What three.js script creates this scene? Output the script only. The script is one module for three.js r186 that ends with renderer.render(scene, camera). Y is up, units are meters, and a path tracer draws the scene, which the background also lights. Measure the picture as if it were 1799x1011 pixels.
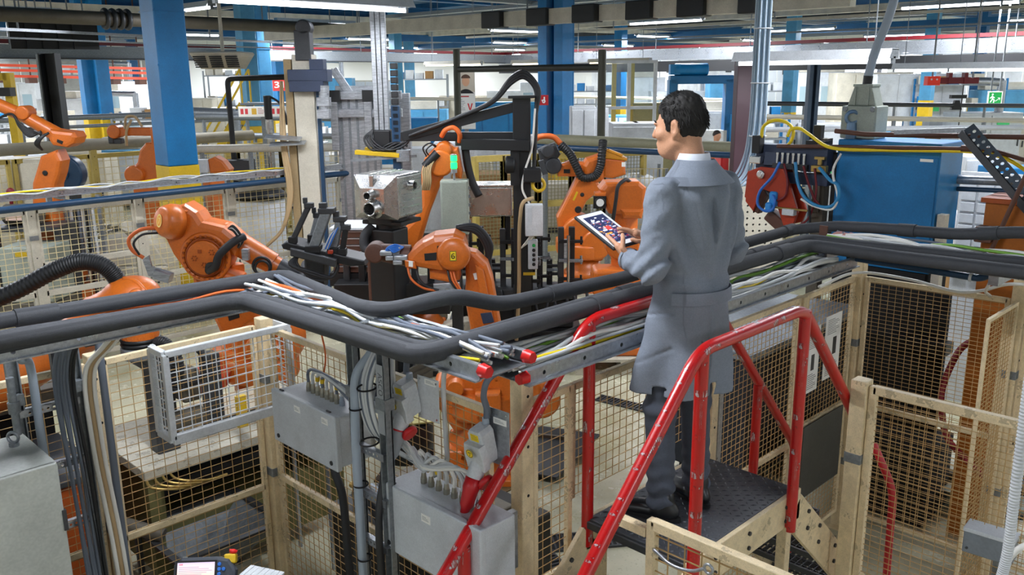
import * as THREE from 'three';
import { mergeGeometries } from 'three/addons/utils/BufferGeometryUtils.js';
import { RoundedBoxGeometry } from 'three/addons/geometries/RoundedBoxGeometry.js';
import { RectAreaLightUniformsLib } from 'three/addons/lights/RectAreaLightUniformsLib.js';

// ------------------------------------------------------------------ camera, light, exposure
const scene = new THREE.Scene();
const camera = new THREE.PerspectiveCamera(36.48, 1799 / 1011, 0.05, 200);
camera.position.set(0, 3.1, 0);
camera.rotation.order = 'YXZ';
camera.rotation.set(THREE.MathUtils.degToRad(-13.72), THREE.MathUtils.degToRad(45), THREE.MathUtils.degToRad(-0.53));
const renderer = new THREE.WebGLRenderer({ antialias: true });
renderer.toneMapping = THREE.LinearToneMapping;
renderer.toneMappingExposure = 1.75;
renderer.shadowMap.enabled = true;
renderer.shadowMap.type = THREE.PCFSoftShadowMap;
RectAreaLightUniformsLib.init();
const LAMP = 50;                       // radiance of the fluorescent battens
const LAMP_COOL = 0xf2f6ff, LAMP_WARM = 0xffe9c2;

// ------------------------------------------------------------------ helpers
let seed = 12345;
const rnd = () => ((seed = (seed * 1664525 + 1013904223) >>> 0) / 4294967296);
const rr = (a, b) => a + (b - a) * rnd();
const v3 = (p) => (p.isVector3 ? p.clone() : new THREE.Vector3(p[0], p[1], p[2]));
const add = (p, q) => [p[0] + q[0], p[1] + q[1], p[2] + q[2]];
const sub = (p, q) => [p[0] - q[0], p[1] - q[1], p[2] - q[2]];
const mul = (p, k) => [p[0] * k, p[1] * k, p[2] * k];
const mix = (p, q, t) => [p[0] + (q[0] - p[0]) * t, p[1] + (q[1] - p[1]) * t, p[2] + (q[2] - p[2]) * t];
const RIGHT = [0.7071, 0, -0.7071], AWAY = [-0.7071, 0, -0.7071];

// texture coordinates in metres, by the direction a face points
function uvBox(g) {
  const p = g.attributes.position, n = g.attributes.normal, uv = new Float32Array(p.count * 2);
  for (let i = 0; i < p.count; i++) {
    const ax = Math.abs(n.getX(i)), ay = Math.abs(n.getY(i)), az = Math.abs(n.getZ(i));
    let u, v;
    if (ay > ax && ay > az) { u = p.getX(i); v = p.getZ(i); }
    else if (ax > az) { u = p.getZ(i); v = p.getY(i); }
    else { u = p.getX(i); v = p.getY(i); }
    uv[2 * i] = u; uv[2 * i + 1] = v;
  }
  g.setAttribute('uv', new THREE.BufferAttribute(uv, 2));
  return g;
}
function flat(g) {
  let h = g.index ? g.toNonIndexed() : g;
  for (const k of Object.keys(h.attributes)) if (!['position', 'normal', 'uv'].includes(k)) h.deleteAttribute(k);
  if (!h.attributes.normal) h.computeVertexNormals();
  return h;
}
function join(list, keepUv) {
  const l = (Array.isArray(list) ? list.flat(9) : [list]).filter(Boolean).map(flat);
  l.forEach((g) => { if (!g.attributes.uv) g.setAttribute('uv', new THREE.BufferAttribute(new Float32Array(g.attributes.position.count * 2), 2)); g.morphAttributes = {}; });
  const g = l.length === 1 ? l[0] : mergeGeometries(l);
  return keepUv ? g : uvBox(g);
}
const box = (sx, sy, sz, x = 0, y = 0, z = 0, r = 0) => {
  const m = Math.min(sx, sy, sz);
  const g = r > 0 ? new RoundedBoxGeometry(sx, sy, sz, 2, Math.min(r, m * 0.49)) : new THREE.BoxGeometry(sx, sy, sz);
  g.translate(x, y, z); return g;
};
const box2 = (a, b, r = 0) => box(Math.abs(b[0] - a[0]), Math.abs(b[1] - a[1]), Math.abs(b[2] - a[2]), (a[0] + b[0]) / 2, (a[1] + b[1]) / 2, (a[2] + b[2]) / 2, r);
// a bar of width w and height h from p to q
function bar(p, q, w, h = w, r = 0) {
  const a = v3(p), b = v3(q), d = b.clone().sub(a), L = d.length();
  const g = box(w, h, L, 0, 0, 0, r);
  const m = new THREE.Matrix4(), z = d.normalize();
  let up = new THREE.Vector3(0, 1, 0); if (Math.abs(z.y) > 0.99) up = new THREE.Vector3(0.7071, 0, -0.7071);
  const x = new THREE.Vector3().crossVectors(up, z).normalize(), y = new THREE.Vector3().crossVectors(z, x);
  m.makeBasis(x, y, z).setPosition(a.add(b).multiplyScalar(0.5));
  return g.applyMatrix4(m);
}
function cyl(p, q, r1, r2 = r1, n = 20, open = false) {
  const a = v3(p), b = v3(q), d = b.clone().sub(a), L = d.length();
  const g = new THREE.CylinderGeometry(r2, r1, L, n, 1, open);
  g.applyQuaternion(new THREE.Quaternion().setFromUnitVectors(new THREE.Vector3(0, 1, 0), d.normalize()));
  const c = a.add(b).multiplyScalar(0.5); return g.translate(c.x, c.y, c.z);
}
// a drum with rounded rims between p and q
function drum(p, q, r, e = 0.02, n = 28) {
  const a = v3(p), b = v3(q), d = b.clone().sub(a), L = d.length();
  const P = [[0, 0], [r - e, 0], [r - e * 0.3, e * 0.3], [r, e], [r, L - e], [r - e * 0.3, L - e * 0.3], [r - e, L], [0, L]].map(([x, y]) => new THREE.Vector2(x, y));
  const g = new THREE.LatheGeometry(P, n);
  g.applyQuaternion(new THREE.Quaternion().setFromUnitVectors(new THREE.Vector3(0, 1, 0), d.normalize()));
  return g.translate(a.x, a.y, a.z);
}
function lathe(profile, p = [0, 0, 0], axis = [0, 1, 0], n = 28) {
  const g = new THREE.LatheGeometry(profile.map(([x, y]) => new THREE.Vector2(x, y)), n);
  g.applyQuaternion(new THREE.Quaternion().setFromUnitVectors(new THREE.Vector3(0, 1, 0), v3(axis).normalize()));
  return g.translate(p[0], p[1], p[2]);
}
// corners of a path rounded off
function fillet(pts, r, n = 5) {
  const out = [pts[0]];
  for (let i = 1; i < pts.length - 1; i++) {
    const a = v3(pts[i - 1]), b = v3(pts[i]), c = v3(pts[i + 1]);
    const l = Math.min(r, a.distanceTo(b) * 0.45, c.distanceTo(b) * 0.45);
    const s = b.clone().add(a.sub(b).setLength(l)), e = b.clone().add(c.sub(b).setLength(l));
    for (let k = 0; k <= n; k++) { const t = k / n, u = 1 - t; out.push([0, 1, 2].map((j) => u * u * s.getComponent(j) + 2 * u * t * b.getComponent(j) + t * t * e.getComponent(j))); }
  }
  out.push(pts[pts.length - 1]); return out;
}
// a straight-segment sweep of radius r along the points (no overshoot)
function sweep(pts, r, n = 10, caps = true) {
  const P = pts.map(v3), N = P.length, pos = [], idx = [], T = [];
  for (let i = 0; i < N; i++) T.push(P[Math.min(i + 1, N - 1)].clone().sub(P[Math.max(i - 1, 0)]).normalize());
  let u = Math.abs(T[0].y) < 0.9 ? new THREE.Vector3(0, 1, 0) : new THREE.Vector3(1, 0, 0);
  const rad = typeof r === 'function' ? r : () => r;
  for (let i = 0; i < N; i++) {
    u = u.clone().addScaledVector(T[i], -u.dot(T[i])).normalize(); const w = new THREE.Vector3().crossVectors(T[i], u);
    for (let k = 0; k < n; k++) { const a = (k / n) * Math.PI * 2, q = P[i].clone().addScaledVector(u, Math.cos(a) * rad(i / (N - 1))).addScaledVector(w, Math.sin(a) * rad(i / (N - 1))); pos.push(q.x, q.y, q.z); }
  }
  for (let i = 0; i < N - 1; i++) for (let k = 0; k < n; k++) { const a = i * n + k, b = i * n + (k + 1) % n; idx.push(a, b, a + n, b, b + n, a + n); }
  if (caps) { const c0 = pos.length / 3; pos.push(P[0].x, P[0].y, P[0].z, P[N - 1].x, P[N - 1].y, P[N - 1].z); for (let k = 0; k < n; k++) { idx.push(c0, (k + 1) % n, k); idx.push(c0 + 1, (N - 1) * n + k, (N - 1) * n + (k + 1) % n); } }
  const g = new THREE.BufferGeometry(); g.setAttribute('position', new THREE.Float32BufferAttribute(pos, 3)); g.setIndex(idx); g.computeVertexNormals(); return g;
}
const curve = (pts, n = 24) => new THREE.CatmullRomCurve3(pts.map(v3), false, 'centripetal').getPoints(n).map((p) => [p.x, p.y, p.z]);
const hose = (pts, r, n = 30, k = 8) => sweep(curve(pts, n), r, k);
function ribbed(pts, r, n, amp = 0.12) { const c = curve(pts, n * 4); return sweep(c, (t) => r * (1 + amp * [0, 1, 1, 0][Math.round(t * n * 4) % 4]), 14); }
// a polygon (x, y) pulled out along z by depth, centred, with bevelled rims
function plate(poly, depth, bevel = 0.008, holes = []) {
  const s = new THREE.Shape(poly.map(([x, y]) => new THREE.Vector2(x, y)));
  holes.forEach(([x, y, r]) => { const h = new THREE.Path(); h.absarc(x, y, r, 0, Math.PI * 2, true); s.holes.push(h); });
  const g = new THREE.ExtrudeGeometry(s, { depth: depth - 2 * bevel, bevelEnabled: bevel > 0, bevelThickness: bevel, bevelSize: bevel, bevelOffset: -bevel, bevelSegments: 2, curveSegments: 10 });
  return g.translate(0, 0, -depth / 2 + bevel);
}
const rot = (g, x = 0, y = 0, z = 0) => g.rotateX(x).rotateY(y).rotateZ(z);
const mv = (g, p) => g.translate(p[0], p[1], p[2]);
const torus = (R, r, p, axis = [0, 0, 1], n = 20, arc = Math.PI * 2) => { const g = new THREE.TorusGeometry(R, r, 8, n, arc); g.applyQuaternion(new THREE.Quaternion().setFromUnitVectors(new THREE.Vector3(0, 0, 1), v3(axis).normalize())); return mv(g, p); };
const ball = (r, p, s = [1, 1, 1]) => mv(new THREE.SphereGeometry(r, 18, 12).scale(...s), p);

const taken = new Map();
function numbered(name) { const k = taken.get(name) || 0; taken.set(name, k + 1); return k ? name + '_' + String(k).padStart(3, '0') : name; }
function thing(name, label, category, pos = [0, 0, 0], turn = 0, group) {
  const o = new THREE.Group(); o.name = numbered(name); scene.add(o); o.position.set(...pos); o.rotation.y = turn;
  o.userData = { label, category }; if (group) o.userData.group = group; return o;
}
function part(parent, name, geo, m, extra) { const o = new THREE.Mesh(geo.isBufferGeometry && geo.userData.ready ? geo : join(geo), m); o.name = name; parent.add(o); if (extra) Object.assign(o.userData, extra); return o; }
function solo(name, label, category, geo, m, group) { const o = new THREE.Mesh(join(geo), m); o.name = numbered(name); scene.add(o); o.userData = { label, category }; if (group) o.userData.group = group; return o; }
function struct(name, geo, m) { const o = new THREE.Mesh(join(geo), m); o.name = name; scene.add(o); o.userData.kind = 'structure'; return o; }
function dup(t, pos, turn, label, scale) { const r = t.clone(); r.name = numbered(t.name.replace(/_\d\d\d$/, '')); scene.add(r); r.position.set(...pos); r.rotation.y = turn; r.userData = { ...t.userData }; if (label) r.userData.label = label; if (scale) r.scale.set(...scale); return r; }

// ------------------------------------------------------------------ procedural textures
function noiseTex(size, metres, fn, srgb) {
  const d = new Uint8Array(size * size * 4);
  for (let y = 0; y < size; y++) for (let x = 0; x < size; x++) { const c = fn(x / size, y / size, x, y), i = 4 * (y * size + x); const [r, g, b] = Array.isArray(c) ? c : [c, c, c]; d[i] = r * 255; d[i + 1] = g * 255; d[i + 2] = b * 255; d[i + 3] = 255; }
  const t = new THREE.DataTexture(d, size, size); t.wrapS = t.wrapT = THREE.RepeatWrapping; t.magFilter = THREE.LinearFilter; t.minFilter = THREE.LinearMipmapLinearFilter; t.generateMipmaps = true;
  if (srgb) t.colorSpace = THREE.SRGBColorSpace; t.repeat.set(1 / metres, 1 / metres); t.needsUpdate = true; return t;
}
function lattice(n, s) { let q = s; const a = new Float32Array(n * n); for (let i = 0; i < n * n; i++) { q = (q * 1664525 + 1013904223) >>> 0; a[i] = q / 4294967296; } return (u, v) => { const x = u * n, y = v * n, i = Math.floor(x), j = Math.floor(y), f = x - i, g = y - j, F = f * f * (3 - 2 * f), H = g * g * (3 - 2 * g); const at = (k, l) => a[(((l % n) + n) % n) * n + (((k % n) + n) % n)]; return (at(i, j) * (1 - F) + at(i + 1, j) * F) * (1 - H) + (at(i, j + 1) * (1 - F) + at(i + 1, j + 1) * F) * H; }; }
const n4 = lattice(4, 1), n8 = lattice(8, 2), n16 = lattice(16, 3), n32 = lattice(32, 4), n64 = lattice(64, 5), n128 = lattice(128, 6);
const fbm = (u, v) => 0.34 * n4(u, v) + 0.26 * n8(u, v) + 0.18 * n16(u, v) + 0.12 * n32(u, v) + 0.1 * n64(u, v);
const cl = (x, a = 0, b = 1) => Math.min(b, Math.max(a, x));
const T = {
  grime: noiseTex(256, 0.9, (u, v) => cl(0.86 + 0.17 * (fbm(u, v) - 0.42) + 0.06 * (n128(u, v) - 0.5)), true),
  speck: noiseTex(256, 0.35, (u, v) => { const f = fbm(u, v); return cl((f > 0.65 ? 0.8 : 0.97) - 0.1 * n128(u, v) + 0.08 * n16(u, v)); }, true),
  brushed: noiseTex(256, 0.5, (u, v) => cl(0.72 + 0.2 * n64(u * 0.1, v) + 0.14 * (n128(u * 0.2, v) - 0.5) + 0.12 * fbm(u, v)), true),
  spangle: noiseTex(256, 0.4, (u, v) => cl(0.82 + 0.12 * Math.round(n32(u, v) * 4) / 4 + 0.08 * (n128(u, v) - 0.5)), true),
  rough: noiseTex(256, 0.6, (u, v) => cl(0.75 + 0.5 * (fbm(u, v) - 0.45))),
  bumps: noiseTex(256, 0.25, (u, v) => cl(fbm(u, v) * 0.6 + n128(u, v) * 0.4)),
  weave: noiseTex(128, 0.016, (u, v, x, y) => cl(0.5 + 0.5 * ((((x >> 3) + (y >> 3)) & 1) ? Math.sin(u * 50.27) : Math.sin(v * 50.27)) * 0.7)),
  cloth: noiseTex(256, 0.3, (u, v) => cl(0.9 + 0.12 * (fbm(u, v) - 0.4) + 0.08 * (n128(u, v) - 0.5)), true),
  floor: noiseTex(1024, 6, (u, v) => { const f = fbm(u, v), f2 = fbm(u * 3 + 0.3, v * 3 + 0.7), st = cl((fbm(u + 0.37, v + 0.11) - 0.52) * 6), sp = n128(u * 4, v * 4) > 0.93 ? 0.12 : 0; const k = 0.86 + 0.22 * (f - 0.45) + 0.16 * (f2 - 0.45) - sp - 0.2 * st * f2; return [cl(k), cl(k * 0.995), cl(k * 0.96 - 0.05 * st)]; }, true),
  wood: noiseTex(256, 0.6, (u, v) => { const g = n32(u, v * 0.08) * 0.5 + n64(u * 1.5, v * 0.1) * 0.3; return [cl(0.7 + 0.4 * g), cl(0.62 + 0.38 * g), cl(0.5 + 0.36 * g)]; }, true),
  scratch: noiseTex(512, 0.5, (u, v) => { const a = n128(u * 2, v * 0.25), f = fbm(u, v); return f > 0.66 && a > 0.5 ? [0.72, 0.7, 0.7] : f > 0.64 ? [0.58, 0.06, 0.05] : [0.76, 0.04 + 0.02 * a, 0.045]; }, true),
};
function mat(color, rough = 0.6, o = {}) {
  const m = o.coat ? new THREE.MeshPhysicalMaterial({ clearcoat: o.coat, clearcoatRoughness: 0.25 }) : new THREE.MeshStandardMaterial();
  m.color.set(color); m.roughness = rough; m.metalness = o.metal || 0;
  if (o.map) m.map = o.map; if (o.rmap) m.roughnessMap = o.rmap; if (o.bump) { m.bumpMap = o.bump; m.bumpScale = o.bs || 0.001; }
  if (o.emit) { m.emissive.set(o.emit); m.emissiveIntensity = o.ei || 1; } if (o.side) m.side = THREE.DoubleSide;
  return m;
}
const M = {
  beige: mat(0xe8d3aa, 0.55, { map: T.speck }), beigeWire: mat(0xb89560, 0.6), yellowFence: mat(0xe0c66a, 0.55, { map: T.grime }), creamWire: mat(0xd8c99c, 0.6),
  white: mat(0xe9edf0, 0.5, { map: T.grime }), whiteWire: mat(0xe4e8ec, 0.5),
  galv: mat(0xb9bec4, 0.42, { metal: 0.75, map: T.spangle, rmap: T.rough }), galvDull: mat(0x9aa0a4, 0.55, { metal: 0.55, map: T.spangle }),
  steel: mat(0xd2d1ce, 0.36, { metal: 0.95, map: T.cloth, rmap: T.rough }), chrome: mat(0xd8d8d8, 0.18, { metal: 1 }), darkSteel: mat(0x55575a, 0.5, { metal: 0.6, map: T.grime }),
  alu: mat(0xc3c7cc, 0.38, { metal: 0.6, map: T.brushed }),
  foam: mat(0x4a4c50, 0.78, { map: T.grime, bump: T.bumps, bs: 0.001 }), black: mat(0x1b1c1e, 0.5, { map: T.grime }), blackMatt: mat(0x151516, 0.85), rubber: mat(0x232427, 0.6),
  orange: mat(0xee7a22, 0.42, { map: T.grime, coat: 0.25 }), orangeDark: mat(0xb5520f, 0.55, { map: T.grime }), redOrange: mat(0xc8401c, 0.45, { map: T.grime }),
  boxGrey: mat(0xd6dce1, 0.42, { map: T.cloth }), cabGrey: mat(0xc9cdc4, 0.5, { map: T.grime }), paleGreen: mat(0xb4bcae, 0.55, { map: T.grime }), cream: mat(0xe6dfcc, 0.55, { map: T.grime }),
  blue: mat(0x1083c6, 0.42, { map: T.grime }), blueDeep: mat(0x0f669e, 0.45, { map: T.grime }), lightBlue: mat(0x55a6d4, 0.5, { map: T.grime }), navy: mat(0x3a4763, 0.5, { map: T.grime }), pipeBlue: mat(0x22486a, 0.4, { map: T.grime }),
  yellow: mat(0xf2c81e, 0.5, { map: T.grime }), yellowCable: mat(0xf0d21c, 0.45), red: mat(0xd21f1c, 0.4), redPlug: mat(0xc51d22, 0.4), redRail: mat(0xffffff, 0.3, { map: T.scratch, coat: 0.5 }), darkRed: mat(0x6e101a, 0.5),
  cableGrey: mat(0xc6c9c9, 0.5), cableWhite: mat(0xe6e4dc, 0.5), cableDark: mat(0x646c78, 0.5), cableBlack: mat(0x1f2022, 0.5), cableBlue: mat(0x2a6fc8, 0.45), cableGreen: mat(0x77a83a, 0.5), cableOrange: mat(0xd9682a, 0.5), cableTan: mat(0xb59a72, 0.55), conduit: mat(0x9aa6b2, 0.45),
  paper: mat(0xf2f2ee, 0.8), label: mat(0xf4f4f0, 0.6), brass: mat(0xb79a5a, 0.35, { metal: 0.8 }), gland: mat(0xa9a595, 0.35, { metal: 0.8 }),
  wood: mat(0xc8a878, 0.75, { map: T.wood }), cardboard: mat(0xb98f5c, 0.85, { map: T.grime }), brown: mat(0x6a4434, 0.6, { map: T.grime }), oldMetal: mat(0x6e675a, 0.6, { metal: 0.3, map: T.grime }), olive: mat(0x7d7848, 0.7, { map: T.grime }),
  glass: mat(0x9fb6c0, 0.1, { metal: 0.2 }), green: mat(0x1fa04c, 0.5), plank: mat(0xbdb7a4, 0.75, { map: T.speck }), tread: mat(0x606368, 0.42, { metal: 0.4, map: T.grime }),
};
// ------------------------------------------------------------------ the hall
const HX = -64, HZ = -64, HTOP = 6.9, HX1 = 5.5, HZ1 = 7.5;
const mFloor = mat(0xcfcbb4, 0.32, { map: T.floor, rmap: T.rough, bump: T.bumps, bs: 0.0015 });
struct('floor', box2([HX, -0.25, HZ], [HX1, 0, HZ1]), mFloor);
const mCeil = mat(0x1e5f8e, 0.65, { map: T.grime });
const ceil = struct('ceiling', box2([HX, HTOP, HZ], [HX1, HTOP + 0.3, HZ1]), mCeil);
const wallMat = mat(0xd5d6d2, 0.75);
struct('wall_back', box2([HX - 0.3, 0, HZ], [HX, HTOP, HZ1]), wallMat);
struct('wall_right', box2([HX, 0, HZ - 0.3], [HX1, HTOP, HZ]), wallMat);
struct('wall_front', box2([HX1, 0, HZ], [HX1 + 0.3, HTOP, HZ1]), wallMat);
struct('wall_left', box2([HX, 0, HZ1], [HX1, HTOP, HZ1 + 0.3]), wallMat);
// purlins and girders under the blue roof deck
for (let z = -60; z <= 4; z += 4) part(ceil, 'purlin', box2([HX, HTOP - 0.3, z - 0.07], [HX1, HTOP, z + 0.07]), M.blueDeep);
for (let x = -58; x <= 2; x += 10) part(ceil, 'girder', [box2([x - 0.16, HTOP - 0.36, HZ], [x + 0.16, HTOP - 0.3, HZ1]), box2([x - 0.16, HTOP - 0.95, HZ], [x + 0.16, HTOP - 0.89, HZ1]), box2([x - 0.03, HTOP - 0.9, HZ], [x + 0.03, HTOP - 0.34, HZ1])], M.blueDeep);
for (let z = -58; z < 4; z += 10) part(ceil, 'conduit_run', box2([HX, HTOP - 1.15, z], [HX1, HTOP - 1.05, z + 0.16]), M.galvDull);
// drain channels let into the floor
function drain(a, b, w, label) {
  const t = thing('drain_grate', label, 'drain'); const L = v3(a).distanceTo(v3(b)), d = mul(sub(b, a), 1 / L), s = [d[2], 0, -d[0]];
  part(t, 'channel', bar(add(a, [0, 0.003, 0]), add(b, [0, 0.003, 0]), w, 0.005), M.blackMatt);
  for (const k of [-1, 1]) part(t, 'edge_rail', bar(add(a, add(mul(s, k * w / 2), [0, 0.009, 0])), add(b, add(mul(s, k * w / 2), [0, 0.009, 0])), 0.014, 0.016), M.darkSteel);
  const g = []; for (let x = 0.02; x < L; x += 0.035) { const c = add(a, mul(d, x)); g.push(bar(add(c, add(mul(s, -w / 2), [0, 0.01, 0])), add(c, add(mul(s, w / 2), [0, 0.01, 0])), 0.012, 0.014)); }
  part(t, 'grate_bars', g, M.darkSteel, { kind: 'stuff' });
}
drain([-3.722, 0, -3.781], [-3.088, 0, -4.622], 0.2, 'black slotted drain channel in the floor under the crossover platform');
drain([-5.125, 0, -6.298], [-3.518, 0, -6.529], 0.14, 'dark slotted drain strip crossing the floor behind the standing man');
drain([-3.757, 0, -3.872], [-3.055, 0, -3.619], 0.16, 'slotted drain strip running towards the foot of the stair');

// ------------------------------------------------------------------ lamps
const glowCool = mat(0xffffff, 0.4, { emit: LAMP_COOL, ei: 5 }), glowWarm = mat(0xffffff, 0.4, { emit: LAMP_WARM, ei: 3.5 });
function batten(label, c, dir, L, o = {}) {
  const t = thing('fluorescent_lamp', label, 'lamp', c, dir === 'x' ? 0 : Math.PI / 2, 'fluorescent lamps under the hall roof');
  const w = o.w || 0.24, hgt = o.h || 0.1;
  part(t, 'reflector', mv(plateAlongX([[-w / 2, 0], [-w * 0.3, hgt], [w * 0.3, hgt], [w / 2, 0], [w / 2 - 0.008, 0], [w * 0.27, hgt - 0.012], [-w * 0.27, hgt - 0.012], [-w / 2 + 0.008, 0]], L), [0, 0, 0]), o.warm ? M.cream : M.white);
  for (const k of [-1, 1]) part(t, 'end_cap', [box(0.02, hgt * 0.9, w * 0.62, k * (L / 2 - 0.01), hgt * 0.5, 0), box(0.03, 0.07, 0.05, k * (L / 2 - 0.015), -0.012, 0)], M.galvDull);
  part(t, 'tube', cyl([-L / 2 + 0.03, -0.022, 0], [L / 2 - 0.03, -0.022, 0], o.far ? 0.04 : 0.022, o.far ? 0.04 : 0.022, 10), o.warm ? glowWarm : glowCool);
  const up = o.hang === undefined ? HTOP - c[1] : o.hang;
  if (up > hgt) for (const k of [-1, 1]) part(t, 'hanger_rod', cyl([k * L * 0.38, hgt, 0], [k * L * 0.38, up, 0], 0.007, 0.007, 6), M.galvDull);
  const l = new THREE.RectAreaLight(o.warm ? LAMP_WARM : LAMP_COOL, LAMP * (o.gain || 1), L * 0.95, 0.16); l.name = 'lamp_light'; l.position.set(0, o.far ? -0.07 : -0.05, 0); l.rotation.x = -Math.PI / 2; t.add(l);
  return t;
}
function plateAlongX(poly, L) { return plate(poly, L, 0).rotateY(Math.PI / 2); }
// the two battens whose length shows in the picture
const lampNear = batten('long white fluorescent batten at the top edge above the aluminium gantry', [-7.348, 3.765, -4.814], 'z', 2.1, { w: 0.3 });
const lampRight = batten('white fluorescent batten hanging left of the grey conduit over the blue cabinet', [-4.475, 3.217, -8.96], 'x', 1.75, { w: 0.26 });
// rows over the work cells, mostly out of view, placed to light the foreground
let li = 0;
for (let x = 3.5; x >= -17; x -= 6.6) for (let z = 4.5; z >= -18; z -= 6.2) {
  li++;
  batten('white fluorescent batten in the mostly unseen rows hung over the robot cells', [x + (li % 3) * 0.4, 4.35, z], 'x', 1.6, { gain: 1.9 });
}
for (let x = -24; x >= -60; x -= 9) for (let z = 2; z >= -60; z -= 8.8) batten('far fluorescent batten over the left half of the hall', [x, 4.7, z], 'z', 2.8, { gain: 4.8, w: 0.3, far: 1 });
for (let z = -24; z >= -60; z -= 9) for (let x = -17; x <= 3; x += 8.8) batten('fluorescent batten far off over the right half of the hall', [x, 4.7, z], 'x', 2.8, { gain: 4.8, w: 0.3, far: 1 });
// the yellowish line of battens in the middle and the white line on the right
for (const [c, L] of [[[-20.72, 3.42, -18.25], 2.6], [[-18.295, 3.42, -19.405], 2.0], [[-16.031, 3.42, -20.445], 2.2]]) batten('warm yellowish fluorescent batten in the row above the black gallows arm', c, 'x', L, { warm: true, gain: 0.4, w: 0.2 });
for (const c of [[-5.547, 3.128, -15.666], [-4.52, 3.126, -15.279]]) batten('cool fluorescent batten in the row at the right edge over the blue cabinet', c, 'x', 1.5, { gain: 0.5, w: 0.2 });

// ------------------------------------------------------------------ overhead carriers
function beamRun(name, label, category, p, q, sections, hang = 6) {
  const t = thing(name, label, category);
  const L = v3(p).distanceTo(v3(q)), d = mul(sub(q, p), 1 / L);
  sections.forEach(([nm, dy, dside, w, h, m]) => { const s = [d[2], 0, -d[0]]; const o = add(mul(s, dside), [0, dy, 0]); part(t, nm, bar(add(p, o), add(q, o), w, h), m); });
  for (let x = 1; x < L; x += hang) { const c = add(p, mul(d, x)); part(t, 'hanger_rod', cyl(c, [c[0], HTOP - 0.3, c[2]], 0.018, 0.018, 6), M.galvDull); }
  return t;
}
// grey beam with a red pipe, on the left running along z and on the right along x
beamRun('cable_beam', 'grey overhead beam with a dark red pipe crossing the upper left', 'overhead beam', [-23.247, 3.75, -5.797], [-27.751, 3.75, -27.881], [['web', 0, 0, 0.1, 0.3, M.galvDull], ['red_pipe', 0.22, 0.05, 0.1, 0.1, M.darkRed], ['lower_flange', -0.17, 0, 0.3, 0.03, M.darkSteel]], 4);
beamRun('cable_beam', 'pale grey overhead beam with a dark red pipe crossing the upper right', 'overhead beam', [-6.164, 3.75, -25.133], [-27.911, 3.75, -27.344], [['web', 0, 0, 0.1, 0.32, M.galv], ['red_pipe', 0.24, -0.05, 0.1, 0.1, M.darkRed], ['dark_channel', -0.42, -0.1, 0.4, 0.36, M.black], ['rack', -0.19, 0.1, 0.05, 0.05, M.galv]], 4);
// cream trunking with black joint boxes
const trunk = beamRun('cable_trunking', 'cream cable trunking with black boxes running up to the top right', 'trunking', [-5.569, 4.1, -12.268], [-20.179, 4.1, -11.68], [['duct', 0, 0, 0.2, 0.26, M.cream]], 5);
for (const p of [[-7.001, 4.1, -12.188], [-8.044, 4.1, -12.117], [-9.014, 4.1, -12.067], [-10.103, 4.1, -11.981], [-11.215, 4.1, -12.003], [-12.309, 4.1, -11.921]]) part(trunk, 'joint_box', box(0.5, 0.3, 0.26, p[0], p[1], p[2], 0.02), M.black);
const pipeT = beamRun('round_duct', 'grey round duct with a ribbed collar high at the upper left', 'duct', [-17.41, 4.2, -4.427], [-18.4, 4.2, -12.985], [], 5);
part(pipeT, 'duct', cyl([-17.41, 4.2, -4.427], [-18.4, 4.2, -12.985], 0.13, 0.13, 16), M.oldMetal);
for (let k = 0; k < 4; k++) { const p = [-17.72, 4.2, -6.839]; part(pipeT, 'collar_ring', torus(0.16, 0.045, [p[0], p[1], p[2] - k * 0.14], [0, 0, 1]), M.darkSteel); }
const rod1 = beamRun('conduit_run', 'thin pale conduit hung across the upper right', 'conduit', [-4.912, 4.3, -19.682], [-22.208, 4.3, -20.189], [['tube', 0, 0, 0.06, 0.06, M.cream], ['second_tube', -0.3, 0.2, 0.04, 0.04, M.galvDull]], 5);
beamRun('conduit_run', 'thin galvanised conduit hung across the upper left', 'conduit', [-17.222, 3.95, -4.346], [-22.249, 3.95, -16.08], [['tube', 0, 0, 0.05, 0.05, M.galv], ['second_tube', -0.14, 0.1, 0.03, 0.03, M.galvDull]], 5);
// more carriers deep in the hall
[[5.2, -21.3, M.galvDull, 0.3, 0.12, 'nearest galvanised'], [4.9, -28, M.cream, 0.25, 0.2, 'cream'], [5.3, -38, M.darkSteel, 0.4, 0.3, 'dark steel'], [4.6, -34.4, M.blueDeep, 0.2, 0.3, 'blue'], [5.0, -48, M.galvDull, 0.4, 0.2, 'farthest galvanised']].forEach(([y, z, m, w, h, n]) => { solo('cable_carrier', n + ' overhead carrier far across the hall, parallel to the cream trunking', 'overhead beam', box2([-60, y, z], [4, y + h, z + w]), m); solo('cable_carrier', n + ' overhead carrier far across the hall, crossing the trunking line', 'overhead beam', box2([z + 1, y + 0.05, -60], [z + 1 + w, y + h + 0.05, 5]), m); });
// dark panels of a suspended box at the upper left
{ const t = thing('suspended_panel', 'black boarded panel row hung beneath the roof at upper left', 'panel'); for (let k = 0; k < 5; k++) { const p = mix([-19.867, 4, -6.01], [-19.706, 4, -7.162], k / 4); part(t, 'board', box(0.05, 0.62, 0.5, p[0], p[1], p[2]), M.black); part(t, 'hanger_rod', cyl([p[0], p[1] + 0.3, p[2]], [p[0], HTOP - 0.2, p[2]], 0.015, 0.015, 6), M.galvDull); } }
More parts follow.
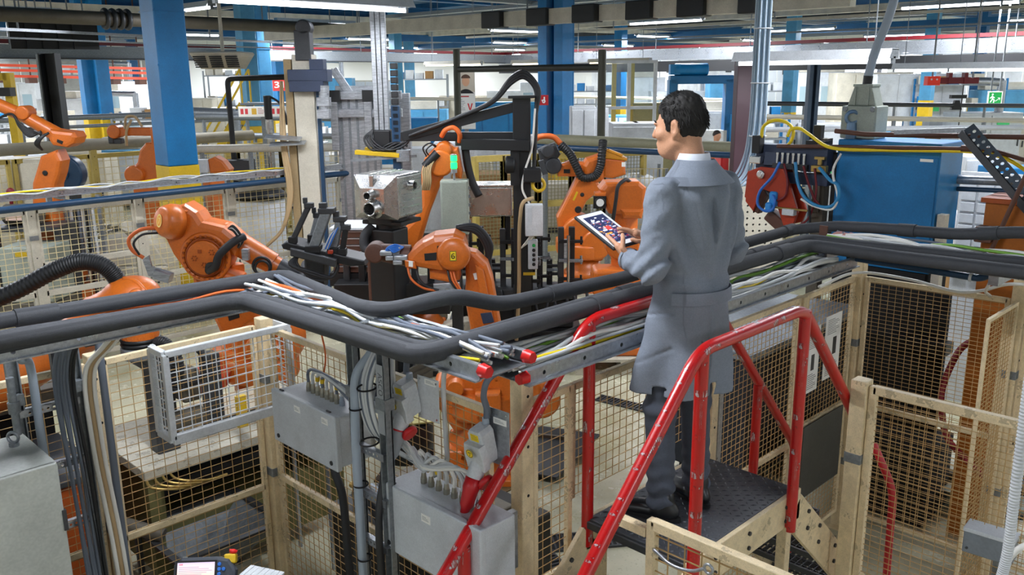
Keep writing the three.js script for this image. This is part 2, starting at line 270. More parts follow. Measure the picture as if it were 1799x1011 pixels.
// cassette heater with slanted louvred sides
{
  const t = thing('unit_heater', 'cream louvred air unit hanging right of the tall blue column', 'air unit', [-13.973, 3.354, -7.24], Math.PI / 4);
  part(t, 'casing', lathe([[0, -0.12], [0.4, -0.12], [0.58, 0.12], [0.55, 0.15], [0, 0.15]], [0, 0, 0], [0, 1, 0], 4).rotateY(Math.PI / 4), M.cream);
  for (const k of [-1, 0, 1]) { const g = []; for (let i = 0; i < 6; i++) g.push(rot(box(0.2, 0.012, 0.02, 0, 0, 0), -0.6).translate(k * 0.26, -0.09 + i * 0.032, 0.31 + i * 0.02)); part(t, 'louvre', g, M.darkSteel); }
  part(t, 'stem', cyl([0, 0.1, 0], [0, HTOP - 0.02 - [-13.973, 3.354, -7.24][1], 0], 0.03), M.cream);
}

// ------------------------------------------------------------------ columns of the hall
function column(label, x, z, w, band, m, gap) {
  const t = thing('steel_column', label, 'column', [x, 0, z]); const f = 0.025;
  if (gap) { // twin flanged column
    for (const k of [-1, 1]) part(t, 'shaft', [box(w * 0.7, HTOP - band, f, k * gap, band + (HTOP - band) / 2, -w / 2), box(w * 0.7, HTOP - band, f, k * gap, band + (HTOP - band) / 2, w / 2), box(f, HTOP - band, w, k * gap, band + (HTOP - band) / 2, 0), box(f, HTOP - band, w * 0.9, k * (gap + w * 0.3), band + (HTOP - band) / 2, 0)], m);
    for (const k of [-1, 1]) part(t, 'yellow_base', box(w * 0.72, band, w * 1.04, k * gap, band / 2, 0), M.yellow);
  } else {
    part(t, 'shaft', [box(w, HTOP - band, w, 0, band + (HTOP - band) / 2, 0, 0.02), box(w * 1.04, 0.012, w * 1.04, 0, 3.9, 0)], m);
    part(t, 'yellow_base', box(w + 0.006, band, w + 0.006, 0, band / 2, 0, 0.01), M.yellow);
    part(t, 'foot_plate', box(w * 1.5, 0.03, w * 1.5, 0, 0.015, 0), M.darkSteel);
    part(t, 'stiffener', bar([-w / 2 - 0.004, 3.6, -w / 2], [w / 2, 3.25, w / 2 + 0.006], 0.01, 0.02), m);
  }
  return t;
}
{ const c = [-11.123, 2.65, -4.999]; column('tall blue column with a yellow base standing behind the robot marked 7', c[0], c[2], 0.4, 2.0, M.blue); }
const colSpots = [
  [[-31.19, 3.245, -11.237], 'distant blue column with a yellow base, left one of the pair at left', 1.75, M.blue], [[-30.854, 3.241, -11.572], 'distant blue column with a yellow base, right one of the pair at left', 1.75, M.blue],
  [[-23.731, 3.184, -13.039], 'pale blue column left of the black pipe frame', 1.7, M.lightBlue], [[-24.354, 3.183, -13.83], 'pale blue column right of the black pipe frame', 1.9, M.lightBlue],
  [[-31.857, 3.17, -24.712], 'slim blue column far behind the hanging aluminium mast', 1.6, M.lightBlue], [[-33.799, 3.211, -19.941], 'slim blue column with a red number plate beside the beige gantry post', 1.6, M.blue],
  [[-16.525, 3.025, -31.559], 'blue column far off left of the grey hanging connector', 1.6, M.lightBlue], [[-12.835, 2.979, -35.249], 'blue column with yellow foot under the red signal box', 2.0, M.lightBlue],
  [[-12.878, 2.946, -40.862], 'slim navy column above the green exit sign', 1.6, M.blueDeep], [[-24.818, 3.081, -31.75], 'bright blue column far behind the white cabinets', 1.6, M.blue], [[-39.306, 3.181, -31.405], 'farthest slim blue column behind the black cable chain', 1.6, M.lightBlue], [[-48.145, 3.31, -19.738], 'farthest slim blue column between the pair and the tall near one', 1.5, M.blueDeep],
];
for (const [c, label, band, m] of colSpots) column(label, c[0], c[2], 0.42, band, m);
{ const c = [-13.421, 2.856, -14.863]; column('big twin blue column with a yellow foot behind the black gallows', c[0], c[2], 0.36, 1.5, M.blue, 0.24); }
{ const c = [-20.281, 2.729, -6.589]; const t = thing('dark_post', 'black slotted post standing left of the pair of far blue columns', 'post', [c[0], 0, c[2]], Math.PI / 4); part(t, 'channel', [box(0.34, 3.62, 0.03, 0, 1.81, -0.12), box(0.03, 3.62, 0.26, -0.16, 1.81, 0), box(0.03, 3.62, 0.26, 0.16, 1.81, 0)], M.black); part(t, 'edge_strip', box(0.04, 3.6, 0.04, -0.2, 1.8, 0.1), M.galvDull); part(t, 'foot', box(0.6, 0.03, 0.5, 0, 0.015, 0), M.black); }
// ------------------------------------------------------------------ mesh fences of the near cells
function wires(a, b, y0, y1, cw, ch, t) {   // a, b: [x, z]
  const L = Math.hypot(b[0] - a[0], b[1] - a[1]), dx = (b[0] - a[0]) / L, dz = (b[1] - a[1]) / L, g = [], ang = Math.atan2(-dz, dx);
  const nu = Math.max(1, Math.round(L / cw)), nv = Math.max(1, Math.round((y1 - y0) / ch));
  for (let i = 0; i <= nu; i++) { const s = (i / nu) * L; g.push(box(t, y1 - y0, t, a[0] + dx * s, (y0 + y1) / 2, a[1] + dz * s)); }
  for (let j = 0; j <= nv; j++) { const y = y0 + (j / nv) * (y1 - y0); g.push(box(L, t, t, 0, 0, 0).rotateY(ang).translate((a[0] + b[0]) / 2 - dz * t * 0.6, y, (a[1] + b[1]) / 2 + dx * t * 0.6)); }
  return g;
}
function panel(label, a, b, o = {}) {
  const t = thing(o.name || 'mesh_fence', label, o.category || 'fence', [0, 0, 0], 0, o.group);
  const y0 = o.y0 ?? 0.12, y1 = o.y1 ?? 1.8, w = o.w ?? 0.028, m = o.mat || M.beige, mw = o.wire || M.beigeWire, r = 0.004;
  const rail = (y, ww = w) => part(t, 'rail', bar([a[0], y, a[1]], [b[0], y, b[1]], w, ww, r), m);
  rail(y1 - w / 2, w * 1.15); if (!o.openBottom) rail(y0 + w / 2); for (const y of o.mids || []) rail(y, w * 1.2);
  if (!o.noStiles) for (const p of [a, b]) part(t, 'stile', box(w, y1 - y0, w, p[0], (y0 + y1) / 2, p[1], r), m);
  part(t, 'wire_mesh', wires(a, b, y0 + 0.01, y1 - 0.01, o.cw || 0.06, o.ch || 0.042, o.t || 0.0028), mw, { kind: 'stuff' });
  return t;
}
function post(label, x, z, h, w = 0.062, m = M.beige, bands = [0.95], d = w) {
  const t = thing('fence_post', label, 'post', [x, 0, z]);
  part(t, 'upright', box(w, h, d, 0, h / 2, 0, 0.006), m);
  part(t, 'foot_plate', box(w * 2.4, 0.012, d * 2.4, 0, 0.006, 0), m);
  for (const y of bands) part(t, 'clamp_band', box(w + 0.006, 0.05, d + 0.006, 0, y, 0, 0.003), M.galvDull);
  for (let y = h - 0.12; y > h - 0.6; y -= 0.22) part(t, 'bolt_hole', cyl([w / 2 - 0.001, y, 0], [w / 2 + 0.0015, y, 0], 0.007, 0.007, 8), M.blackMatt);
  return t;
}
const XA = -4.18, ZB = -2.26, XC = -2.34, ZD = -5.55;
panel('beige mesh fence panel left of the near post, behind the grey cabinet', [XA, 0.3], [XA, -1.32], { mids: [0.86], cw: 0.062 });
post('beige fence post between the vertical cable bundle and the white basket guard', XA, -1.37, 1.84);
panel('beige mesh fence panel under the white basket guard', [XA, -1.42], [XA, ZB + 0.06], { y1: 1.8, mids: [0.86], cw: 0.062 });
post('beige corner post behind the left grey junction box', XA + 0.02, ZB, 1.84, 0.075, M.beige, [0.95, 1.5]);
panel('beige mesh fence panel behind the two grey junction boxes and the cable ladder', [XA + 0.08, ZB], [XC - 0.06, ZB], { mids: [0.93], cw: 0.05, ch: 0.042 });
post('beige corner post under the red tray ends beside the right red-and-white plug', XC - 0.01, ZB - 0.14, 1.95, 0.07, M.beige, [0.9]);
panel('narrow beige mesh panel right of the corner post under the tray ends', [XC, ZB - 0.2], [XC, -2.68], { cw: 0.05, ch: 0.042, mids: [0.93] });
panel('beige mesh fence panel with an open lower edge behind the man’s legs', [XC, -2.7], [XC, -3.78], { y0: 1.26, openBottom: true, cw: 0.05, ch: 0.042 });
post('beige fence post behind the man’s right shoulder line', XC, -3.83, 1.82, 0.055);
panel('beige mesh fence panel between the red handrail and the man', [XC, -3.88], [XC, -4.74], { cw: 0.045, ch: 0.036, mids: [0.86] });
post('slim beige fence post left of the two paper notices', XC, -4.79, 1.8, 0.055);
panel('beige mesh fence panel carrying two paper notices and a steel plate', [XC, -4.84], [XC, ZD + 0.06], { cw: 0.042, ch: 0.032, mids: [0.93] });
post('beige corner post with a steel band near the paper notices', XC + 0.01, ZD, 2.02, 0.075, M.beige, [1.35, 0.5]);
panel('beige fine mesh fence panel in front of the black enclosure', [XC + 0.07, ZD], [-1.44, ZD], { cw: 0.045, ch: 0.026, mids: [0.93] });
post('beige fence post right of the brown upright', -1.38, ZD, 2.0, 0.075, M.beige, [1.35, 0.6]);
panel('beige fine mesh fence panel at the right edge past the brown upright', [-1.32, ZD], [-0.5, ZD], { cw: 0.045, ch: 0.026, mids: [0.93] });
panel('dark mesh end panel turned towards the lens at the right edge', [-1.38, ZD + 0.05], [-1.38, -5.0], { cw: 0.045, ch: 0.026, w: 0.02, y0: 0.0 });
// gates in front of the crossover stair
const gateZ = -4.0;
{ const t = post('thick beige gate post with a grey band right of the red handrail', -1.62, gateZ, 1.66, 0.078, M.beige, [1.26]); }
panel('beige mesh gate leaf with fine mesh at the lower right', [-1.56, gateZ], [-0.72, gateZ], { name: 'mesh_gate', category: 'gate', y0: 0.5, y1: 1.64, cw: 0.05, ch: 0.03, w: 0.036, mids: [] });
panel('small beige mesh gate in front of the treadplate platform at the bottom', [-1.6, -2.28], [-1.0, -2.28], { name: 'mesh_gate', category: 'gate', y0: 0.9, y1: 1.6, cw: 0.065, ch: 0.045, w: 0.034, t: 0.004 });
{ const t = thing('square_stub', 'short beige square bar stub at the small mesh gate', 'bar'); part(t, 'bar', bar([-1.74, 1.545, -2.28], [-1.62, 1.545, -2.28], 0.036, 0.036, 0.004), M.beige); part(t, 'cap', box(0.006, 0.03, 0.03, -1.743, 1.545, -2.28), M.beige); }
solo('gate_chain_wire', 'bent galvanised wire hook across the small mesh gate', 'hook', [hose([[-1.58, 1.5, -2.26], [-1.5, 1.48, -2.25], [-1.42, 1.49, -2.25], [-1.37, 1.52, -2.25]], 0.006), torus(0.016, 0.005, [-1.355, 1.525, -2.25], [0, 0, 1])], M.galv);
// plate and notices on the fence
solo('steel_plate', 'dark grey sheet steel plate fixed low on the mesh fence', 'plate', bar([XC + 0.03, 0.69, -4.87], [XC + 0.03, 0.69, -5.42], 0.006, 0.5), mat(0x6a6c66, 0.5, { metal: 0.4, map: T.grime }));
function canvasTex(w, h, draw) { const c = document.createElement('canvas'); c.width = w; c.height = h; const x = c.getContext('2d'); draw(x, w, h); const t = new THREE.CanvasTexture(c); t.colorSpace = THREE.SRGBColorSpace; return t; }
// a flat printed sheet whose front points along local +z
function sheet(w, h, tex, thick = 0.003, o = {}) { const g = new THREE.PlaneGeometry(w, h).translate(0, 0, thick / 2 + 0.0006); const m = new THREE.MeshStandardMaterial({ map: tex, roughness: 0.6 }); if (o.glow) { m.emissive.set(0xffffff); m.emissiveMap = tex; m.emissiveIntensity = o.glow; } const r = new THREE.Mesh(g, m); r.name = o.name || 'print'; return r; }
function notice(label, pos, turn, w, h, draw) { const t = thing('paper_notice', label, 'notice', pos, turn); part(t, 'sheet', box(w, h, 0.002), M.paper); t.add(sheet(w * 0.98, h * 0.98, canvasTex(256, 360, draw), 0.002)); return t; }
const textLines = (x, a, b, y0, y1, n, c) => { x.fillStyle = c || '#777'; for (let i = 0; i < n; i++) x.fillRect(a, y0 + ((y1 - y0) * i) / n, (b - a) * (0.6 + 0.4 * Math.abs(Math.sin(i * 2.3))), Math.max(1.5, ((y1 - y0) / n) * 0.35)); };
notice('left paper notice with a small dark picture on the fence', [XC + 0.022, 1.37, -4.94], Math.PI / 2, 0.16, 0.42, (x, w, h) => { x.fillStyle = '#f4f4f0'; x.fillRect(0, 0, w, h); textLines(x, 30, 220, 20, 120, 10); x.fillStyle = '#444'; x.fillRect(90, 150, 70, 90); textLines(x, 30, 220, 260, 350, 8); });
notice('right paper notice with a dark picture and text on the fence', [XC + 0.022, 1.4, -5.2], Math.PI / 2, 0.22, 0.42, (x, w, h) => { x.fillStyle = '#f4f4f0'; x.fillRect(0, 0, w, h); textLines(x, 30, 220, 20, 110, 9); x.fillStyle = '#3c3c3c'; x.fillRect(130, 130, 60, 100); textLines(x, 30, 220, 260, 350, 8); });
// white basket guard on the left fence
{
  const t = thing('basket_guard', 'white painted mesh basket guard bolted onto the left fence', 'guard'), x0 = XA + 0.03, x1 = -4.0, z0 = -1.64, z1 = -2.26, y0 = 1.37, y1 = 1.81, w = 0.032;
  for (const x of [x0, x1]) { part(t, 'rail', bar([x, y1, z0], [x, y1, x === x1 ? z1 - 0.06 : z0 - 0.02], w, w, 0.004), M.white); part(t, 'stile', box(w, y1 - y0, w, x, (y0 + y1) / 2, z0, 0.004), M.white); }
  part(t, 'rail', bar([x1, y0, z0], [x1, y0, z1], w, 0.05, 0.004), M.white); part(t, 'stile', box(w, y1 - y0 - 0.02, w, x1, (y0 + y1) / 2, z1 - 0.05, 0.004), M.white);
  part(t, 'rail', bar([x0, y1, z0], [x1, y1, z0], w, w, 0.004), M.white); part(t, 'rail', bar([x0, y0, z0], [x1, y0, z0], w, w, 0.004), M.white);
  part(t, 'rail', bar([x0, y1, z1 - 0.05], [x1, y1, z1 - 0.05], w, w, 0.004), M.white);
  part(t, 'wire_mesh', [wires([x1, z0], [x1, z1 - 0.05], y0, y1, 0.052, 0.048, 0.0042), wires([x0, z0], [x1, z0], y0, y1, 0.04, 0.048, 0.0042), wires([x0, z1 - 0.05], [x1, z1 - 0.05], y0, y1, 0.05, 0.048, 0.0042)], M.whiteWire, { kind: 'stuff' });
}
// ------------------------------------------------------------------ cable tray along the top of the fences
const TY = 2.065;   // tray floor
function tray(label, p, q, sideW = 0.22) {
  const t = thing('cable_tray', label, 'cable tray'); const L = v3(p).distanceTo(v3(q)), d = mul(sub(q, p), 1 / L), s = [d[2], 0, -d[0]], ang = Math.atan2(-d[2], d[0]), c = mix(p, q, 0.5);
  part(t, 'tray_floor', bar(p, q, sideW, 0.004), M.galv);
  const holes = []; for (let x = -L / 2 + 0.1; x < L / 2 - 0.05; x += 0.24) holes.push([x, 0.005, 0.009]);
  for (const k of [-1, 1]) part(t, 'side_rail', [plate([[-L / 2, -0.022], [L / 2, -0.022], [L / 2, 0.03], [-L / 2, 0.03]], 0.004, 0, holes).rotateY(ang).translate(c[0] + (s[0] * k * sideW) / 2, c[1] + 0.02, c[2] + (s[2] * k * sideW) / 2), bar(add(p, add(mul(s, k * (sideW / 2 - 0.012)), [0, 0.05, 0])), add(q, add(mul(s, k * (sideW / 2 - 0.012)), [0, 0.05, 0])), 0.024, 0.004), bar(add(p, add(mul(s, k * (sideW / 2 + 0.004)), [0, -0.004, 0])), add(q, add(mul(s, k * (sideW / 2 + 0.004)), [0, -0.004, 0])), 0.03, 0.006)], M.galv);
  for (let x = 0.3; x < L; x += 0.6) part(t, 'cross_strap', bar(add(add(p, mul(d, x)), mul(s, -sideW / 2)), add(add(p, mul(d, x)), mul(s, sideW / 2)), 0.03, 0.012), M.galv);
  return t;
}
const xTA = -3.7, zTB = -2.08, xTC = -2.29, zTD = -5.02, TC = 1.96;
const trayA = tray('galvanised cable tray under the black tubes along the left fence', [xTA, TY, 0.4], [xTA, TY, zTB + 0.11]);
const trayB = tray('galvanised cable tray full of grey cables above the cable ladder', [xTA - 0.11, TY, zTB], [-2.12, TY, zTB], 0.25);
const trayC = tray('galvanised cable tray running past the man to the far corner', [xTC, TC, -2.24], [xTC, TC, zTD - 0.1], 0.24);
const trayD = tray('galvanised cable tray along the right fence below the blue cabinet', [xTC - 0.1, TY, zTD], [-0.5, TY, zTD]);
// tray supports reach down onto the fence posts
for (const [tr, x, z, y] of [[trayA, xTA, -1.2, 0], [trayA, xTA, -0.2, 0]]) part(tr, 'support_arm', [box(0.5, 0.03, 0.04, x - 0.2, TY - 0.02, z), box(0.035, 0.4, 0.035, XA + 0.04, TY - 0.2, z)], M.darkSteel);
part(trayC, 'support_arm', [box(0.2, 0.03, 0.05, XC, TC - 0.012, ZB - 0.14)], M.galv); part(trayC, 'support_arm', box(0.04, TC, 0.04, XC, TC / 2, -3.9), M.galv); part(trayD, 'support_arm', [box(0.05, 0.05, 0.55, XC + 0.01, 2.02, -5.27)], M.galv); part(trayD, 'support_arm', [box(0.05, 0.05, 0.55, -1.38, 2.01, -5.27)], M.galv);
// red plastic end caps
for (const k of [-0.11, 0.11]) { part(trayB, 'red_end_cap', cyl([-2.125, TY + 0.032, zTB + k], [-2.085, TY + 0.032, zTB + k], 0.027, 0.022, 6), M.red); part(trayC, 'red_end_cap', cyl([xTC + k * 1.1, TC + 0.03, -2.24], [xTC + k * 1.1, TC + 0.03, -2.2], 0.027, 0.022, 6), M.red); }
// cables lying in the trays
function lay(p, q, m, r, off, label, amp = 0.02) {
  const L = v3(p).distanceTo(v3(q)), d = mul(sub(q, p), 1 / L), s = [d[2], 0, -d[0]], pts = [], n = Math.max(4, Math.round(L / 0.22)); let o = off;
  for (let i = 0; i <= n; i++) { o = cl(o + rr(-amp, amp), -0.085, 0.085); pts.push(add(add(mix(p, q, i / n), mul(s, o)), [0, r + 0.012 + rr(0, 0.045), 0])); }
  solo('cable', label, 'cable', hose(pts, r, n * 4, 6), m, label);
}
const cm = [M.cableGrey, M.cableGrey, M.cableWhite, M.cableGrey, M.cableDark, M.cableGrey, M.cableWhite, M.cableDark];
for (let i = 0; i < 22; i++) lay([xTA - 0.05, TY + (i > 11 ? 0.03 : 0), zTB + rr(-0.04, 0.04)], [-2.16, TY + (i > 11 ? 0.03 : 0), zTB], i === 5 ? M.cableGreen : i === 9 ? M.yellowCable : i === 13 ? M.cableOrange : cm[i % 8], rr(0.006, 0.011), rr(-0.085, 0.085), i === 5 ? 'green cable among the grey ones in the tray above the cable ladder' : i === 9 ? 'yellow cable in the tray above the cable ladder' : i === 13 ? 'orange cable in the tray above the cable ladder' : 'grey cable lying in the tray above the cable ladder', 0.03);
for (let i = 0; i < 20; i++) lay([xTC, TC + (i > 10 ? 0.03 : 0), -2.26], [xTC, TC + (i > 10 ? 0.03 : 0), zTD + 0.1], i === 6 ? M.yellowCable : i === 12 ? M.cableGreen : cm[i % 8], rr(0.006, 0.011), rr(-0.085, 0.085), i === 6 ? 'yellow cable in the tray that runs behind the man' : i === 12 ? 'green cable in the tray that runs behind the man' : 'grey cable lying in the tray that runs behind the man', 0.03);
for (let i = 0; i < 15; i++) lay([xTC, TY + (i > 7 ? 0.04 : 0), zTD], [-0.6, TY + (i > 7 ? 0.04 : 0), zTD], i === 4 ? M.yellowCable : i === 8 ? M.cableGreen : [M.cableWhite, M.cableGrey, M.cableWhite, M.cableDark][i % 4], rr(0.007, 0.012), rr(-0.085, 0.085), i === 4 ? 'yellow cable in the right hand tray' : i === 8 ? 'green cable in the right hand tray' : 'pale cable lying in the right hand tray', 0.04);
for (let i = 0; i < 8; i++) lay([xTA, TY, 0.3], [xTA, TY, zTB], i === 3 ? M.yellowCable : i === 5 ? M.cableOrange : cm[i % 8], rr(0.006, 0.01), rr(-0.085, 0.085), i === 3 ? 'yellow cable in the left hand tray' : i === 5 ? 'orange cable in the left hand tray' : 'grey cable lying in the left hand tray');
for (const p of [[-3.5, TY + 0.06, zTB], [-3.2, TY + 0.06, zTB], [-2.9, TY + 0.06, zTB]]) part(trayB, 'rung', bar(add(p, [0, 0, -0.11]), add(p, [0.06, 0, 0.11]), 0.014, 0.01), M.galv);
// black insulated tubes
function lagged(label, pts, r, sleeves) {
  const t = thing('insulated_tube', label, 'pipe');
  part(t, 'lagging', sweep(fillet(pts, 0.09), r, 16), M.foam);
  for (const [i, k, l] of sleeves) { const c = mix(pts[i], pts[i + 1], k), d = mul(sub(pts[i + 1], pts[i]), l / 2 / v3(pts[i]).distanceTo(v3(pts[i + 1]))); part(t, 'joint_sleeve', cyl(sub(c, d), add(c, d), r * 1.16, r * 1.16, 16), M.foam); }
  return t;
}
lagged('upper black lagged tube zigzagging along the whole tray', [[-3.79, 2.15, 0.5], [-3.79, 2.17, -0.9], [-3.79, 2.141, -2.192], [-2.95, 2.16, -2.04], [-2.752, 2.178, -2.05], [-2.6, 2.232, -2.257], [-2.6, 2.138, -2.53], [-2.6, 2.111, -3.359], [-2.6, 2.13, -5.1], [-2.353, 2.171, -5.2], [-2.019, 2.198, -5.15], [-1.631, 2.215, -5.12], [-1.293, 2.271, -5.1], [-0.6, 2.3, -5.1]], 0.033, [[1, 0.12, 0.16], [6, 0.45, 0.14], [7, 0.98, 0.12], [10, 0.3, 0.1], [11, 0.5, 0.1]]);
lagged('lower outer black lagged tube along the near edge of the tray', [[-3.53, 2.13, 0.5], [-3.53, 2.162, -0.848], [-3.53, 2.13, -1.82], [-2.32, 2.13, -1.85], [-2.31, 2.12, -4.75], [-1.9, 2.1, -4.84], [-0.5, 2.12, -4.84]], 0.037, [[0, 0.55, 0.18], [3, 0.35, 0.12], [3, 0.9, 0.14]]);
lagged('lower inner black lagged tube beside the cables in the tray', [[-3.6, 2.12, 0.5], [-3.6, 2.12, -1.9], [-2.38, 2.12, -1.93], [-2.385, 2.13, -4.9], [-2.2, 2.12, -4.93], [-0.5, 2.16, -4.93]], 0.03, [[2, 0.4, 0.1], [2, 0.8, 0.12]]);
// blue-green pipe under the right tray, with elbow
{ const t = thing('process_pipe', 'dark blue-green pipe under the right hand tray with an elbow', 'pipe'); part(t, 'pipe', sweep(fillet([[-2.221, 2.007, -5.1], [-1.468, 1.991, -5.1], [-1.408, 2.039, -5.1], [-1.32, 2.1, -5.1]], 0.05), 0.02, 12), M.pipeBlue); part(t, 'collar', cyl([-1.529, 1.991, -5.1], [-1.514, 1.99, -5.1], 0.024), M.white); }
solo('white_cable', 'white cable draped along the top rail of the right fence', 'cable', hose([[XC, 1.82, -5.0], [XC + 0.03, 1.83, -5.5], [-2.0, 1.83, ZD + 0.03], [-1.7, 1.8, ZD + 0.03], [-1.58, 1.83, ZD + 0.04], [-1.42, 1.9, ZD + 0.06], [-1.0, 1.9, ZD + 0.06]], 0.01, 50), M.cableWhite);
solo('white_cable', 'white cable hanging in a loop before the brown upright', 'cable', hose([[-1.485, 1.979, -5.35], [-1.498, 1.91, -5.35], [-1.525, 1.856, -5.4], [-1.526, 1.81, -5.5]], 0.009, 20), M.cableWhite);
solo('rag', 'reddish crumpled rag lying on the corner of the trays', 'rag', (() => { const g = new THREE.SphereGeometry(0.09, 16, 10).scale(1.1, 0.18, 0.55), p = g.attributes.position; for (let i = 0; i < p.count; i++) { const x = p.getX(i), z = p.getZ(i); p.setY(i, p.getY(i) + 0.012 * Math.sin(x * 90 + z * 60)); } g.computeVertexNormals(); return mv(g, [-2.22, 2.14, -5.05]); })(), mat(0xb07a70, 0.9));
{ const t = thing('rusty_bracket', 'rusty upright flat bracket at the tray corner', 'bracket', [-2.37, 2.087, -5.065]); part(t, 'flat', box(0.05, 0.2, 0.012, 0, 0, 0), M.brown); part(t, 'foot', box(0.06, 0.012, 0.06, 0, -0.1, 0.02), M.brown); }
// ------------------------------------------------------------------ crossover platform with red handrails
const PY = 1.2;
{
  const t = thing('crossover_platform', 'beige steel crossover platform with black treadplate under the man', 'platform');
  const x0 = -2.24, x1 = -1.73, z0 = -2.7, z1 = -3.6;
  part(t, 'treadplate', box2([x0, PY - 0.022, z1], [x1, PY - 0.002, z0], 0.003), M.tread);
  const dia = []; let k = 0;
  for (let x = x0 + 0.02; x < x1 - 0.01; x += 0.034) for (let z = z1 + 0.02; z < z0 - 0.01; z += 0.034) { k++; const g = new THREE.OctahedronGeometry(0.017, 0).scale(0.95, 0.24, 0.32); g.rotateY(((Math.round((x - x0) / 0.034) + Math.round((z - z1) / 0.034)) % 2) ? 0.78 : -0.78); dia.push(g.translate(x, PY - 0.002, z)); }
  part(t, 'raised_lozenges', dia, M.tread, { kind: 'stuff' });
  part(t, 'nosing', box2([x0, PY - 0.05, z0 - 0.02], [x1, PY - 0.01, z0 + 0.012], 0.008), M.darkSteel);
  for (const x of [x0 - 0.012, x1 + 0.012]) {
    part(t, 'side_beam', box2([x - 0.012, PY - 0.16, z1 - 0.02], [x + 0.012, PY - 0.004, z0 + 0.01], 0.004), M.beige);
    for (const [za, zb, s] of [[z1, z1 - 1.12, -1], [z0, z0 + 1.12, 1]]) {
      part(t, 'stringer', bar([x, PY - 0.1, za + s * -0.03], [x, 0.02, zb], 0.024, 0.17, 0.004), M.beige);
      for (const q of [0.1, 0.22, 0.4, 0.52, 0.7, 0.82]) for (const dy of [-0.04, 0.05]) { const c = mix([x, PY - 0.1, za], [x, 0.02, zb], q); part(t, 'bolt', cyl([x + 0.012, c[1] + dy, c[2]], [x + 0.021, c[1] + dy, c[2]], 0.011, 0.011, 6), M.darkSteel); }
    }
    for (const z of [z0 - 0.18, z1 + 0.12, (z0 + z1) / 2]) for (const dy of [0.05, 0.12]) part(t, 'bolt', cyl([x + 0.012, PY - dy, z], [x + 0.021, PY - dy, z], 0.01, 0.01, 6), M.darkSteel);
    for (const z of [z0 - 0.1, z1 + 0.1]) part(t, 'leg', box(0.05, PY - 0.15, 0.05, x, (PY - 0.15) / 2, z, 0.004), M.beige);
  }
  part(t, 'end_beam', box2([x0, PY - 0.16, z1 - 0.012], [x1, PY - 0.024, z1 + 0.012], 0.004), M.beige);
  // grating treads
  for (const [za, s] of [[z1, -1], [z0, 1]]) for (let i = 1; i <= 4; i++) {
    const y = PY - i * 0.24, z = za + s * (i * 0.224 - 0.04), g = [];
    g.push(box2([x0 + 0.01, y - 0.03, z - 0.13], [x1 - 0.01, y, z - 0.118]), box2([x0 + 0.01, y - 0.03, z + 0.118], [x1 - 0.01, y, z + 0.13]));
    for (let x = x0 + 0.02; x < x1; x += 0.034) g.push(box2([x, y - 0.028, z - 0.12], [x + 0.005, y, z + 0.12]));
    for (let u = -0.09; u < 0.1; u += 0.06) g.push(box2([x0 + 0.01, y - 0.012, z + u], [x1 - 0.01, y - 0.004, z + u + 0.006]));
    part(t, 'grating_tread', g, M.darkSteel);
  }
}
function handrail(label, x, zA, zB, posts, [ye, ze, yb] = [1.39, -4.14, 0.45]) {
  const t = thing('handrail', label, 'handrail'), y = PY + 0.9, r = 0.026;
  part(t, 'top_rail', sweep(fillet([[x, 0.75, zA + 1.14], [x, y - 1.06, zA + 1.06], [x, y, zA], [x, y, zB], [x, ye, ze], [x, yb, ze - 0.01]], 0.09, 7), r, 16), M.redRail);
  for (const [z, yt, yb] of posts) part(t, 'post', cyl([x, yb, z], [x, yt, z], r, r, 14), M.redRail);
  return t;
}
handrail('near red tubular handrail of the crossover with chipped paint', -1.69, -2.67, -3.48, [[-2.69, 2.09, 1.02], [-3.5, 2.09, 1.03], [-1.95, 1.42, 0.4]]);
handrail('far red tubular handrail of the crossover beyond the man', -2.252, -2.7, -3.56, [[-2.71, 2.09, 1.06], [-3.55, 2.09, 1.03], [-4.16, 1.43, 0.58], [-1.98, 1.36, 0.4]], [0.9, -4.66, 0.05]);
{ const t = thing('red_guard_tube', 'bent red tube upright seen through the mesh gate', 'guard rail'); part(t, 'tube', sweep(fillet([[-1.674, 1.197, -4.35], [-1.549, 0.973, -4.35], [-1.538, 0.4, -4.35], [-1.53, 0, -4.35]], 0.08), 0.02, 12), mat(0xb4222a, 0.35)); part(t, 'foot_flange', cyl([-1.53, 0, -4.35], [-1.53, 0.012, -4.35], 0.05), M.darkRed); }

// ------------------------------------------------------------------ junction boxes
function junctionBox(label, x0, x1, y0, y1, zf, d, glandsAt, n) {
  const t = thing('junction_box', label, 'junction box');
  part(t, 'body', box2([x0 + 0.012, y0 + 0.01, zf - d], [x1 - 0.012, y1 - 0.01, zf - 0.03], 0.008), M.boxGrey);
  const door = part(t, 'lid', box2([x0, y0, zf - 0.03], [x1, y1, zf], 0.008), M.boxGrey);
  for (const x of [x0 + 0.045, x1 - 0.045]) part(door, 'lock', [cyl([x, y0 + 0.035, zf], [x, y0 + 0.035, zf + 0.004], 0.011), cyl([x, y0 + 0.035, zf + 0.004], [x, y0 + 0.035, zf + 0.006], 0.005)], M.darkSteel);
  part(t, 'wall_bracket', [box2([x0 + 0.05, y0 + 0.03, zf - d - 0.05], [x0 + 0.08, y1 - 0.03, zf - d]), box2([x1 - 0.08, y0 + 0.03, zf - d - 0.05], [x1 - 0.05, y1 - 0.03, zf - d])], M.galv);
  const out = [];
  for (let i = 0; i < n; i++) { const x = glandsAt[0] + ((glandsAt[1] - glandsAt[0]) * i) / (n - 1), z = zf - d * 0.62; part(t, 'cable_gland', [cyl([x, y1 - 0.012, z], [x, y1 + 0.014, z], 0.015, 0.015, 6), cyl([x, y1 + 0.014, z], [x, y1 + 0.036, z], 0.012, 0.009, 10)], i === n - 1 ? M.conduit : M.gland); out.push([x, y1 + 0.03, z]); }
  return [t, door, out];
}
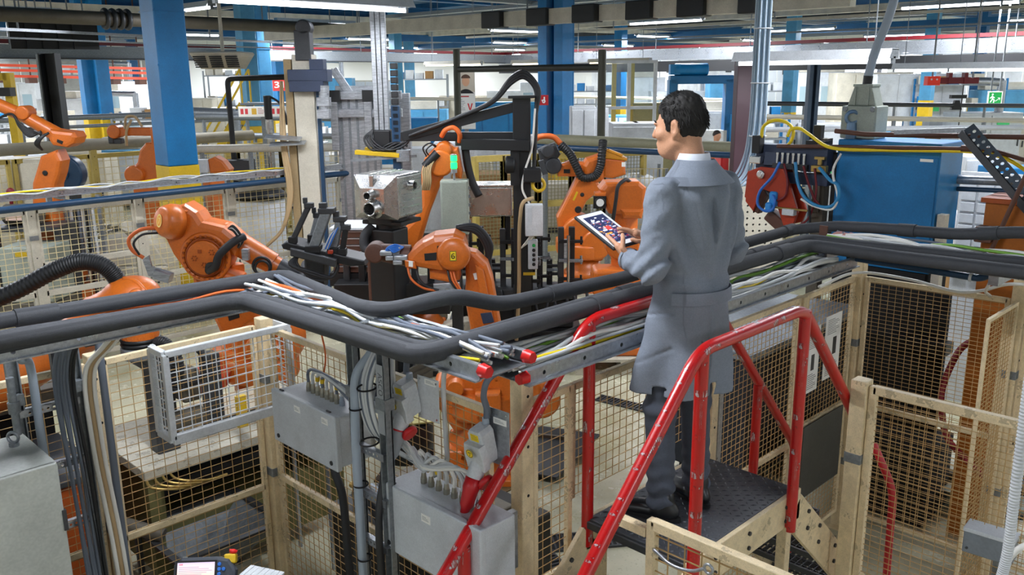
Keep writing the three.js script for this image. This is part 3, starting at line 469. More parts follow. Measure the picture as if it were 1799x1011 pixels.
const labelTag = (parent, x, y, z, w, h) => { const p = part(parent, 'name_plate', box(w, h, 0.003, x, y, z, 0.001), M.label); const s = sheet(w * 0.86, h * 0.7, canvasTex(128, 48, (c, W, H) => { c.fillStyle = '#efefe9'; c.fillRect(0, 0, W, H); textLines(c, 10, 118, 8, 44, 3, '#8a8f96'); }), 0.003); s.position.set(x, y, z + 0.0008); p.add(s); };
const [jb1, lid1, gl1] = junctionBox('left grey junction box hung on the fence beside the cable ladder', -3.665, -3.12, 1.362, 1.63, -2.0, 0.2, [-3.52, -3.24], 8);
labelTag(lid1, -3.43, 1.585, -1.999, 0.05, 0.03); labelTag(lid1, -3.2, 1.59, -1.999, 0.05, 0.03);
const [jb2, lid2, gl2] = junctionBox('right grey junction box hung lower, left of the red handrail', -2.8, -2.18, 1.13, 1.44, -2.0, 0.2, [-2.66, -2.32], 8);
labelTag(lid2, -2.5, 1.37, -1.999, 0.055, 0.035); for (const [jb, x0, x1, y] of [[jb1, -3.66, -3.12, 1.632], [jb2, -2.8, -2.18, 1.442]]) for (const x of [x0 + 0.05, x1 - 0.09]) part(jb, 'hinge_pin', cyl([x, y, -2.02], [x + 0.03, y, -2.02], 0.005), M.darkSteel);
gl1.forEach((p, i) => solo('gland_cable', 'grey cable arching out of the left junction box lid', 'cable', hose([p, add(p, [0.0, 0.05, 0]), add(p, [0.06, 0.085 - i * 0.004, 0.01]), [-3.1, 1.715 - (i % 4) * 0.012, -2.11 + (i % 2) * 0.02], [-2.95, 1.715 - (i % 4) * 0.012, -2.07 + (i % 3) * 0.02], [-2.86, 1.8 + (i % 3) * 0.02, -2.05], [-2.84 + (i % 4) * 0.012, 2.06, -2.1]], 0.008, 40, 7), i % 3 ? M.cableGrey : M.cableDark, 'cables of the left junction box'));
gl2.forEach((p, i) => solo('gland_cable', 'grey cable arching out of the right junction box lid', 'cable', hose([p, add(p, [0, 0.05, 0]), add(p, [-0.07, 0.1, 0.0]), [-2.62 - (i % 2) * 0.02, 1.53 - (i % 3) * 0.012, -2.1], [-2.72, 1.55 + (i % 4) * 0.012, -2.1], [-2.8, 1.62, -2.09 - (i % 3) * 0.012], [-2.82 + (i % 4) * 0.01, 2.03, -2.09]], 0.008, 40, 7), i % 3 === 1 ? M.cableWhite : M.cableGrey, 'cables of the right junction box'));
for (const [i, p] of [[2, gl1[2]], [3, gl1[3]], [6, gl1[6]]]) solo('cable_marker', 'yellow marker sleeve on a cable of the left junction box', 'marker', cyl(add(p, [0, 0.03, 0]), add(p, [0.004, 0.05, 0]), 0.0105), M.yellow, 'yellow cable markers left');
for (const p of [gl2[1], gl2[2]]) solo('cable_marker', 'yellow marker sleeve on a cable of the right junction box', 'marker', cyl(add(p, [-0.004, 0.03, 0]), add(p, [-0.012, 0.05, 0]), 0.0105), M.yellow, 'yellow cable markers right');
solo('black_hose', 'thick black hose dropping from beneath the left junction box', 'hose', hose([[-3.3, 1.37, -2.1], [-3.27, 1.3, -2.08], [-3.22, 1.2, -2.08], [-3.2, 0.9, -2.08], [-3.21, 0.5, -2.1], [-3.25, 0.02, -2.1]], 0.02, 40, 10), M.rubber);

// ------------------------------------------------------------------ vertical cable ladders
function ladder(label, a, b, y0, y1, rungs, tall) {
  const t = thing('cable_ladder', label, 'cable ladder');
  const d = mul(sub(b, a), 1 / v3(a).distanceTo(v3(b))), ang = Math.atan2(-d[2], d[0]);
  for (const p of [a, b]) part(t, 'side_rail', [box(0.05, y1 - y0, 0.006, 0, 0, -0.012), box(0.006, y1 - y0, 0.035, -0.022, 0, 0), box(0.006, y1 - y0, 0.035, 0.022, 0, 0)].map((g) => g.rotateY(ang).translate(p[0], (y0 + y1) / 2, p[2])), M.galvDull);
  for (const y of rungs) { const L = v3(a).distanceTo(v3(b)), holes = []; for (let x = -L / 2 + 0.04; x < L / 2 - 0.03; x += 0.025) holes.push([x, 0, 0.006]); part(t, 'rung', [plate([[-L / 2, -0.016], [L / 2, -0.016], [L / 2, 0.016], [-L / 2, 0.016]], 0.003, 0, holes).rotateY(ang).translate((a[0] + b[0]) / 2 + Math.sin(ang) * 0.02, y, (a[2] + b[2]) / 2 + Math.cos(ang) * 0.02), bar(add([a[0], y + 0.016, a[2]], [0, 0, 0.008]), add([b[0], y + 0.016, b[2]], [0, 0, 0.008]), 0.024, 0.003)], M.galv); }
  for (const p of [a, b]) part(t, 'clamp', box(0.066, 0.05, 0.05, p[0], y1 - 0.23, p[2]), M.galvDull);
  return t;
}
const lz = -2.0;
const lad = ladder('galvanised vertical cable ladder between the two junction boxes', [-2.95, 0, lz], [-2.74, 0, lz], 0, 2.03, [0.3, 0.5, 0.72, 0.92, 1.13, 1.35, 1.56, 1.77], 2.0);
{ // pencilled letters on the ladder rail
  const s = sheet(0.045, 0.3, canvasTex(40, 256, (c, W, H) => { c.fillStyle = '#9b9fa2'; c.fillRect(0, 0, W, H); c.fillStyle = '#3a3d40'; c.save(); c.translate(30, 30); c.rotate(Math.PI / 2); c.font = '34px sans-serif'; c.fillText('ASCO  S', 0, 20); c.restore(); }), 0.002); s.position.set(-2.74, 1.82, lz + 0.02); s.name = 'pencil_writing'; lad.add(s);
}
solo('conduit_pipe', 'pale grey plastic conduit pipe tied to the cable ladder', 'conduit', sweep(curve([[-2.9, 0, lz + 0.045], [-2.895, 1.0, lz + 0.045], [-2.89, 1.75, lz + 0.045], [-2.885, 1.9, lz + 0.03], [-2.86, 1.98, lz - 0.03], [-2.84, 2.03, lz - 0.08]], 60), 0.019, 12), M.conduit);
for (let i = 0; i < 6; i++) { const x = -2.87 + (i % 3) * 0.014 + (i > 2 ? 0.05 : 0); solo('riser_cable', 'grey cable rising in the ladder bundle to the tray', 'cable', hose([[-2.66, 1.51 + (i % 3) * 0.012, lz - 0.11], [-2.74, 1.53, lz - 0.1], [x + 0.03, 1.58, lz - 0.05], [x + 0.01, 1.68, lz + 0.01], [x - 0.01, 1.88, lz + 0.02], [x, 2.07, lz - 0.08]], 0.01, 40, 7), i % 3 === 1 ? M.cableDark : M.cableGrey, 'riser cables in the ladder'); }
for (const [x, y, w] of [[-2.89, 1.75, 0.03], [-2.89, 1.4, 0.03], [-2.89, 1.05, 0.03], [-2.81, 1.62, 0.04], [-2.81, 1.86, 0.04], [-2.89, 0.75, 0.03]]) solo('cable_tie', 'black cable tie round the lines on the ladder', 'cable tie', torus(w, 0.004, [x, y, lz + 0.035], [0, 1, 0.1]), M.blackMatt, 'cable ties on the ladder');
// left ladder and bundle in front of the left fence
ladder('galvanised cable ladder at the left edge behind the grey cabinet', [-4.05, 0, -1.0], [-4.05, 0, -1.25], 0, 1.98, [0.4, 0.75, 1.1, 1.4, 1.68], 1.9);
for (let i = 0; i < 7; i++) { const z = -1.14 - i * 0.013; solo('drop_cable', i < 5 ? 'blue-grey cable in the bundle hanging before the left fence' : 'black cable in the bundle hanging before the left fence', 'cable', hose([[-3.75, 2.04, z], [-3.88, 1.97, z], [-3.98, 1.8, z], [-3.99, 1.3, z - 0.02 + (i % 2) * 0.012], [-3.98, 0.7, z - 0.03], [-3.98, 0.02, z - 0.03]], 0.0085, 40, 7), i < 5 ? M.cableDark : M.cableBlack, 'cables hanging before the left fence'); }
for (let i = 0; i < 3; i++) { const z = -1.33 - i * 0.02; solo('drop_cable', 'pale tan cable looping down in front of the left fence post', 'cable', hose([[-3.78, 2.04, z - 0.03], [-3.9, 1.94, z], [-3.99, 1.83, z + 0.05], [-4.0, 1.5, z + 0.06], [-3.99, 0.9, z + 0.03], [-3.98, 0.02, z + 0.02]], 0.011, 40, 7), i === 1 ? M.cableTan : M.cableWhite, 'pale cables before the left fence'); }
solo('conduit_pipe', 'bent grey conduit pipe left of the hanging cable bundle', 'conduit', sweep(fillet([[-3.8, 1.99, -0.98], [-3.99, 1.93, -1.06], [-3.99, 0.1, -1.06], [-3.99, 0, -1.06]], 0.12, 7), 0.018, 12), M.conduit);
solo('conduit_pipe', 'dark upright pipe right of the hanging cable bundle', 'conduit', cyl([-4.03, 0, -1.36], [-4.03, 1.95, -1.36], 0.017), M.cableDark);
solo('conduit_pipe', 'short galvanised pipe with a collar left of the bent conduit', 'conduit', [cyl([-4.02, 0, -0.98], [-4.02, 1.86, -0.98], 0.016), cyl([-4.02, 1.7, -0.98], [-4.02, 1.75, -0.98], 0.024)], M.galvDull);

// ------------------------------------------------------------------ plugs and sockets
function plugSet(label, c, plugMat, o) {
  const t = thing('power_socket', label, 'socket', c, o.turn || 0); t.scale.setScalar(0.86); const tip = (g) => g.rotateX(0.22);
  const hs = part(t, 'housing', [tip(plate([[-0.045, -0.085], [0.045, -0.085], [0.045, 0.07], [0.03, 0.09], [-0.03, 0.09], [-0.045, 0.07]], 0.085, 0.008)), tip(plate([[-0.055, -0.1], [0.055, -0.1], [0.06, -0.03], [0.05, 0.03], [-0.05, 0.03], [-0.06, -0.03]], 0.045, 0.006).translate(0, 0, 0.05))], M.white);
  const s1 = sheet(0.05, 0.036, canvasTex(64, 46, (x, w, h) => { x.fillStyle = '#f4d316'; x.fillRect(0, 0, w, h); textLines(x, 6, 58, 6, 42, 4, '#a08a20'); }), 0); s1.rotation.x = 0.22; s1.position.set(0, 0.045, 0.053); hs.add(s1);
  const s2 = new THREE.Mesh(new THREE.CircleGeometry(0.022, 20), new THREE.MeshStandardMaterial({ roughness: 0.6, map: canvasTex(64, 64, (x) => { x.fillStyle = '#f4d316'; x.fillRect(0, 0, 64, 64); x.strokeStyle = '#333'; x.lineWidth = 4; x.beginPath(); x.arc(32, 32, 27, 0, 7); x.stroke(); x.fillStyle = '#222'; x.font = 'bold 20px sans-serif'; x.textAlign = 'center'; x.fillText('380', 32, 32); x.fillText('V', 32, 50); }) })); s2.name = 'voltage_sticker'; s2.rotation.x = 0.22; s2.position.set(0, -0.02, 0.088); hs.add(s2);
  part(t, 'gland', cyl([0, 0.085, -0.02], [0, 0.12, -0.02], 0.018, 0.016), M.conduit);
  part(t, 'socket_collar', cyl([0, -0.075, 0.02], [-0.006, -0.15, 0.055], 0.042, 0.039, 20), M.white);
  const pl = part(t, 'plug', lathe([[0, 0], [0.04, 0], [0.041, 0.05], [0.036, 0.07], [0.032, 0.13], [0.022, 0.15], [0.02, 0.17], [0, 0.17]], [-0.006, -0.15, 0.055], [-0.08, -1, 0.35], 20), plugMat);
  part(t, 'red_flap', drum([0.03, -0.16, 0.03], [0.055, -0.175, 0.03], 0.042, 0.01), M.redPlug);
  if (plugMat !== M.redPlug) part(t, 'red_ring', cyl([-0.006, -0.148, 0.054], [-0.0065, -0.154, 0.056], 0.0425, 0.0425), M.redPlug);
  part(t, 'back_plate', box(o.pw, o.ph, 0.004, o.px, o.py, -0.05, 0.0015), o.pm);
  for (const [x, y] of [[-1, 1], [1, 1], [-1, -1], [1, -1]]) part(t, 'plate_screw', cyl([o.px + x * (o.pw / 2 - 0.015), o.py + y * (o.ph / 2 - 0.018), -0.048], [o.px + x * (o.pw / 2 - 0.015), o.py + y * (o.ph / 2 - 0.018), -0.044], 0.006, 0.006, 6), M.chrome);
  labelTag(t, o.lx, o.ly, -0.046, 0.08, 0.03);
}
plugSet('white power socket with a grey plug left of the corner, by the cable ladder', [-2.76, 1.785, -2.13], mat(0x969b9e, 0.5), { pw: 0.15, ph: 0.22, px: 0.1, py: 0, pm: M.white, lx: 0.12, ly: 0.09, turn: 0.05 });
plugSet('white power socket with a red plug on the galvanised plate at the corner post', [-2.34, 1.69, -2.17], M.redPlug, { pw: 0.16, ph: 0.27, px: 0.04, py: 0.03, pm: M.galv, lx: 0.065, ly: 0.11, turn: 0.05 });
solo('power_cable', 'thick black cable hanging from the grey plug by the ladder', 'cable', hose([[-2.8, 1.53, -2.035], [-2.79, 1.44, -2.01], [-2.77, 1.3, -1.965], [-2.765, 0.8, -1.965], [-2.76, 0.02, -1.965]], 0.017, 40, 10), M.cableBlack);
solo('power_cable', 'thick black cable hanging from the red plug at the corner post', 'cable', hose([[-2.35, 1.43, -2.075], [-2.35, 1.34, -2.05], [-2.3, 1.24, -2.05], [-2.22, 1.13, -2.08], [-2.15, 0.9, -2.12], [-2.14, 0.4, -2.14], [-2.16, 0.02, -2.14]], 0.015, 40, 10), M.cableBlack);
solo('feed_cable', 'grey-blue cable dropping from the tray to the red plug socket', 'cable', hose([[-2.28, 2.0, -2.28], [-2.3, 1.97, -2.17], [-2.32, 1.9, -2.16], [-2.335, 1.83, -2.19], [-2.34, 1.79, -2.19]], 0.013, 24, 8), M.cableDark);
solo('feed_cable', 'grey-blue cable dropping from the tray to the grey plug socket', 'cable', hose([[-2.78, 2.06, -2.12], [-2.78, 1.97, -2.15], [-2.785, 1.88, -2.15]], 0.013, 16, 8), M.cableDark);
solo('feed_cable', 'grey cable looping down the fence between the two sockets', 'cable', hose([[-2.42, 2.05, -2.14], [-2.52, 2.0, -2.17], [-2.6, 1.9, -2.2], [-2.61, 1.6, -2.21], [-2.6, 1.52, -2.2], [-2.63, 1.46, -2.15]], 0.011, 30, 8), M.cableGrey);
solo('red_wire', 'thin red-orange wire hanging down before the fence by the left box', 'wire', hose([[-3.47, 2.05, -2.15], [-3.46, 1.8, -2.19], [-3.47, 1.7, -2.18]], 0.004, 20, 6), M.cableOrange);
solo('slanted_bar', 'dark slanted flat bar behind the fence over the left box', 'bar', bar([-3.42, 1.95, -2.34], [-3.52, 0.0, -2.3], 0.02, 0.02), M.darkSteel);

// ------------------------------------------------------------------ grey cabinet, pendant, white box at the bottom left
{
  const t = thing('control_cabinet', 'large pale grey cabinet with an eye bolt at the lower left edge', 'cabinet');
  part(t, 'body', box2([-4.02, 0.1, -0.98], [-3.62, 1.58, -0.1], 0.01), M.cabGrey); part(t, 'plinth', box2([-4.0, 0, -0.96], [-3.66, 0.1, -0.12]), M.darkSteel);
  const d = part(t, 'door', box2([-3.62, 0.12, -1.0], [-3.595, 1.6, -0.08], 0.008), M.cabGrey); part(t, 'roof_sheet', box2([-4.03, 1.58, -1.0], [-3.6, 1.6, -0.08], 0.006), M.cabGrey);
  part(d, 'hinge', box2([-3.612, 1.3, -1.006], [-3.59, 1.39, -0.99]), M.darkSteel); part(t, 'eye_bolt', [cyl([-3.9, 1.6, -0.93], [-3.9, 1.615, -0.93], 0.02), torus(0.022, 0.007, [-3.9, 1.638, -0.93], [0.7, 0, 0.7])], M.galv);
}
{
  const c = [-3.258, 1.041, -1.409], t = thing('teach_pendant', 'dark robot teach pendant with a lit screen at the bottom edge', 'teach pendant', c, Math.PI / 4 + 0.05); t.rotation.order = 'YXZ'; t.rotation.x = -0.5;
  part(t, 'case', plate([[-0.13, -0.1], [0.09, -0.1], [0.13, -0.06], [0.13, 0.03], [0.1, 0.075], [0.05, 0.085], [-0.1, 0.085], [-0.13, 0.055]], 0.05, 0.012), mat(0x3b4048, 0.55));
  const scr = sheet(0.155, 0.12, canvasTex(256, 200, (x, w, h) => { const g = x.createLinearGradient(0, 0, 0, h); g.addColorStop(0, '#c9b9d6'); g.addColorStop(0.4, '#e6c3b4'); g.addColorStop(1, '#f3c9a0'); x.fillStyle = g; x.fillRect(0, 0, w, h); x.fillStyle = '#e0302a'; x.font = 'bold 14px sans-serif'; x.fillText('ABB', 10, 18); textLines(x, 10, 240, 30, 90, 5, '#a58f9f'); }), 0.05, { glow: 0.55, name: 'screen' }); scr.position.set(-0.035, 0.005, 0.0005); t.add(scr);
  part(t, 'screen_bezel', [box(0.17, 0.008, 0.006, -0.035, 0.069, 0.025), box(0.008, 0.13, 0.006, -0.117, 0.005, 0.025), box(0.008, 0.13, 0.006, 0.047, 0.005, 0.025)], M.black);
  for (const [x, y] of [[0.062, 0.055], [0.062, 0.035], [0.062, 0.015], [0.08, 0.035]]) part(t, 'blue_key', drum([x, y, 0.02], [x, y, 0.03], 0.008, 0.002, 14), M.cableBlue);
  part(t, 'joystick', lathe([[0, 0], [0.034, 0], [0.032, 0.008], [0.012, 0.012], [0.012, 0.026], [0.018, 0.03], [0.018, 0.036], [0, 0.038]], [0.092, -0.02, 0.022], [0, 0, 1], 20), M.rubber);
  const es = part(t, 'stop_button_base', box(0.05, 0.04, 0.04, 0.1, 0.075, -0.004, 0.008), M.yellow); part(es, 'red_stop_button', lathe([[0, 0], [0.012, 0], [0.017, 0.008], [0.017, 0.016], [0, 0.02]], [0.108, 0.095, 0], [0.2, 1, 0], 16), M.red);
  part(t, 'latch', box(0.02, 0.008, 0.01, -0.085, 0.085, 0.01), M.chrome); part(t, 'holder_post', box(0.03, c[1] + 0.06, 0.03, 0, -(c[1] + 0.06) / 2 - 0.08, -0.04).rotateX(0.5), M.galvDull);
}
{ const c = [-3.057, 1.081, -1.539], t = thing('white_box', 'pale ridged plastic box right of the teach pendant at the bottom edge', 'box', [c[0], 0, c[2]], Math.PI / 4 - 0.35); part(t, 'body', box(0.16, c[1] - 0.01, 0.14, 0, (c[1] - 0.01) / 2, 0, 0.006), M.white); for (let i = 0; i < 6; i++) part(t, 'ridge', box(0.006, 0.006, 0.14, -0.065 + i * 0.026, c[1] - 0.008, 0, 0.002), M.white); part(t, 'lid', box(0.17, 0.012, 0.15, 0, c[1] - 0.014, 0, 0.004), M.white); }
// right edge: ribbed white conduit, grey box
solo('flexible_conduit', 'white ribbed flexible conduit rising at the right edge', 'conduit', ribbed([[-0.741, 1.256, -3.148], [-0.723, 1.425, -3.166], [-0.724, 1.655, -3.165], [-0.726, 1.949, -3.163], [-0.728, 2.23, -3.161]], 0.016, 90, 0.16), M.white);
{ const p = [-0.978, 1.053, -3.972], t = thing('small_junction_box', 'small grey metal box behind the mesh gate at lower right', 'junction box', p, 0.06); part(t, 'body', box(0.2, 0.11, 0.1, 0, 0, 0, 0.006), mat(0x8b939b, 0.5, { map: T.grime })); part(t, 'lid', box(0.206, 0.02, 0.106, 0, 0.056, 0, 0.004), M.boxGrey); part(t, 'stand', box(0.03, p[1] - 0.05, 0.03, 0.02, -(p[1] + 0.05) / 2, -0.06), M.galvDull); part(t, 'screw', cyl([-0.08, -0.03, 0.05], [-0.08, -0.03, 0.054], 0.006), M.darkSteel); }
solo('white_cable', 'white looped cable at the lower right corner', 'cable', hose([[-0.799, 1.162, -3.443], [-0.783, 1.272, -3.46], [-0.745, 1.332, -3.498], [-0.683, 1.331, -3.559]], 0.012, 24), M.cableWhite);
// ------------------------------------------------------------------ implicit surfaces (surface nets) for bodies and castings
function nets(f, lo, hi, cell) {
  const n = [0, 1, 2].map((i) => Math.ceil((hi[i] - lo[i]) / cell) + 1), [nx, ny, nz] = n, F = new Float32Array(nx * ny * nz), id = (i, j, k) => i + nx * (j + ny * k);
  for (let k = 0; k < nz; k++) for (let j = 0; j < ny; j++) for (let i = 0; i < nx; i++) F[id(i, j, k)] = f(lo[0] + i * cell, lo[1] + j * cell, lo[2] + k * cell);
  const vid = new Int32Array(nx * ny * nz).fill(-1), pos = [], idx = [];
  for (let k = 0; k < nz - 1; k++) for (let j = 0; j < ny - 1; j++) for (let i = 0; i < nx - 1; i++) {
    let c = 0, sx = 0, sy = 0, sz = 0, m = 0; const q = [];
    for (let b = 0; b < 8; b++) { const v = F[id(i + (b & 1), j + ((b >> 1) & 1), k + (b >> 2))]; q.push(v); if (v < 0) m |= 1 << b; }
    if (m === 0 || m === 255) continue;
    for (let a = 0; a < 8; a++) for (let s = 1; s < 8; s <<= 1) { const b = a | s; if (b === a || ((q[a] < 0) === (q[b] < 0))) continue; const t = q[a] / (q[a] - q[b]); sx += (a & 1) + (((b & 1) - (a & 1)) * t); sy += ((a >> 1) & 1) + ((((b >> 1) & 1) - ((a >> 1) & 1)) * t); sz += (a >> 2) + (((b >> 2) - (a >> 2)) * t); c++; }
    vid[id(i, j, k)] = pos.length / 3; pos.push(lo[0] + (i + sx / c) * cell, lo[1] + (j + sy / c) * cell, lo[2] + (k + sz / c) * cell);
  }
  const quad = (a, b, c, d, flip) => { if (a < 0 || b < 0 || c < 0 || d < 0) return; if (flip) idx.push(a, c, b, a, d, c); else idx.push(a, b, c, a, c, d); };
  for (let k = 1; k < nz - 1; k++) for (let j = 1; j < ny - 1; j++) for (let i = 1; i < nx - 1; i++) {
    const s = F[id(i, j, k)] < 0;
    if (s !== F[id(i + 1, j, k)] < 0) quad(vid[id(i, j - 1, k - 1)], vid[id(i, j, k - 1)], vid[id(i, j, k)], vid[id(i, j - 1, k)], !s);
    if (s !== F[id(i, j + 1, k)] < 0) quad(vid[id(i - 1, j, k - 1)], vid[id(i, j, k - 1)], vid[id(i, j, k)], vid[id(i - 1, j, k)], s);
    if (s !== F[id(i, j, k + 1)] < 0) quad(vid[id(i - 1, j - 1, k)], vid[id(i, j - 1, k)], vid[id(i, j, k)], vid[id(i - 1, j, k)], !s);
  }
  const g = new THREE.BufferGeometry(); g.setAttribute('position', new THREE.Float32BufferAttribute(pos, 3)); g.setIndex(idx); g.computeVertexNormals(); return g;
}
const smin = (a, b, k) => { const h = Math.max(k - Math.abs(a - b), 0) / k; return Math.min(a, b) - h * h * k * 0.25; };
const smax = (a, b, k) => -smin(-a, -b, k);
function cap(x, y, z, a, b, r1, r2) { const dx = b[0] - a[0], dy = b[1] - a[1], dz = b[2] - a[2], t = cl(((x - a[0]) * dx + (y - a[1]) * dy + (z - a[2]) * dz) / (dx * dx + dy * dy + dz * dz)); return Math.hypot(x - a[0] - dx * t, y - a[1] - dy * t, z - a[2] - dz * t) - (r1 + (r2 - r1) * t); }
const ell = (x, y, z, c, r) => { const u = (x - c[0]) / r[0], v = (y - c[1]) / r[1], w = (z - c[2]) / r[2], q = Math.sqrt(u * u + v * v + w * w); return (q - 1) * Math.min(r[0], r[1], r[2]) * (q < 1 ? 1 : 1); };
function table(y, rows) { let i = 0; while (i < rows.length - 2 && y > rows[i + 1][0]) i++; const a = rows[i], b = rows[i + 1], t = cl((y - a[0]) / (b[0] - a[0])), s = t * t * (3 - 2 * t); return a.map((v, j) => v + (b[j] - v) * s); }
const smoothFine = (g) => { g.userData.ready = true; return uvBox(g); };

// a hand: palm and five fingers as capsule chains. w wrist, d along the palm, n out of the back of the hand, s towards the thumb side
function handField(w, d, n, s, bends, thumb) {
  const at = (a, b, c) => [w[0] + d[0] * a + s[0] * b + n[0] * c, w[1] + d[1] * a + s[1] * b + n[1] * c, w[2] + d[2] * a + s[2] * b + n[2] * c], caps = [];
  const palm = [[at(0, 0.0, 0), at(0.085, 0.03, 0), 0.02, 0.0155], [at(0, 0, 0), at(0.086, 0.01, 0.003), 0.02, 0.0155], [at(0, 0, 0), at(0.082, -0.012, 0.002), 0.02, 0.015], [at(0, -0.005, 0), at(0.074, -0.032, 0), 0.019, 0.014]];
  const L = [[0.038, 0.024, 0.019], [0.042, 0.027, 0.02], [0.039, 0.025, 0.019], [0.031, 0.02, 0.017]], off = [0.031, 0.01, -0.012, -0.032];
  L.forEach((seg, i) => { let p = at(i === 3 ? 0.074 : 0.085, off[i], 0), ang = 0, r = i === 3 ? 0.0085 : 0.0098; seg.forEach((l, j) => { ang += bends[i][j]; const q = add(p, add(mul(d, Math.cos(ang) * l), mul(n, -Math.sin(ang) * l))); caps.push([p, q, r, r * 0.92]); p = q; r *= 0.92; }); });
  { let p = at(0.02, 0.02, -0.004), r = 0.0135; thumb.forEach(([a, b, c]) => { const q = at(a, b, c); caps.push([p, q, r, r * 0.85]); p = q; r *= 0.85; }); }
  return (x, y, z) => { let v = 1; for (const [a, b, r1, r2] of palm) v = smin(v, cap(x, y, z, a, b, r1, r2), 0.014); let fv = 1; for (const [a, b, r1, r2] of caps) fv = Math.min(fv, cap(x, y, z, a, b, r1, r2)); return smin(v, fv, 0.006); };
}
const nrm = (a) => mul(a, 1 / Math.hypot(...a)), crs = (a, b) => [a[1] * b[2] - a[2] * b[1], a[2] * b[0] - a[0] * b[2], a[0] * b[1] - a[1] * b[0]];

// ------------------------------------------------------------------ the man in the grey coat (x left, y up, z forward)
{
  const t = thing('person', 'man in a long grey work coat standing on the platform with a tablet', 'person', [-1.99, PY, -3.05], THREE.MathUtils.degToRad(-100));
  const skin = mat(0xd9a07c, 0.55, { map: T.cloth }), coatM = mat(0x8d96a3, 0.85, { map: T.cloth, bump: T.weave, bs: 0.0004 }), trouM = mat(0x555c69, 0.85, { map: T.cloth, bump: T.weave, bs: 0.0004 }), hairM = mat(0x15120e, 0.7), shoeM = mat(0x17181a, 0.35), shirtM = mat(0xe8edf5, 0.8);
  // head frame turned to the left
  const HC = [0.022, 1.685, 0.072], ya = 0.38, ca = Math.cos(ya), sa = Math.sin(ya), pa = 0.1, cp = Math.cos(pa), sp = Math.sin(pa);
  const toH = (x, y, z) => { const X = x - HC[0], Y = y - HC[1], Z = z - HC[2]; const a = X * ca - Z * sa, c = X * sa + Z * ca; return [a, Y * cp + c * sp, c * cp - Y * sp]; };
  const fromH = (a, b, c) => { const Y = b * cp - c * sp, C = c * cp + b * sp; return [HC[0] + a * ca + C * sa, HC[1] + Y, HC[2] - a * sa + C * ca]; };
  const skull = (x, y, z) => { let d = ell(x, y, z, [0, 0.028, -0.012], [0.072, 0.093, 0.094]); d = smin(d, ell(x, y, z, [0, -0.03, 0.03], [0.062, 0.09, 0.066]), 0.03); return d; };
  const headF = (x, y, z) => {
    let d = skull(x, y, z); d = smin(d, ell(x, y, z, [0, -0.088, 0.05], [0.042, 0.032, 0.042]), 0.035);          // chin
    d = smin(d, cap(x, y, z, [-0.052, -0.06, 0.0], [-0.03, -0.092, 0.045], 0.02, 0.02), 0.02); d = smin(d, cap(x, y, z, [0.052, -0.06, 0.0], [0.03, -0.092, 0.045], 0.02, 0.02), 0.02);   // jaw
    d = smin(d, cap(x, y, z, [0, 0.02, 0.093], [0, -0.026, 0.112], 0.009, 0.012), 0.014);                        // nose
    for (const s of [-1, 1]) { d = smin(d, ell(x, y, z, [s * 0.028, 0.022, 0.088], [0.022, 0.009, 0.01]), 0.012); d = smax(d, -ell(x, y, z, [s * 0.03, 0.004, 0.098], [0.015, 0.009, 0.014]), 0.01); d = smin(d, ell(x, y, z, [s * 0.03, 0.002, 0.082], [0.013, 0.011, 0.012]), 0.004); d = smin(d, ell(x, y, z, [s * 0.045, -0.022, 0.065], [0.022, 0.02, 0.022]), 0.02); const e = smax(ell(x, y, z, [s * 0.078, -0.004, -0.012], [0.012, 0.034, 0.02]), -ell(x, y, z, [s * 0.088, 0.0, -0.006], [0.009, 0.02, 0.011]), 0.006); d = smin(d, e, 0.008); d = smin(d, ell(x, y, z, [s * 0.072, -0.034, -0.004], [0.008, 0.012, 0.01]), 0.006); }
    d = smin(d, ell(x, y, z, [0, -0.058, 0.09], [0.024, 0.007, 0.012]), 0.008); d = smin(d, ell(x, y, z, [0, -0.068, 0.088], [0.021, 0.007, 0.011]), 0.006);
    return d;
  };
  const bodyF = (x, y, z) => { const h = toH(x, y, z); let d = headF(...h); const nb = fromH(0, -0.05, -0.028); d = smin(d, cap(x, y, z, nb, [0, 1.48, 0.0], 0.054, 0.062), 0.03); return d; };
  const headG = nets(bodyF, [-0.12, 1.48, -0.1], [0.16, 1.84, 0.23], 0.0045);
  // hands around the tablet
  const TN = [0.236, 1.198, 0.209], FL = [0.293, 1.288, 0.432], FR = [0.13, 1.288, 0.45], e1 = nrm(sub(FL, TN)), e2 = nrm(sub(FR, FL)), up = nrm(crs(e1, e2)).map((v) => v), tn = up[1] > 0 ? up : mul(up, -1), tc = add(TN, add(mul(e1, 0.122), mul(e2, 0.083)));
  const lw = [0.222, 1.142, 0.118], ld = nrm(sub(add(TN, add(mul(e1, 0.04), mul(e2, 0.03))), lw)), ls0 = nrm([0.75, 0.55, -0.2]), ls = nrm(sub(ls0, mul(ld, ls0[0] * ld[0] + ls0[1] * ld[1] + ls0[2] * ld[2]))), lnv = crs(ld, ls), ln = lnv[1] < 0 ? lnv : mul(lnv, -1);
  const lh = handField(lw, ld, ln, ls, [[0.15, 0.2, 0.2], [0.1, 0.2, 0.2], [0.15, 0.25, 0.2], [0.2, 0.3, 0.2]].map((r) => r.map((v) => -v * 0.2)), [[0.05, 0.05, -0.008], [0.075, 0.058, -0.034], [0.1, 0.05, -0.045]]);
  const rw = [0.02, 1.185, 0.225], rt = add(tc, add(mul(e2, 0.06), add(mul(e1, -0.05), mul(tn, 0.03)))), rd = nrm(sub(rt, rw)), rn = nrm(sub([0, 1, 0], mul(rd, rd[1]))), rs = crs(rn, rd);
  const rs2 = rs[0] * e2[0] + rs[2] * e2[2] < 0 ? mul(rs, -1) : rs;
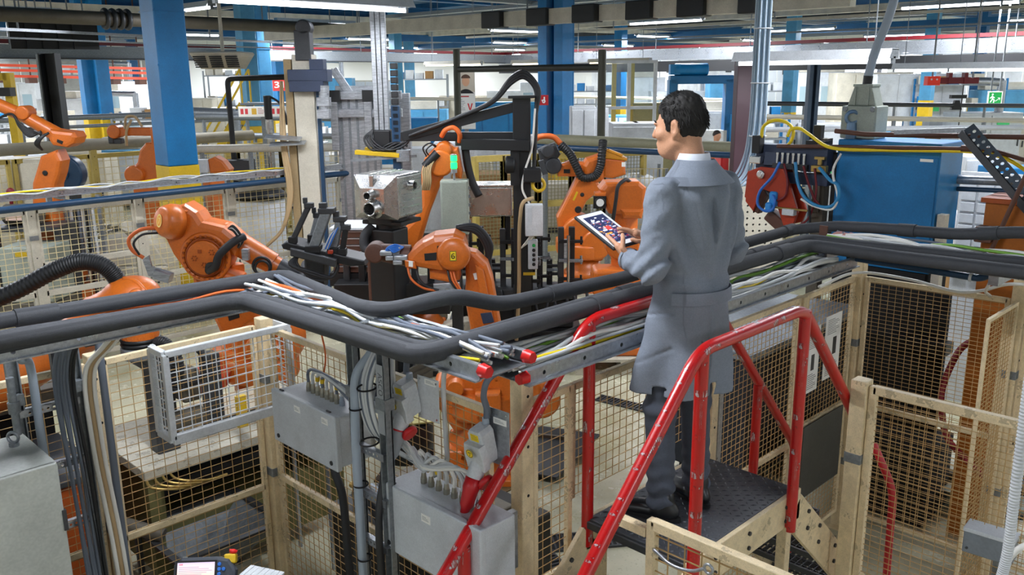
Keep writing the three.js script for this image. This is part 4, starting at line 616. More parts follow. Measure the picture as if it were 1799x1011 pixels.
  const rh = handField(rw, rd, rn, mul(rs2, -1), [[0.15, 0.2, 0.15], [0.35, 0.5, 0.3], [0.45, 0.6, 0.4], [0.5, 0.6, 0.4]], [[0.045, 0.045, -0.015], [0.07, 0.055, -0.024], [0.09, 0.052, -0.03]]);
  const lhG = nets((x, y, z) => smin(lh(x, y, z), cap(x, y, z, lw, add(lw, mul(ld, -0.08)), 0.024, 0.028), 0.02), [0.1, 1.06, 0.02], [0.34, 1.32, 0.34], 0.0035);
  const rhG = nets((x, y, z) => smin(rh(x, y, z), cap(x, y, z, rw, add(rw, mul(rd, -0.08)), 0.024, 0.028), 0.02), [-0.12, 1.08, 0.08], [0.22, 1.36, 0.42], 0.0035);
  part(t, 'body', smoothFine(flat(mergeGeometries([flat(headG), flat(lhG), flat(rhG)]))), skin);
  // eyes
  for (const s of [-1, 1]) { const p = fromH(s * 0.03, 0.003, 0.0885); part(t, 'eye', ball(0.0085, p), mat(0xeeeae4, 0.3)); const q = fromH(s * 0.03, 0.003, 0.0955); part(t, 'iris', ball(0.0035, q), mat(0x2a1d12, 0.3)); const b0 = fromH(s * 0.014, 0.03, 0.099), b1 = fromH(s * 0.03, 0.034, 0.095), b2 = fromH(s * 0.046, 0.028, 0.083); part(t, 'eyebrow', hose([b0, b1, b2], 0.0035, 10, 6), hairM); }
  // hair: a tufted cap over the skull
  const hairline = (z) => table(z, [[-0.13, -0.106], [-0.075, -0.103], [-0.035, -0.05], [-0.012, 0.028], [0.006, 0.03], [0.012, -0.012], [0.028, -0.012], [0.04, 0.035], [0.07, 0.06], [0.11, 0.066]].map(([a, b]) => [a, b]))[1];
  const nh = lattice(24, 77), nh2 = lattice(40, 78);
  const hairF = (x, y, z) => { const h = toH(x, y, z), th = Math.atan2(h[0], h[2]) / 6.283 + 0.5, v = (h[1] + 0.15) / 0.3; const tuft = 0.0035 * (nh(th * 2 + v * 0.3, v * 0.6) - 0.4) + 0.002 * (nh2(th * 3, v * 1.2 + th) - 0.5); const topk = cl((h[1] - 0.06) / 0.06), thick = 0.005 + 0.012 * topk + 0.004 * cl(-h[2] / 0.08); let d = skull(h[0], h[1], h[2]) - thick - tuft * (0.7 + topk); const cut = hairline(h[2]) - h[1]; d = smax(d, cut * 0.8 + 0.004 * (nh2(th * 4, 0.3) - 0.5), 0.006); const ear = ell(h[0], h[1], h[2], [Math.sign(h[0]) * 0.08, -0.004, -0.01], [0.02, 0.036, 0.022]); return smax(d, -ear, 0.004); };
  part(t, 'hair', smoothFine(flat(nets(hairF, [-0.13, 1.55, -0.12], [0.17, 1.86, 0.22], 0.0045))), hairM);
  const strands = []; for (let i = 0; i < 1500; i++) { const a = rr(-2.6, 2.6), e = rr(-0.35, 1.4), b = [Math.sin(a) * Math.cos(e), Math.sin(e), -Math.cos(a) * Math.cos(e)]; const hi = cl((b[1] - 0.4) / 0.4), p = [b[0] * (0.084 + 0.003 * hi), 0.028 + b[1] * (0.104 + 0.007 * hi), -0.012 + b[2] * 0.106], q = [p[0] + b[0] * (0.003 + 0.006 * hi) + rr(-0.006, 0.006), p[1] + b[1] * 0.01 * hi - 0.014 * (1 - hi) + rr(-0.004, 0.004), p[2] + b[2] * 0.004 + (hi > 0.3 ? rr(0, 0.018) : rr(-0.008, 0.002))]; if (hairline(p[2]) + 0.02 > p[1]) continue; strands.push(sweep([fromH(...p), fromH(...mix(p, q, 0.6)), fromH(...q)], (k) => 0.0016 * (1 - k * 0.85), 3)); }
  part(t, 'hair_strands', strands, hairM, { kind: 'stuff' });
  // coat
  const prof = [[0.5, 0.218, 0.175, 0.04], [0.66, 0.206, 0.164, 0.032], [0.85, 0.184, 0.146, 0.018], [1.02, 0.162, 0.128, 0.0], [1.15, 0.166, 0.128, 0.005], [1.3, 0.182, 0.132, 0.005], [1.41, 0.19, 0.122, 0.0], [1.475, 0.16, 0.1, -0.005], [1.515, 0.095, 0.08, 0], [1.545, 0.07, 0.074, 0.005], [1.6, 0.066, 0.07, 0.01]];
  const shL = [0.176, 1.432, 0.0], shR = [-0.176, 1.432, 0.0], elL = [0.245, 1.135, -0.02], elR = [-0.24, 1.15, -0.01], wrL = [0.222, 1.15, 0.145], wrR = [0.0, 1.175, 0.2];
  const wn = lattice(16, 91), wn2 = lattice(32, 92);
  const torso = (x, y, z) => {
    const [, w, d, cz] = table(y, prof), ang = Math.atan2(x, z - cz); const q = Math.pow(Math.pow(Math.abs(x) / w, 2.4) + Math.pow(Math.abs(z - cz) / d, 2.4), 1 / 2.4);
    let v = (q - 1) * Math.min(w, d); if (x > 0.06) { const e = cl(1 - Math.abs(z - 0.02) / 0.085) > 0.05 ? 1 : 0; v += e * (0.006 * Math.exp(-Math.pow((y - 0.93 + 0.25 * (z - 0.02)) / 0.006, 2)) + 0.005 * Math.exp(-Math.pow((y - 0.76 + 0.05 * Math.sin(z * 14)) / 0.006, 2))); }
    const low = cl((1.05 - y) / 0.3), back = cl((-z + 0.02) / 0.08), hi = cl((y - 1.0) / 0.12) * cl((1.5 - y) / 0.1);
    v -= low * 0.015 * Math.sin(ang * 5.3 + 1 + 0.8 * Math.sin(y * 5)) * (0.4 + cl((0.95 - y) / 0.3));          // flare folds of the skirt
    v -= hi * back * 0.016 * Math.sin(x * 42 + (y - 1.2) * (x > 0 ? -14 : 14) + 0.6) * cl((y - 1.02) / 0.2);    // drape folds from the shoulder blades
    v -= hi * 0.005 * Math.sin(ang * 9 + y * 22) * (1 - back * 0.5); const seam = Math.abs(x - 0.012) ; if (z < 0 && y < 1.5) v += 0.004 * cl(1 - seam / 0.009); for (const s of [-1, 1]) { const arc = Math.abs(Math.abs(x) - (0.16 - 0.05 * cl((1.45 - y) / 0.25))); if (z < 0.02 && y > 1.18 && x * s > 0) v += 0.004 * cl(1 - arc / 0.01); } v -= back * 0.007 * Math.exp(-Math.pow((y - 1.03 - 0.25 * Math.abs(x)) / 0.03, 2)); v += back * 0.006 * Math.exp(-Math.pow((y - 1.08 - 0.2 * Math.abs(x)) / 0.025, 2));
    return v;
  };
  const sleeve = (x, y, z, s, e, w) => {
    let d = cap(x, y, z, s, e, 0.072, 0.058); const f = cap(x, y, z, e, w, 0.058, 0.047); d = smin(d, f, 0.03);
    const te = Math.hypot(x - e[0], y - e[1], z - e[2]), k = cl(1 - te / 0.17);
    d -= 0.012 * k * Math.sin((y * 0.8 + z * 0.7) * 95 + x * 30) + 0.003 * (wn2(y * 2, z * 2 + x) - 0.5); d -= 0.003 * Math.sin(y * 55 + z * 40 + x * 20) * (1 - k);
    return d;
  };
  const coatF = (x, y, z) => {
    let d = torso(x, y, z); d = smin(d, sleeve(x, y, z, shL, elL, wrL), 0.025); d = smin(d, sleeve(x, y, z, shR, elR, wrR), 0.025);
    d = Math.max(d, 0.572 + 0.012 * Math.sin(x * 12) - y, y - 1.55);
    // cut off the sleeves at the cuffs
    for (const [e, w] of [[elL, wrL], [elR, wrR]]) { const dir = nrm(sub(w, e)), u = (x - w[0]) * dir[0] + (y - w[1]) * dir[1] + (z - w[2]) * dir[2]; const near = Math.hypot(x - w[0], y - w[1], z - w[2]); if (near < 0.09) d = Math.max(d, u); }
    if (y < 0.84) d = Math.max(d, -(Math.max(Math.abs(x - 0.05) - (0.003 + 0.014 * cl((0.84 - y) / 0.3)), z + 0.06)));   // back vent
    // hollow neck opening and hem
    d = Math.max(d, -Math.max(cap(x, y, z, [0, 1.48, 0.01], [0, 1.7, 0.03], 0.058, 0.075), 1.5 - y));
    d = Math.max(d, -Math.max((Math.hypot(x / 0.19, (z - 0.03) / 0.145) - 1) * 0.14, y - 0.62));
    return d;
  };
  const coatG = nets(coatF, [-0.36, 0.53, -0.26], [0.36, 1.6, 0.32], 0.0078);
  part(t, 'coat', smoothFine(flat(coatG)), coatM);
  // coat collar, half belt, cuffs, pocket, centre seam
  const ring = (y, w, d, cz, a0, a1, n) => { const o = []; for (let i = 0; i <= n; i++) { const a = a0 + ((a1 - a0) * i) / n; o.push([Math.sin(a) * w, y, cz + Math.cos(a) * d]); } return o; };
  function band(rows, thick = 0.004) { // strip surface between successive rings, given thickness
    const pos = [], idx = [], n = rows[0].length, R = rows.length; const put = (off) => rows.forEach((r) => r.forEach((p) => { const l = Math.hypot(p[0], p[2]) || 1; pos.push(p[0] + (p[0] / l) * off, p[1], p[2] + (p[2] / l) * off); })); put(0); put(-thick);
    const N = R * n; for (let r = 0; r < R - 1; r++) for (let i = 0; i < n - 1; i++) { const a = r * n + i, b = a + 1, c = a + n, d = c + 1; idx.push(a, b, c, b, d, c, N + a, N + c, N + b, N + b, N + c, N + d); }
    for (let i = 0; i < n - 1; i++) { idx.push(i, N + i, i + 1, i + 1, N + i, N + i + 1); const o = (R - 1) * n + i; idx.push(o, o + 1, N + o, o + 1, N + o + 1, N + o); }
    const g = new THREE.BufferGeometry(); g.setAttribute('position', new THREE.Float32BufferAttribute(pos, 3)); g.setIndex(idx); g.computeVertexNormals(); return flat(g);
  }
  part(t, 'collar', band([ring(1.468, 0.17, 0.126, -0.018, 1.0, 5.28, 30), ring(1.5, 0.138, 0.108, -0.012, 1.0, 5.28, 30), ring(1.54, 0.094, 0.088, -0.004, 1.0, 5.28, 30), ring(1.56, 0.078, 0.08, 0.0, 1.0, 5.28, 30), ring(1.552, 0.07, 0.072, 0.004, 1.0, 5.28, 30)], 0.007), coatM);
  part(t, 'shirt_collar', band([ring(1.53, 0.07, 0.073, 0.006, 0.9, 5.4, 26), ring(1.565, 0.068, 0.07, 0.012, 0.9, 5.4, 26), ring(1.585, 0.066, 0.068, 0.016, 0.9, 5.4, 26)], 0.005), shirtM);
  part(t, 'half_belt', band([ring(0.985, 0.185, 0.155, -0.004, 1.95, 4.35, 26), ring(1.035, 0.183, 0.152, -0.004, 1.95, 4.35, 26)], 0.008), coatM);
  
  for (const [e, w] of [[elL, wrL], [elR, wrR]]) { const dir = nrm(sub(w, e)); part(t, 'cuff', cyl(add(w, mul(dir, -0.012)), add(w, mul(dir, 0.004)), 0.05, 0.0485, 24, true), coatM).material = coatM; part(t, 'cuff_lining', cyl(add(w, mul(dir, -0.012)), add(w, mul(dir, -0.006)), 0.046), shirtM); }
  part(t, 'lapel', [bar([0.05, 1.47, 0.1], [0.05, 1.15, 0.14], 0.06, 0.012, 0.004), bar([-0.05, 1.47, 0.1], [-0.05, 1.15, 0.14], 0.06, 0.012, 0.004)], mat(0x49505c, 0.85));
  // trousers
  const leg = (x, y, z, h, k, a) => { let d = cap(x, y, z, h, k, 0.074, 0.066); d = smin(d, cap(x, y, z, k, a, 0.066, 0.058), 0.03); const low = cl((0.36 - y) / 0.25), kn = cl(1 - Math.abs(y - 0.5) / 0.12); d -= low * 0.007 * Math.sin(y * 92 + Math.sin(x * 40 + z * 30) * 1.2) + 0.004 * kn * Math.sin(y * 80 + x * 30); return d; };
  const trouF = (x, y, z) => { let d = leg(x, y, z, [0.085, 0.9, 0.0], [0.118, 0.5, 0.035], [0.13, 0.06, 0.0]); d = smin(d, leg(x, y, z, [-0.085, 0.9, 0.0], [-0.108, 0.5, 0.045], [-0.112, 0.06, 0.02]), 0.02); d = smin(d, ell(x, y, z, [0, 0.92, 0.005], [0.13, 0.1, 0.095]), 0.04); return Math.max(d, 0.055 - y - 0.1 * (z - 0.02), y - 1.0); };
  part(t, 'trousers', smoothFine(flat(nets(trouF, [-0.22, 0.02, -0.16], [0.24, 1.02, 0.17], 0.008))), trouM);
  // shoes
  for (const [x, z, a] of [[0.13, 0.0, 0.42], [-0.112, 0.02, -0.12]]) {
    const c = Math.cos(a), s = Math.sin(a), sf = (X, Y, Z) => { const u = (X - x) * c - (Z - z) * s, v = (X - x) * s + (Z - z) * c; let d = ell(u, Y, v, [0, 0.042, -0.028], [0.038, 0.045, 0.055]); d = smin(d, ell(u, Y, v, [0.004, 0.036, 0.07], [0.044, 0.034, 0.095]), 0.03); d = smin(d, ell(u, Y, v, [0.006, 0.026, 0.15], [0.04, 0.026, 0.055]), 0.025); d = smin(d, cap(u, Y, v, [0, 0.05, -0.01], [0, 0.1, -0.015], 0.042, 0.045), 0.025); return Math.max(d, 0.012 - Y); };
    const sh = part(t, 'shoe', smoothFine(flat(nets(sf, [x - 0.16, 0, z - 0.16], [x + 0.2, 0.14, z + 0.27], 0.006))), shoeM);
    const pl = []; for (let i = 0; i < 28; i++) { const q = (i / 28) * Math.PI * 2, u = Math.sin(q) * (0.043 + 0.004 * Math.cos(q)), v = 0.055 + Math.cos(q) * 0.15; pl.push([u, v]); } part(sh, 'sole', plate(pl, 0.02, 0.003).rotateX(Math.PI / 2).rotateY(a).translate(x, 0.01, z), M.blackMatt);
    const lc = []; for (let i = 0; i < 4; i++) { const v = 0.045 + i * 0.02, y = 0.078 - i * 0.007; lc.push(hose([[-0.02, y - 0.006, v], [0, y + 0.002, v + 0.004], [0.02, y - 0.006, v]], 0.0028, 8, 5).rotateY(a).translate(x, 0, z)); } part(sh, 'laces', lc, M.rubber);
  }
  // tablet held in both hands
  t.updateMatrixWorld(true);
  const tb = thing('tablet_computer', 'black cased tablet with a bright picture held by the man', 'tablet');
  const mx = new THREE.Matrix4().makeBasis(v3(e2), v3(e1), v3(crs(e2, e1))).setPosition(v3(tc)); const W = new THREE.Matrix4().multiplyMatrices(t.matrixWorld, mx); W.decompose(tb.position, tb.quaternion, tb.scale);
  const flip = crs(e2, e1)[1] < 0 ? -1 : 1;
  part(tb, 'case', box(0.175, 0.255, 0.017, 0, 0, 0, 0.007), M.rubber); part(tb, 'front_bezel', box(0.16, 0.238, 0.003, 0, 0, flip * 0.0085, 0.001), mat(0xf0f2f4, 0.3));
  const tex = canvasTex(320, 440, (x, w, h) => { x.fillStyle = '#1d2340'; x.fillRect(0, 0, w, h); let q = 7; const r = () => ((q = (q * 1103515245 + 12345) & 0x7fffffff) / 0x7fffffff); const cs = ['#2b3768', '#58639c', '#cfd6f0', '#d8552e', '#e0a13a', '#8c2f4c', '#b9b4c8', '#3b2f57', '#f2f4ff', '#9a3040']; for (let i = 0; i < 170; i++) { x.fillStyle = cs[Math.floor(r() * cs.length)]; x.globalAlpha = 0.55 + 0.4 * r(); x.fillRect(r() * w, 90 + r() * (h - 130), 8 + r() * 42, 3 + r() * 16); } x.globalAlpha = 1; x.fillStyle = '#eef3ff'; for (let i = 0; i < 6; i++) { x.beginPath(); x.ellipse(60 + r() * 200, 30 + r() * 70, 10 + r() * 18, 4 + r() * 7, 0, 0, 7); x.fill(); } x.fillStyle = '#c8372f'; x.fillRect(140, 190, 70, 60); x.fillStyle = '#dfe3f2'; x.fillRect(70, 230, 60, 24); x.fillStyle = '#e08a2a'; x.fillRect(60, 290, 90, 20); });
  const sc = sheet(0.128, 0.19, tex, 0, { glow: 0.75, name: 'screen' }); sc.position.z = flip * 0.0105; if (flip < 0) sc.rotation.y = Math.PI; tb.add(sc);
}
// ------------------------------------------------------------------ industrial robots (local x to the right, y up, z towards the aisle)
const ctr = (a, b) => [(a[0] + b[0]) / 2, (a[1] + b[1]) / 2];
function hex(p, z, r, h, m) { return cyl([p[0], p[1], z], [p[0], p[1], z + h], r, r, 6); }
function boltRing(c, z, R, n, r = 0.011) { const g = []; for (let i = 0; i < n; i++) { const a = (i / n) * Math.PI * 2; g.push(cyl([c[0] + Math.cos(a) * R, c[1] + Math.sin(a) * R, z], [c[0] + Math.cos(a) * R, c[1] + Math.sin(a) * R, z + 0.012], r, r, 6)); } return g; }
const zp = (g, z) => g.translate(0, 0, z);
function decal(parent, text, x, y, z, w, h, o = {}) { const s = sheet(w, h, canvasTex(64, 96, (c, W, H) => { c.fillStyle = o.bg || '#f0cf1c'; c.fillRect(0, 0, W, H); if (o.rim) { c.strokeStyle = '#222'; c.lineWidth = 5; c.strokeRect(4, 4, W - 8, H - 8); } c.fillStyle = o.fg || '#161616'; c.font = 'bold ' + (o.size || 72) + 'px sans-serif'; c.textAlign = 'center'; c.fillText(text, W / 2, H * 0.78); }), 0, { name: 'number_plate' }); s.position.set(x, y, z); if (o.ry) s.rotation.y = o.ry; if (o.rz) s.rotation.z = o.rz; parent.add(s); return s; }
function robotBase(t, m, x, h, r = 0.34) {
  part(t, 'base', [box(r * 2.1, 0.06, r * 2.1, x, 0.03, 0, 0.012), box(r * 1.9, 0.22, r * 1.5, x, 0.16, 0, 0.03), lathe([[0, 0.2], [r * 0.95, 0.2], [r * 0.9, 0.3], [r * 0.72, 0.36], [r * 0.72, h - 0.1], [0, h - 0.1]], [x, 0, 0], [0, 1, 0], 28)], m);
  part(t, 'base_bolts', [[-1, -1], [1, -1], [-1, 1], [1, 1]].map(([a, b]) => cyl([x + a * r * 0.92, 0.06, b * r * 0.92], [x + a * r * 0.92, 0.085, b * r * 0.92], 0.022, 0.022, 6)), M.darkSteel);
  part(t, 'turntable', [drum([x, h - 0.12, 0], [x, h + 0.1, 0], r * 0.98, 0.04), box(r * 1.1, 0.2, r * 1.2, x - r * 0.7, h + 0.06, 0, 0.04)], m);
}
// ---- robot marked 6
{
  const B = [-4.745, 1.981, -4.448], t = thing('industrial_robot', 'orange robot with a 6 on its round joint, behind the right socket', 'robot', [B[0], 0, B[2]], Math.PI / 4), o = M.orange;
  const q = [0.418, 0.686], sh = [0.079, 0.827], el = [-0.218, 1.817];
  robotBase(t, o, -0.02, 0.62, 0.31);
  part(t, 'shoulder_drum', [drum([sh[0] + 0.12, q[1] + 0.02, -0.2], [sh[0] + 0.12, q[1] + 0.02, 0.22], 0.24, 0.04, 36), drum([sh[0] + 0.34, q[1] - 0.02, -0.1], [sh[0] + 0.34, q[1] - 0.02, 0.2], 0.16, 0.03)], o);
  part(t, 'shoulder_bolts', boltRing([sh[0] + 0.12, q[1] + 0.02], 0.22, 0.19, 14), o);
  part(t, 'shoulder_casting', zp(plate([[-0.355, 0.807], [-0.241, 0.9], [0.116, 0.897], [0.225, 0.659], [0.11, 0.42], [-0.253, 0.4], [-0.383, 0.618]], 0.36, 0.04), 0.0), o);
  part(t, 'gear_motor', [zp(plate([[-0.074, 0.767], [0.114, 0.779], [0.121, 0.589], [-0.069, 0.576]], 0.16, 0.02), 0.25), cyl([-0.22, 0.82, 0.26], [-0.22, 0.82, 0.36], 0.06)], o);
  const la = part(t, 'lower_arm', [zp(plate([[-0.145, 1.812], [-0.059, 1.793], [0.026, 1.709], [0.063, 1.588], [0.169, 0.896], [0.225, 0.659], [-0.023, 0.614], [-0.08, 0.899], [-0.119, 1.219], [-0.153, 1.438], [-0.141, 1.59]], 0.22, 0.035, [[-0.082, 1.301].concat(0.03), [0.074, 1.084].concat(0.02)]), -0.06), zp(plate([[-0.065, 1.71], [-0.005, 1.674], [0.1, 1.083], [0.133, 0.897], [0.035, 0.898], [-0.012, 1.268]], 0.05, 0.012), 0.07)], o);
  part(la, 'white_label', zp(plate([[-0.084, 1.639], [-0.027, 1.652], [-0.015, 1.602], [-0.072, 1.59]], 0.004, 0), 0.06), M.label); part(la, 'dark_pad', zp(plate([[-0.033, 1.337], [0.051, 1.345], [0.072, 1.268], [-0.012, 1.255]], 0.012, 0.002), 0.1), M.navy);
  const hs = part(t, 'upper_arm', [zp(plate([[-0.573, 1.79], [-0.519, 1.855], [-0.448, 1.911], [-0.366, 1.95], [-0.215, 1.966], [-0.143, 1.926], [-0.119, 1.842], [-0.151, 1.741], [-0.23, 1.702], [-0.309, 1.681], [-0.468, 1.709], [-0.567, 1.732]], 0.3, 0.045), 0.04), zp(plate([[-0.408, 1.686], [-0.187, 1.693], [-0.18, 1.604], [-0.268, 1.587], [-0.406, 1.615]], 0.22, 0.02), 0.02), zp(plate([[-0.582, 1.785], [-0.501, 1.771], [-0.494, 1.709], [-0.576, 1.723]], 0.34, 0.012), 0.04)], o);
  const dm = part(t, 'elbow_dome', lathe([[0, 0], [0.125, 0], [0.125, 0.03], [0.11, 0.06], [0.07, 0.075], [0, 0.078]], [el[0], el[1], 0.18], [0, 0, 1], 32), o);
  decal(dm, '6', el[0], el[1], 0.261, 0.05, 0.075, { rim: 1 });
  part(hs, 'dark_panel', [zp(plate([[-0.434, 1.823], [-0.343, 1.831], [-0.345, 1.774], [-0.431, 1.771]], 0.008, 0.001), 0.192), zp(plate([[-0.338, 1.879], [-0.303, 1.884], [-0.304, 1.862], [-0.338, 1.858]], 0.008, 0.001), 0.192)], M.black);
  part(hs, 'white_tag', zp(plate([[-0.548, 1.776], [-0.518, 1.771], [-0.519, 1.727], [-0.55, 1.732]], 0.004, 0), 0.213), M.label);
  part(t, 'wrist', [cyl([...[-0.557, 1.776], 0.04], [...[-0.806, 1.809], 0.04], 0.085, 0.065, 20), drum([...[-0.814, 1.809], -0.05], [...[-0.814, 1.809], 0.12], 0.075, 0.02)], M.brown);
  part(t, 'tool_cluster', [[700, 440], [690, 446], [705, 452], [698, 432], [684, 438], [710, 444]].map(([a, b], i) => box(0.05 + 0.01 * i, 0.035, 0.06, [[-0.65, 1.812], [-0.694, 1.786], [-0.631, 1.759], [-0.657, 1.847], [-0.719, 1.822], [-0.608, 1.794]][i][0], [[-0.65, 1.812], [-0.694, 1.786], [-0.631, 1.759], [-0.657, 1.847], [-0.719, 1.822], [-0.608, 1.794]][i][1], 0.12 + 0.03 * (i % 3), 0.008)), M.alu);
  for (let i = 0; i < 5; i++) part(t, 'blue_hose', hose([[...[-0.597, 1.856], 0.1], [...add([...[-0.66, 1.883], 0.15], [0, -0.012 * i, 0.01 * i])], [...add([...[-0.718, 1.848], 0.15], [0.006 * i, 0, 0])], [...[-0.703, 1.778], 0.14]], 0.007, 20, 6), M.cableBlue);
  part(t, 'orange_lead', hose([[...[-0.566, 1.745], 0.18], [...[-0.535, 1.643], 0.22], [...[-0.451, 1.571], 0.22], [...[-0.356, 1.543], 0.2]], 0.009, 24, 7), M.cableOrange); part(t, 'black_lead', hose([[...[-0.503, 1.714], 0.16], [...[-0.475, 1.625], 0.2], [...[-0.407, 1.566], 0.2], [...[-0.334, 1.543], 0.2]], 0.011, 24, 7), M.rubber);
  for (let i = 0; i < 3; i++) part(t, 'arm_lead', hose([[...add([...[-0.265, 1.698], 0.2], [i * 0.02, 0, 0])], [...add([...[-0.245, 1.623], 0.23], [i * 0.02, 0, 0])], [...add([...[-0.199, 1.551], 0.23], [i * 0.014, 0, 0])], [...[-0.2, 1.497], 0.2]], 0.008, 20, 6), i ? M.cableOrange : M.cableBlack);
  part(t, 'valve_plate', zp(plate([[-0.376, 1.588], [-0.18, 1.6], [-0.174, 1.479], [-0.371, 1.462]], 0.02, 0.003), 0.17), M.alu); part(t, 'valve', [cyl([...[-0.269, 1.533], 0.18], [...[-0.269, 1.533], 0.22], 0.03), cyl([...[-0.213, 1.506], 0.18], [...[-0.213, 1.506], 0.23], 0.018)], M.chrome);
  for (let i = 0; i < 3; i++) part(t, 'dress_hose', hose([[...[-0.215, 1.966], -0.1], [...add([...[-0.065, 1.929], -0.12], [0, 0.02 * i, 0])], [...add([...[0.006, 1.828], -0.14], [0.02 * i, 0, 0])], [...[0.03, 1.673], -0.16], [...[0.069, 1.359], -0.16]], 0.022, 30, 8), M.rubber);
}
// ---- robot marked 7
{
  const B = [-6.817, 1.845, -3.649], t = thing('industrial_robot', 'orange robot marked 7 holding a clamp tool, behind the left tray', 'robot', [B[0], 0, B[2]], Math.PI / 4), o = M.orange, e = [-0.368, 1.609];
  robotBase(t, o, 0.0, 0.62, 0.34);
  const lowerArm = part(t, 'lower_arm', zp(plate([[-0.516, 1.5], [-0.464, 1.53], [-0.222, 1.472], [-0.108, 1.42], [-0.089, 1.354], [0.022, 1.189], [0.077, 0.929], [0.104, 0.612], [-0.056, 0.506], [-0.251, 0.615], [-0.291, 0.848], [-0.331, 0.975], [-0.383, 1.115], [-0.505, 1.358]], 0.26, 0.035, [[-0.288, 0.775].concat(0.03)]), -0.04), o);
  part(lowerArm, 'dark_pad', zp(plate([[-0.232, 1.135], [-0.129, 1.164], [-0.127, 1.071], [-0.22, 1.041]], 0.01, 0.002), 0.095), M.black); decal(lowerArm, '7', ...[-0.263, 1.401], 0.093, 0.042, 0.05, { rim: 1, rz: 0.15 });
  part(t, 'shoulder_drum', [drum([0.1, 0.82, -0.24], [0.1, 0.82, 0.2], 0.27, 0.04, 36), drum([0.1, 0.82, 0.2], [0.1, 0.82, 0.3], 0.15, 0.03), box(0.3, 0.36, 0.3, -0.1, 0.75, 0.0, 0.05)], o); part(t, 'shoulder_bolts', boltRing([0.1, 0.82], 0.2, 0.22, 16), o);
  part(t, 'balance_link', bar([-0.22, 0.62, -0.16], [-0.2, 1.5, -0.16], 0.1, 0.12, 0.02), o);
  part(t, 'connector_lid', zp(plate([[-0.58, 0.618], [-0.369, 0.712], [-0.171, 0.657], [-0.207, 0.534], [-0.441, 0.467], [-0.585, 0.511]], 0.3, 0.04), 0.3), mat(0xe05a34, 0.45, { map: T.grime }));
  const lid = sheet(0.13, 0.08, canvasTex(128, 80, (c, W, H) => { c.fillStyle = '#f2f2ee'; c.fillRect(0, 0, W, H); c.fillStyle = '#1f8a5a'; c.fillRect(0, 0, W, 26); textLines(c, 10, 118, 34, 76, 4, '#90a090'); }), 0, { name: 'green_label' }); lid.position.set(...[-0.483, 0.575], 0.452); lid.rotation.z = 0.22; t.add(lid);
  // elbow disc
  part(t, 'elbow_joint', [drum([e[0], e[1], -0.2], [e[0], e[1], 0.1], 0.19, 0.02, 40), drum([e[0], e[1], 0.1], [e[0], e[1], 0.15], 0.15, 0.012, 40), torus(0.195, 0.022, [e[0], e[1], 0.1], [0, 0, 1], 40)], o); part(t, 'joint_groove', torus(0.158, 0.009, [e[0], e[1], 0.125], [0, 0, 1], 40), M.orangeDark); part(t, 'elbow_bolts', boltRing(e, 0.112, 0.186, 26, 0.011), M.orangeDark, { kind: 'stuff' });
  part(t, 'joint_details', [[0.03, 0.06], [-0.08, 0.0], [0.07, 0.05], [0.0, -0.06]].map(([a, b], i) => i === 0 ? box(0.03, 0.03, 0.01, e[0] + a - 0.06, e[1] + b, 0.154) : boltRing([e[0] + a, e[1] + b], 0.146, 0.02, 6, 0.007)), M.orangeDark);
  const ua = part(t, 'upper_arm', [zp(plate([[-0.766, 1.852], [-0.686, 2.008], [-0.515, 2.065], [-0.415, 1.996], [-0.374, 1.917], [-0.193, 1.871], [-0.057, 1.746], [-0.118, 1.597], [-0.281, 1.698], [-0.475, 1.725], [-0.57, 1.5], [-0.656, 1.627], [-0.702, 1.752]], 0.3, 0.05), -0.05), cyl([...[-0.273, 1.788], -0.05], [...[0.161, 1.514], -0.05], 0.115, 0.095, 24), cyl([...[-0.065, 1.646], -0.05], [...[0.227, 1.473], -0.05], 0.085, 0.08, 24)], o);
  const dome = part(t, 'motor_dome', lathe([[0, 0], [0.15, 0], [0.15, 0.06], [0.13, 0.12], [0.1, 0.15], [0, 0.16]], [...[-0.604, 1.91], 0.06], [-0.55, 0.18, 0.75], 32), o);
  const ov = new THREE.Mesh(new THREE.CircleGeometry(0.05, 24).scale(0.75, 1.15, 1), new THREE.MeshStandardMaterial({ roughness: 0.5, map: canvasTex(64, 64, (c) => { c.fillStyle = '#f0a030'; c.fillRect(0, 0, 64, 64); c.strokeStyle = '#f6e38a'; c.lineWidth = 6; c.beginPath(); c.arc(32, 32, 28, 0, 7); c.stroke(); c.fillStyle = '#f6e38a'; c.font = 'bold 40px sans-serif'; c.fillText('7', 20, 46); }) })); ov.name = 'oval_plate'; const dp = add([...[-0.604, 1.91], 0.06], mul(nrm([-0.55, 0.18, 0.75]), 0.162)); ov.position.set(...dp); ov.lookAt(v3(add(dp, [-0.55, 0.18, 0.75]))); dome.add(ov);
  part(t, 'rib', [zp(plate([[-0.576, 2.037], [-0.482, 2.007], [-0.538, 1.929], [-0.594, 1.959]], 0.05, 0.01), 0.09)], o);
  part(t, 'dress_hose', hose([[...[-0.344, 1.498], 0.14], [...[-0.26, 1.548], 0.2], [...[-0.212, 1.648], 0.22], [...[-0.106, 1.747], 0.18], [...[-0.024, 1.786], 0.1]], 0.034, 36, 12), M.rubber);
  for (let i = 0; i < 4; i++) part(t, 'lead', hose([[...[-0.374, 1.488], 0.13], [...add([...[-0.33, 1.538], 0.18], [0, 0.01 * i, 0])], [...add([...[-0.257, 1.588], 0.2], [0.01 * i, 0, 0])], [...[-0.212, 1.648], 0.18]], 0.008, 20, 6), M.cableBlack);
  for (let i = 0; i < 5; i++) part(t, 'lead', hose([[...[-0.155, 1.856], 0.1], [...add([...[-0.098, 1.836], 0.14], [0, 0.012 * i, 0])], [...add([...[-0.066, 1.756], 0.12], [0.008 * i, 0, 0])], [...[-0.086, 1.687], 0.1]], 0.009, 20, 6), i === 2 ? M.cableGrey : M.cableBlack);
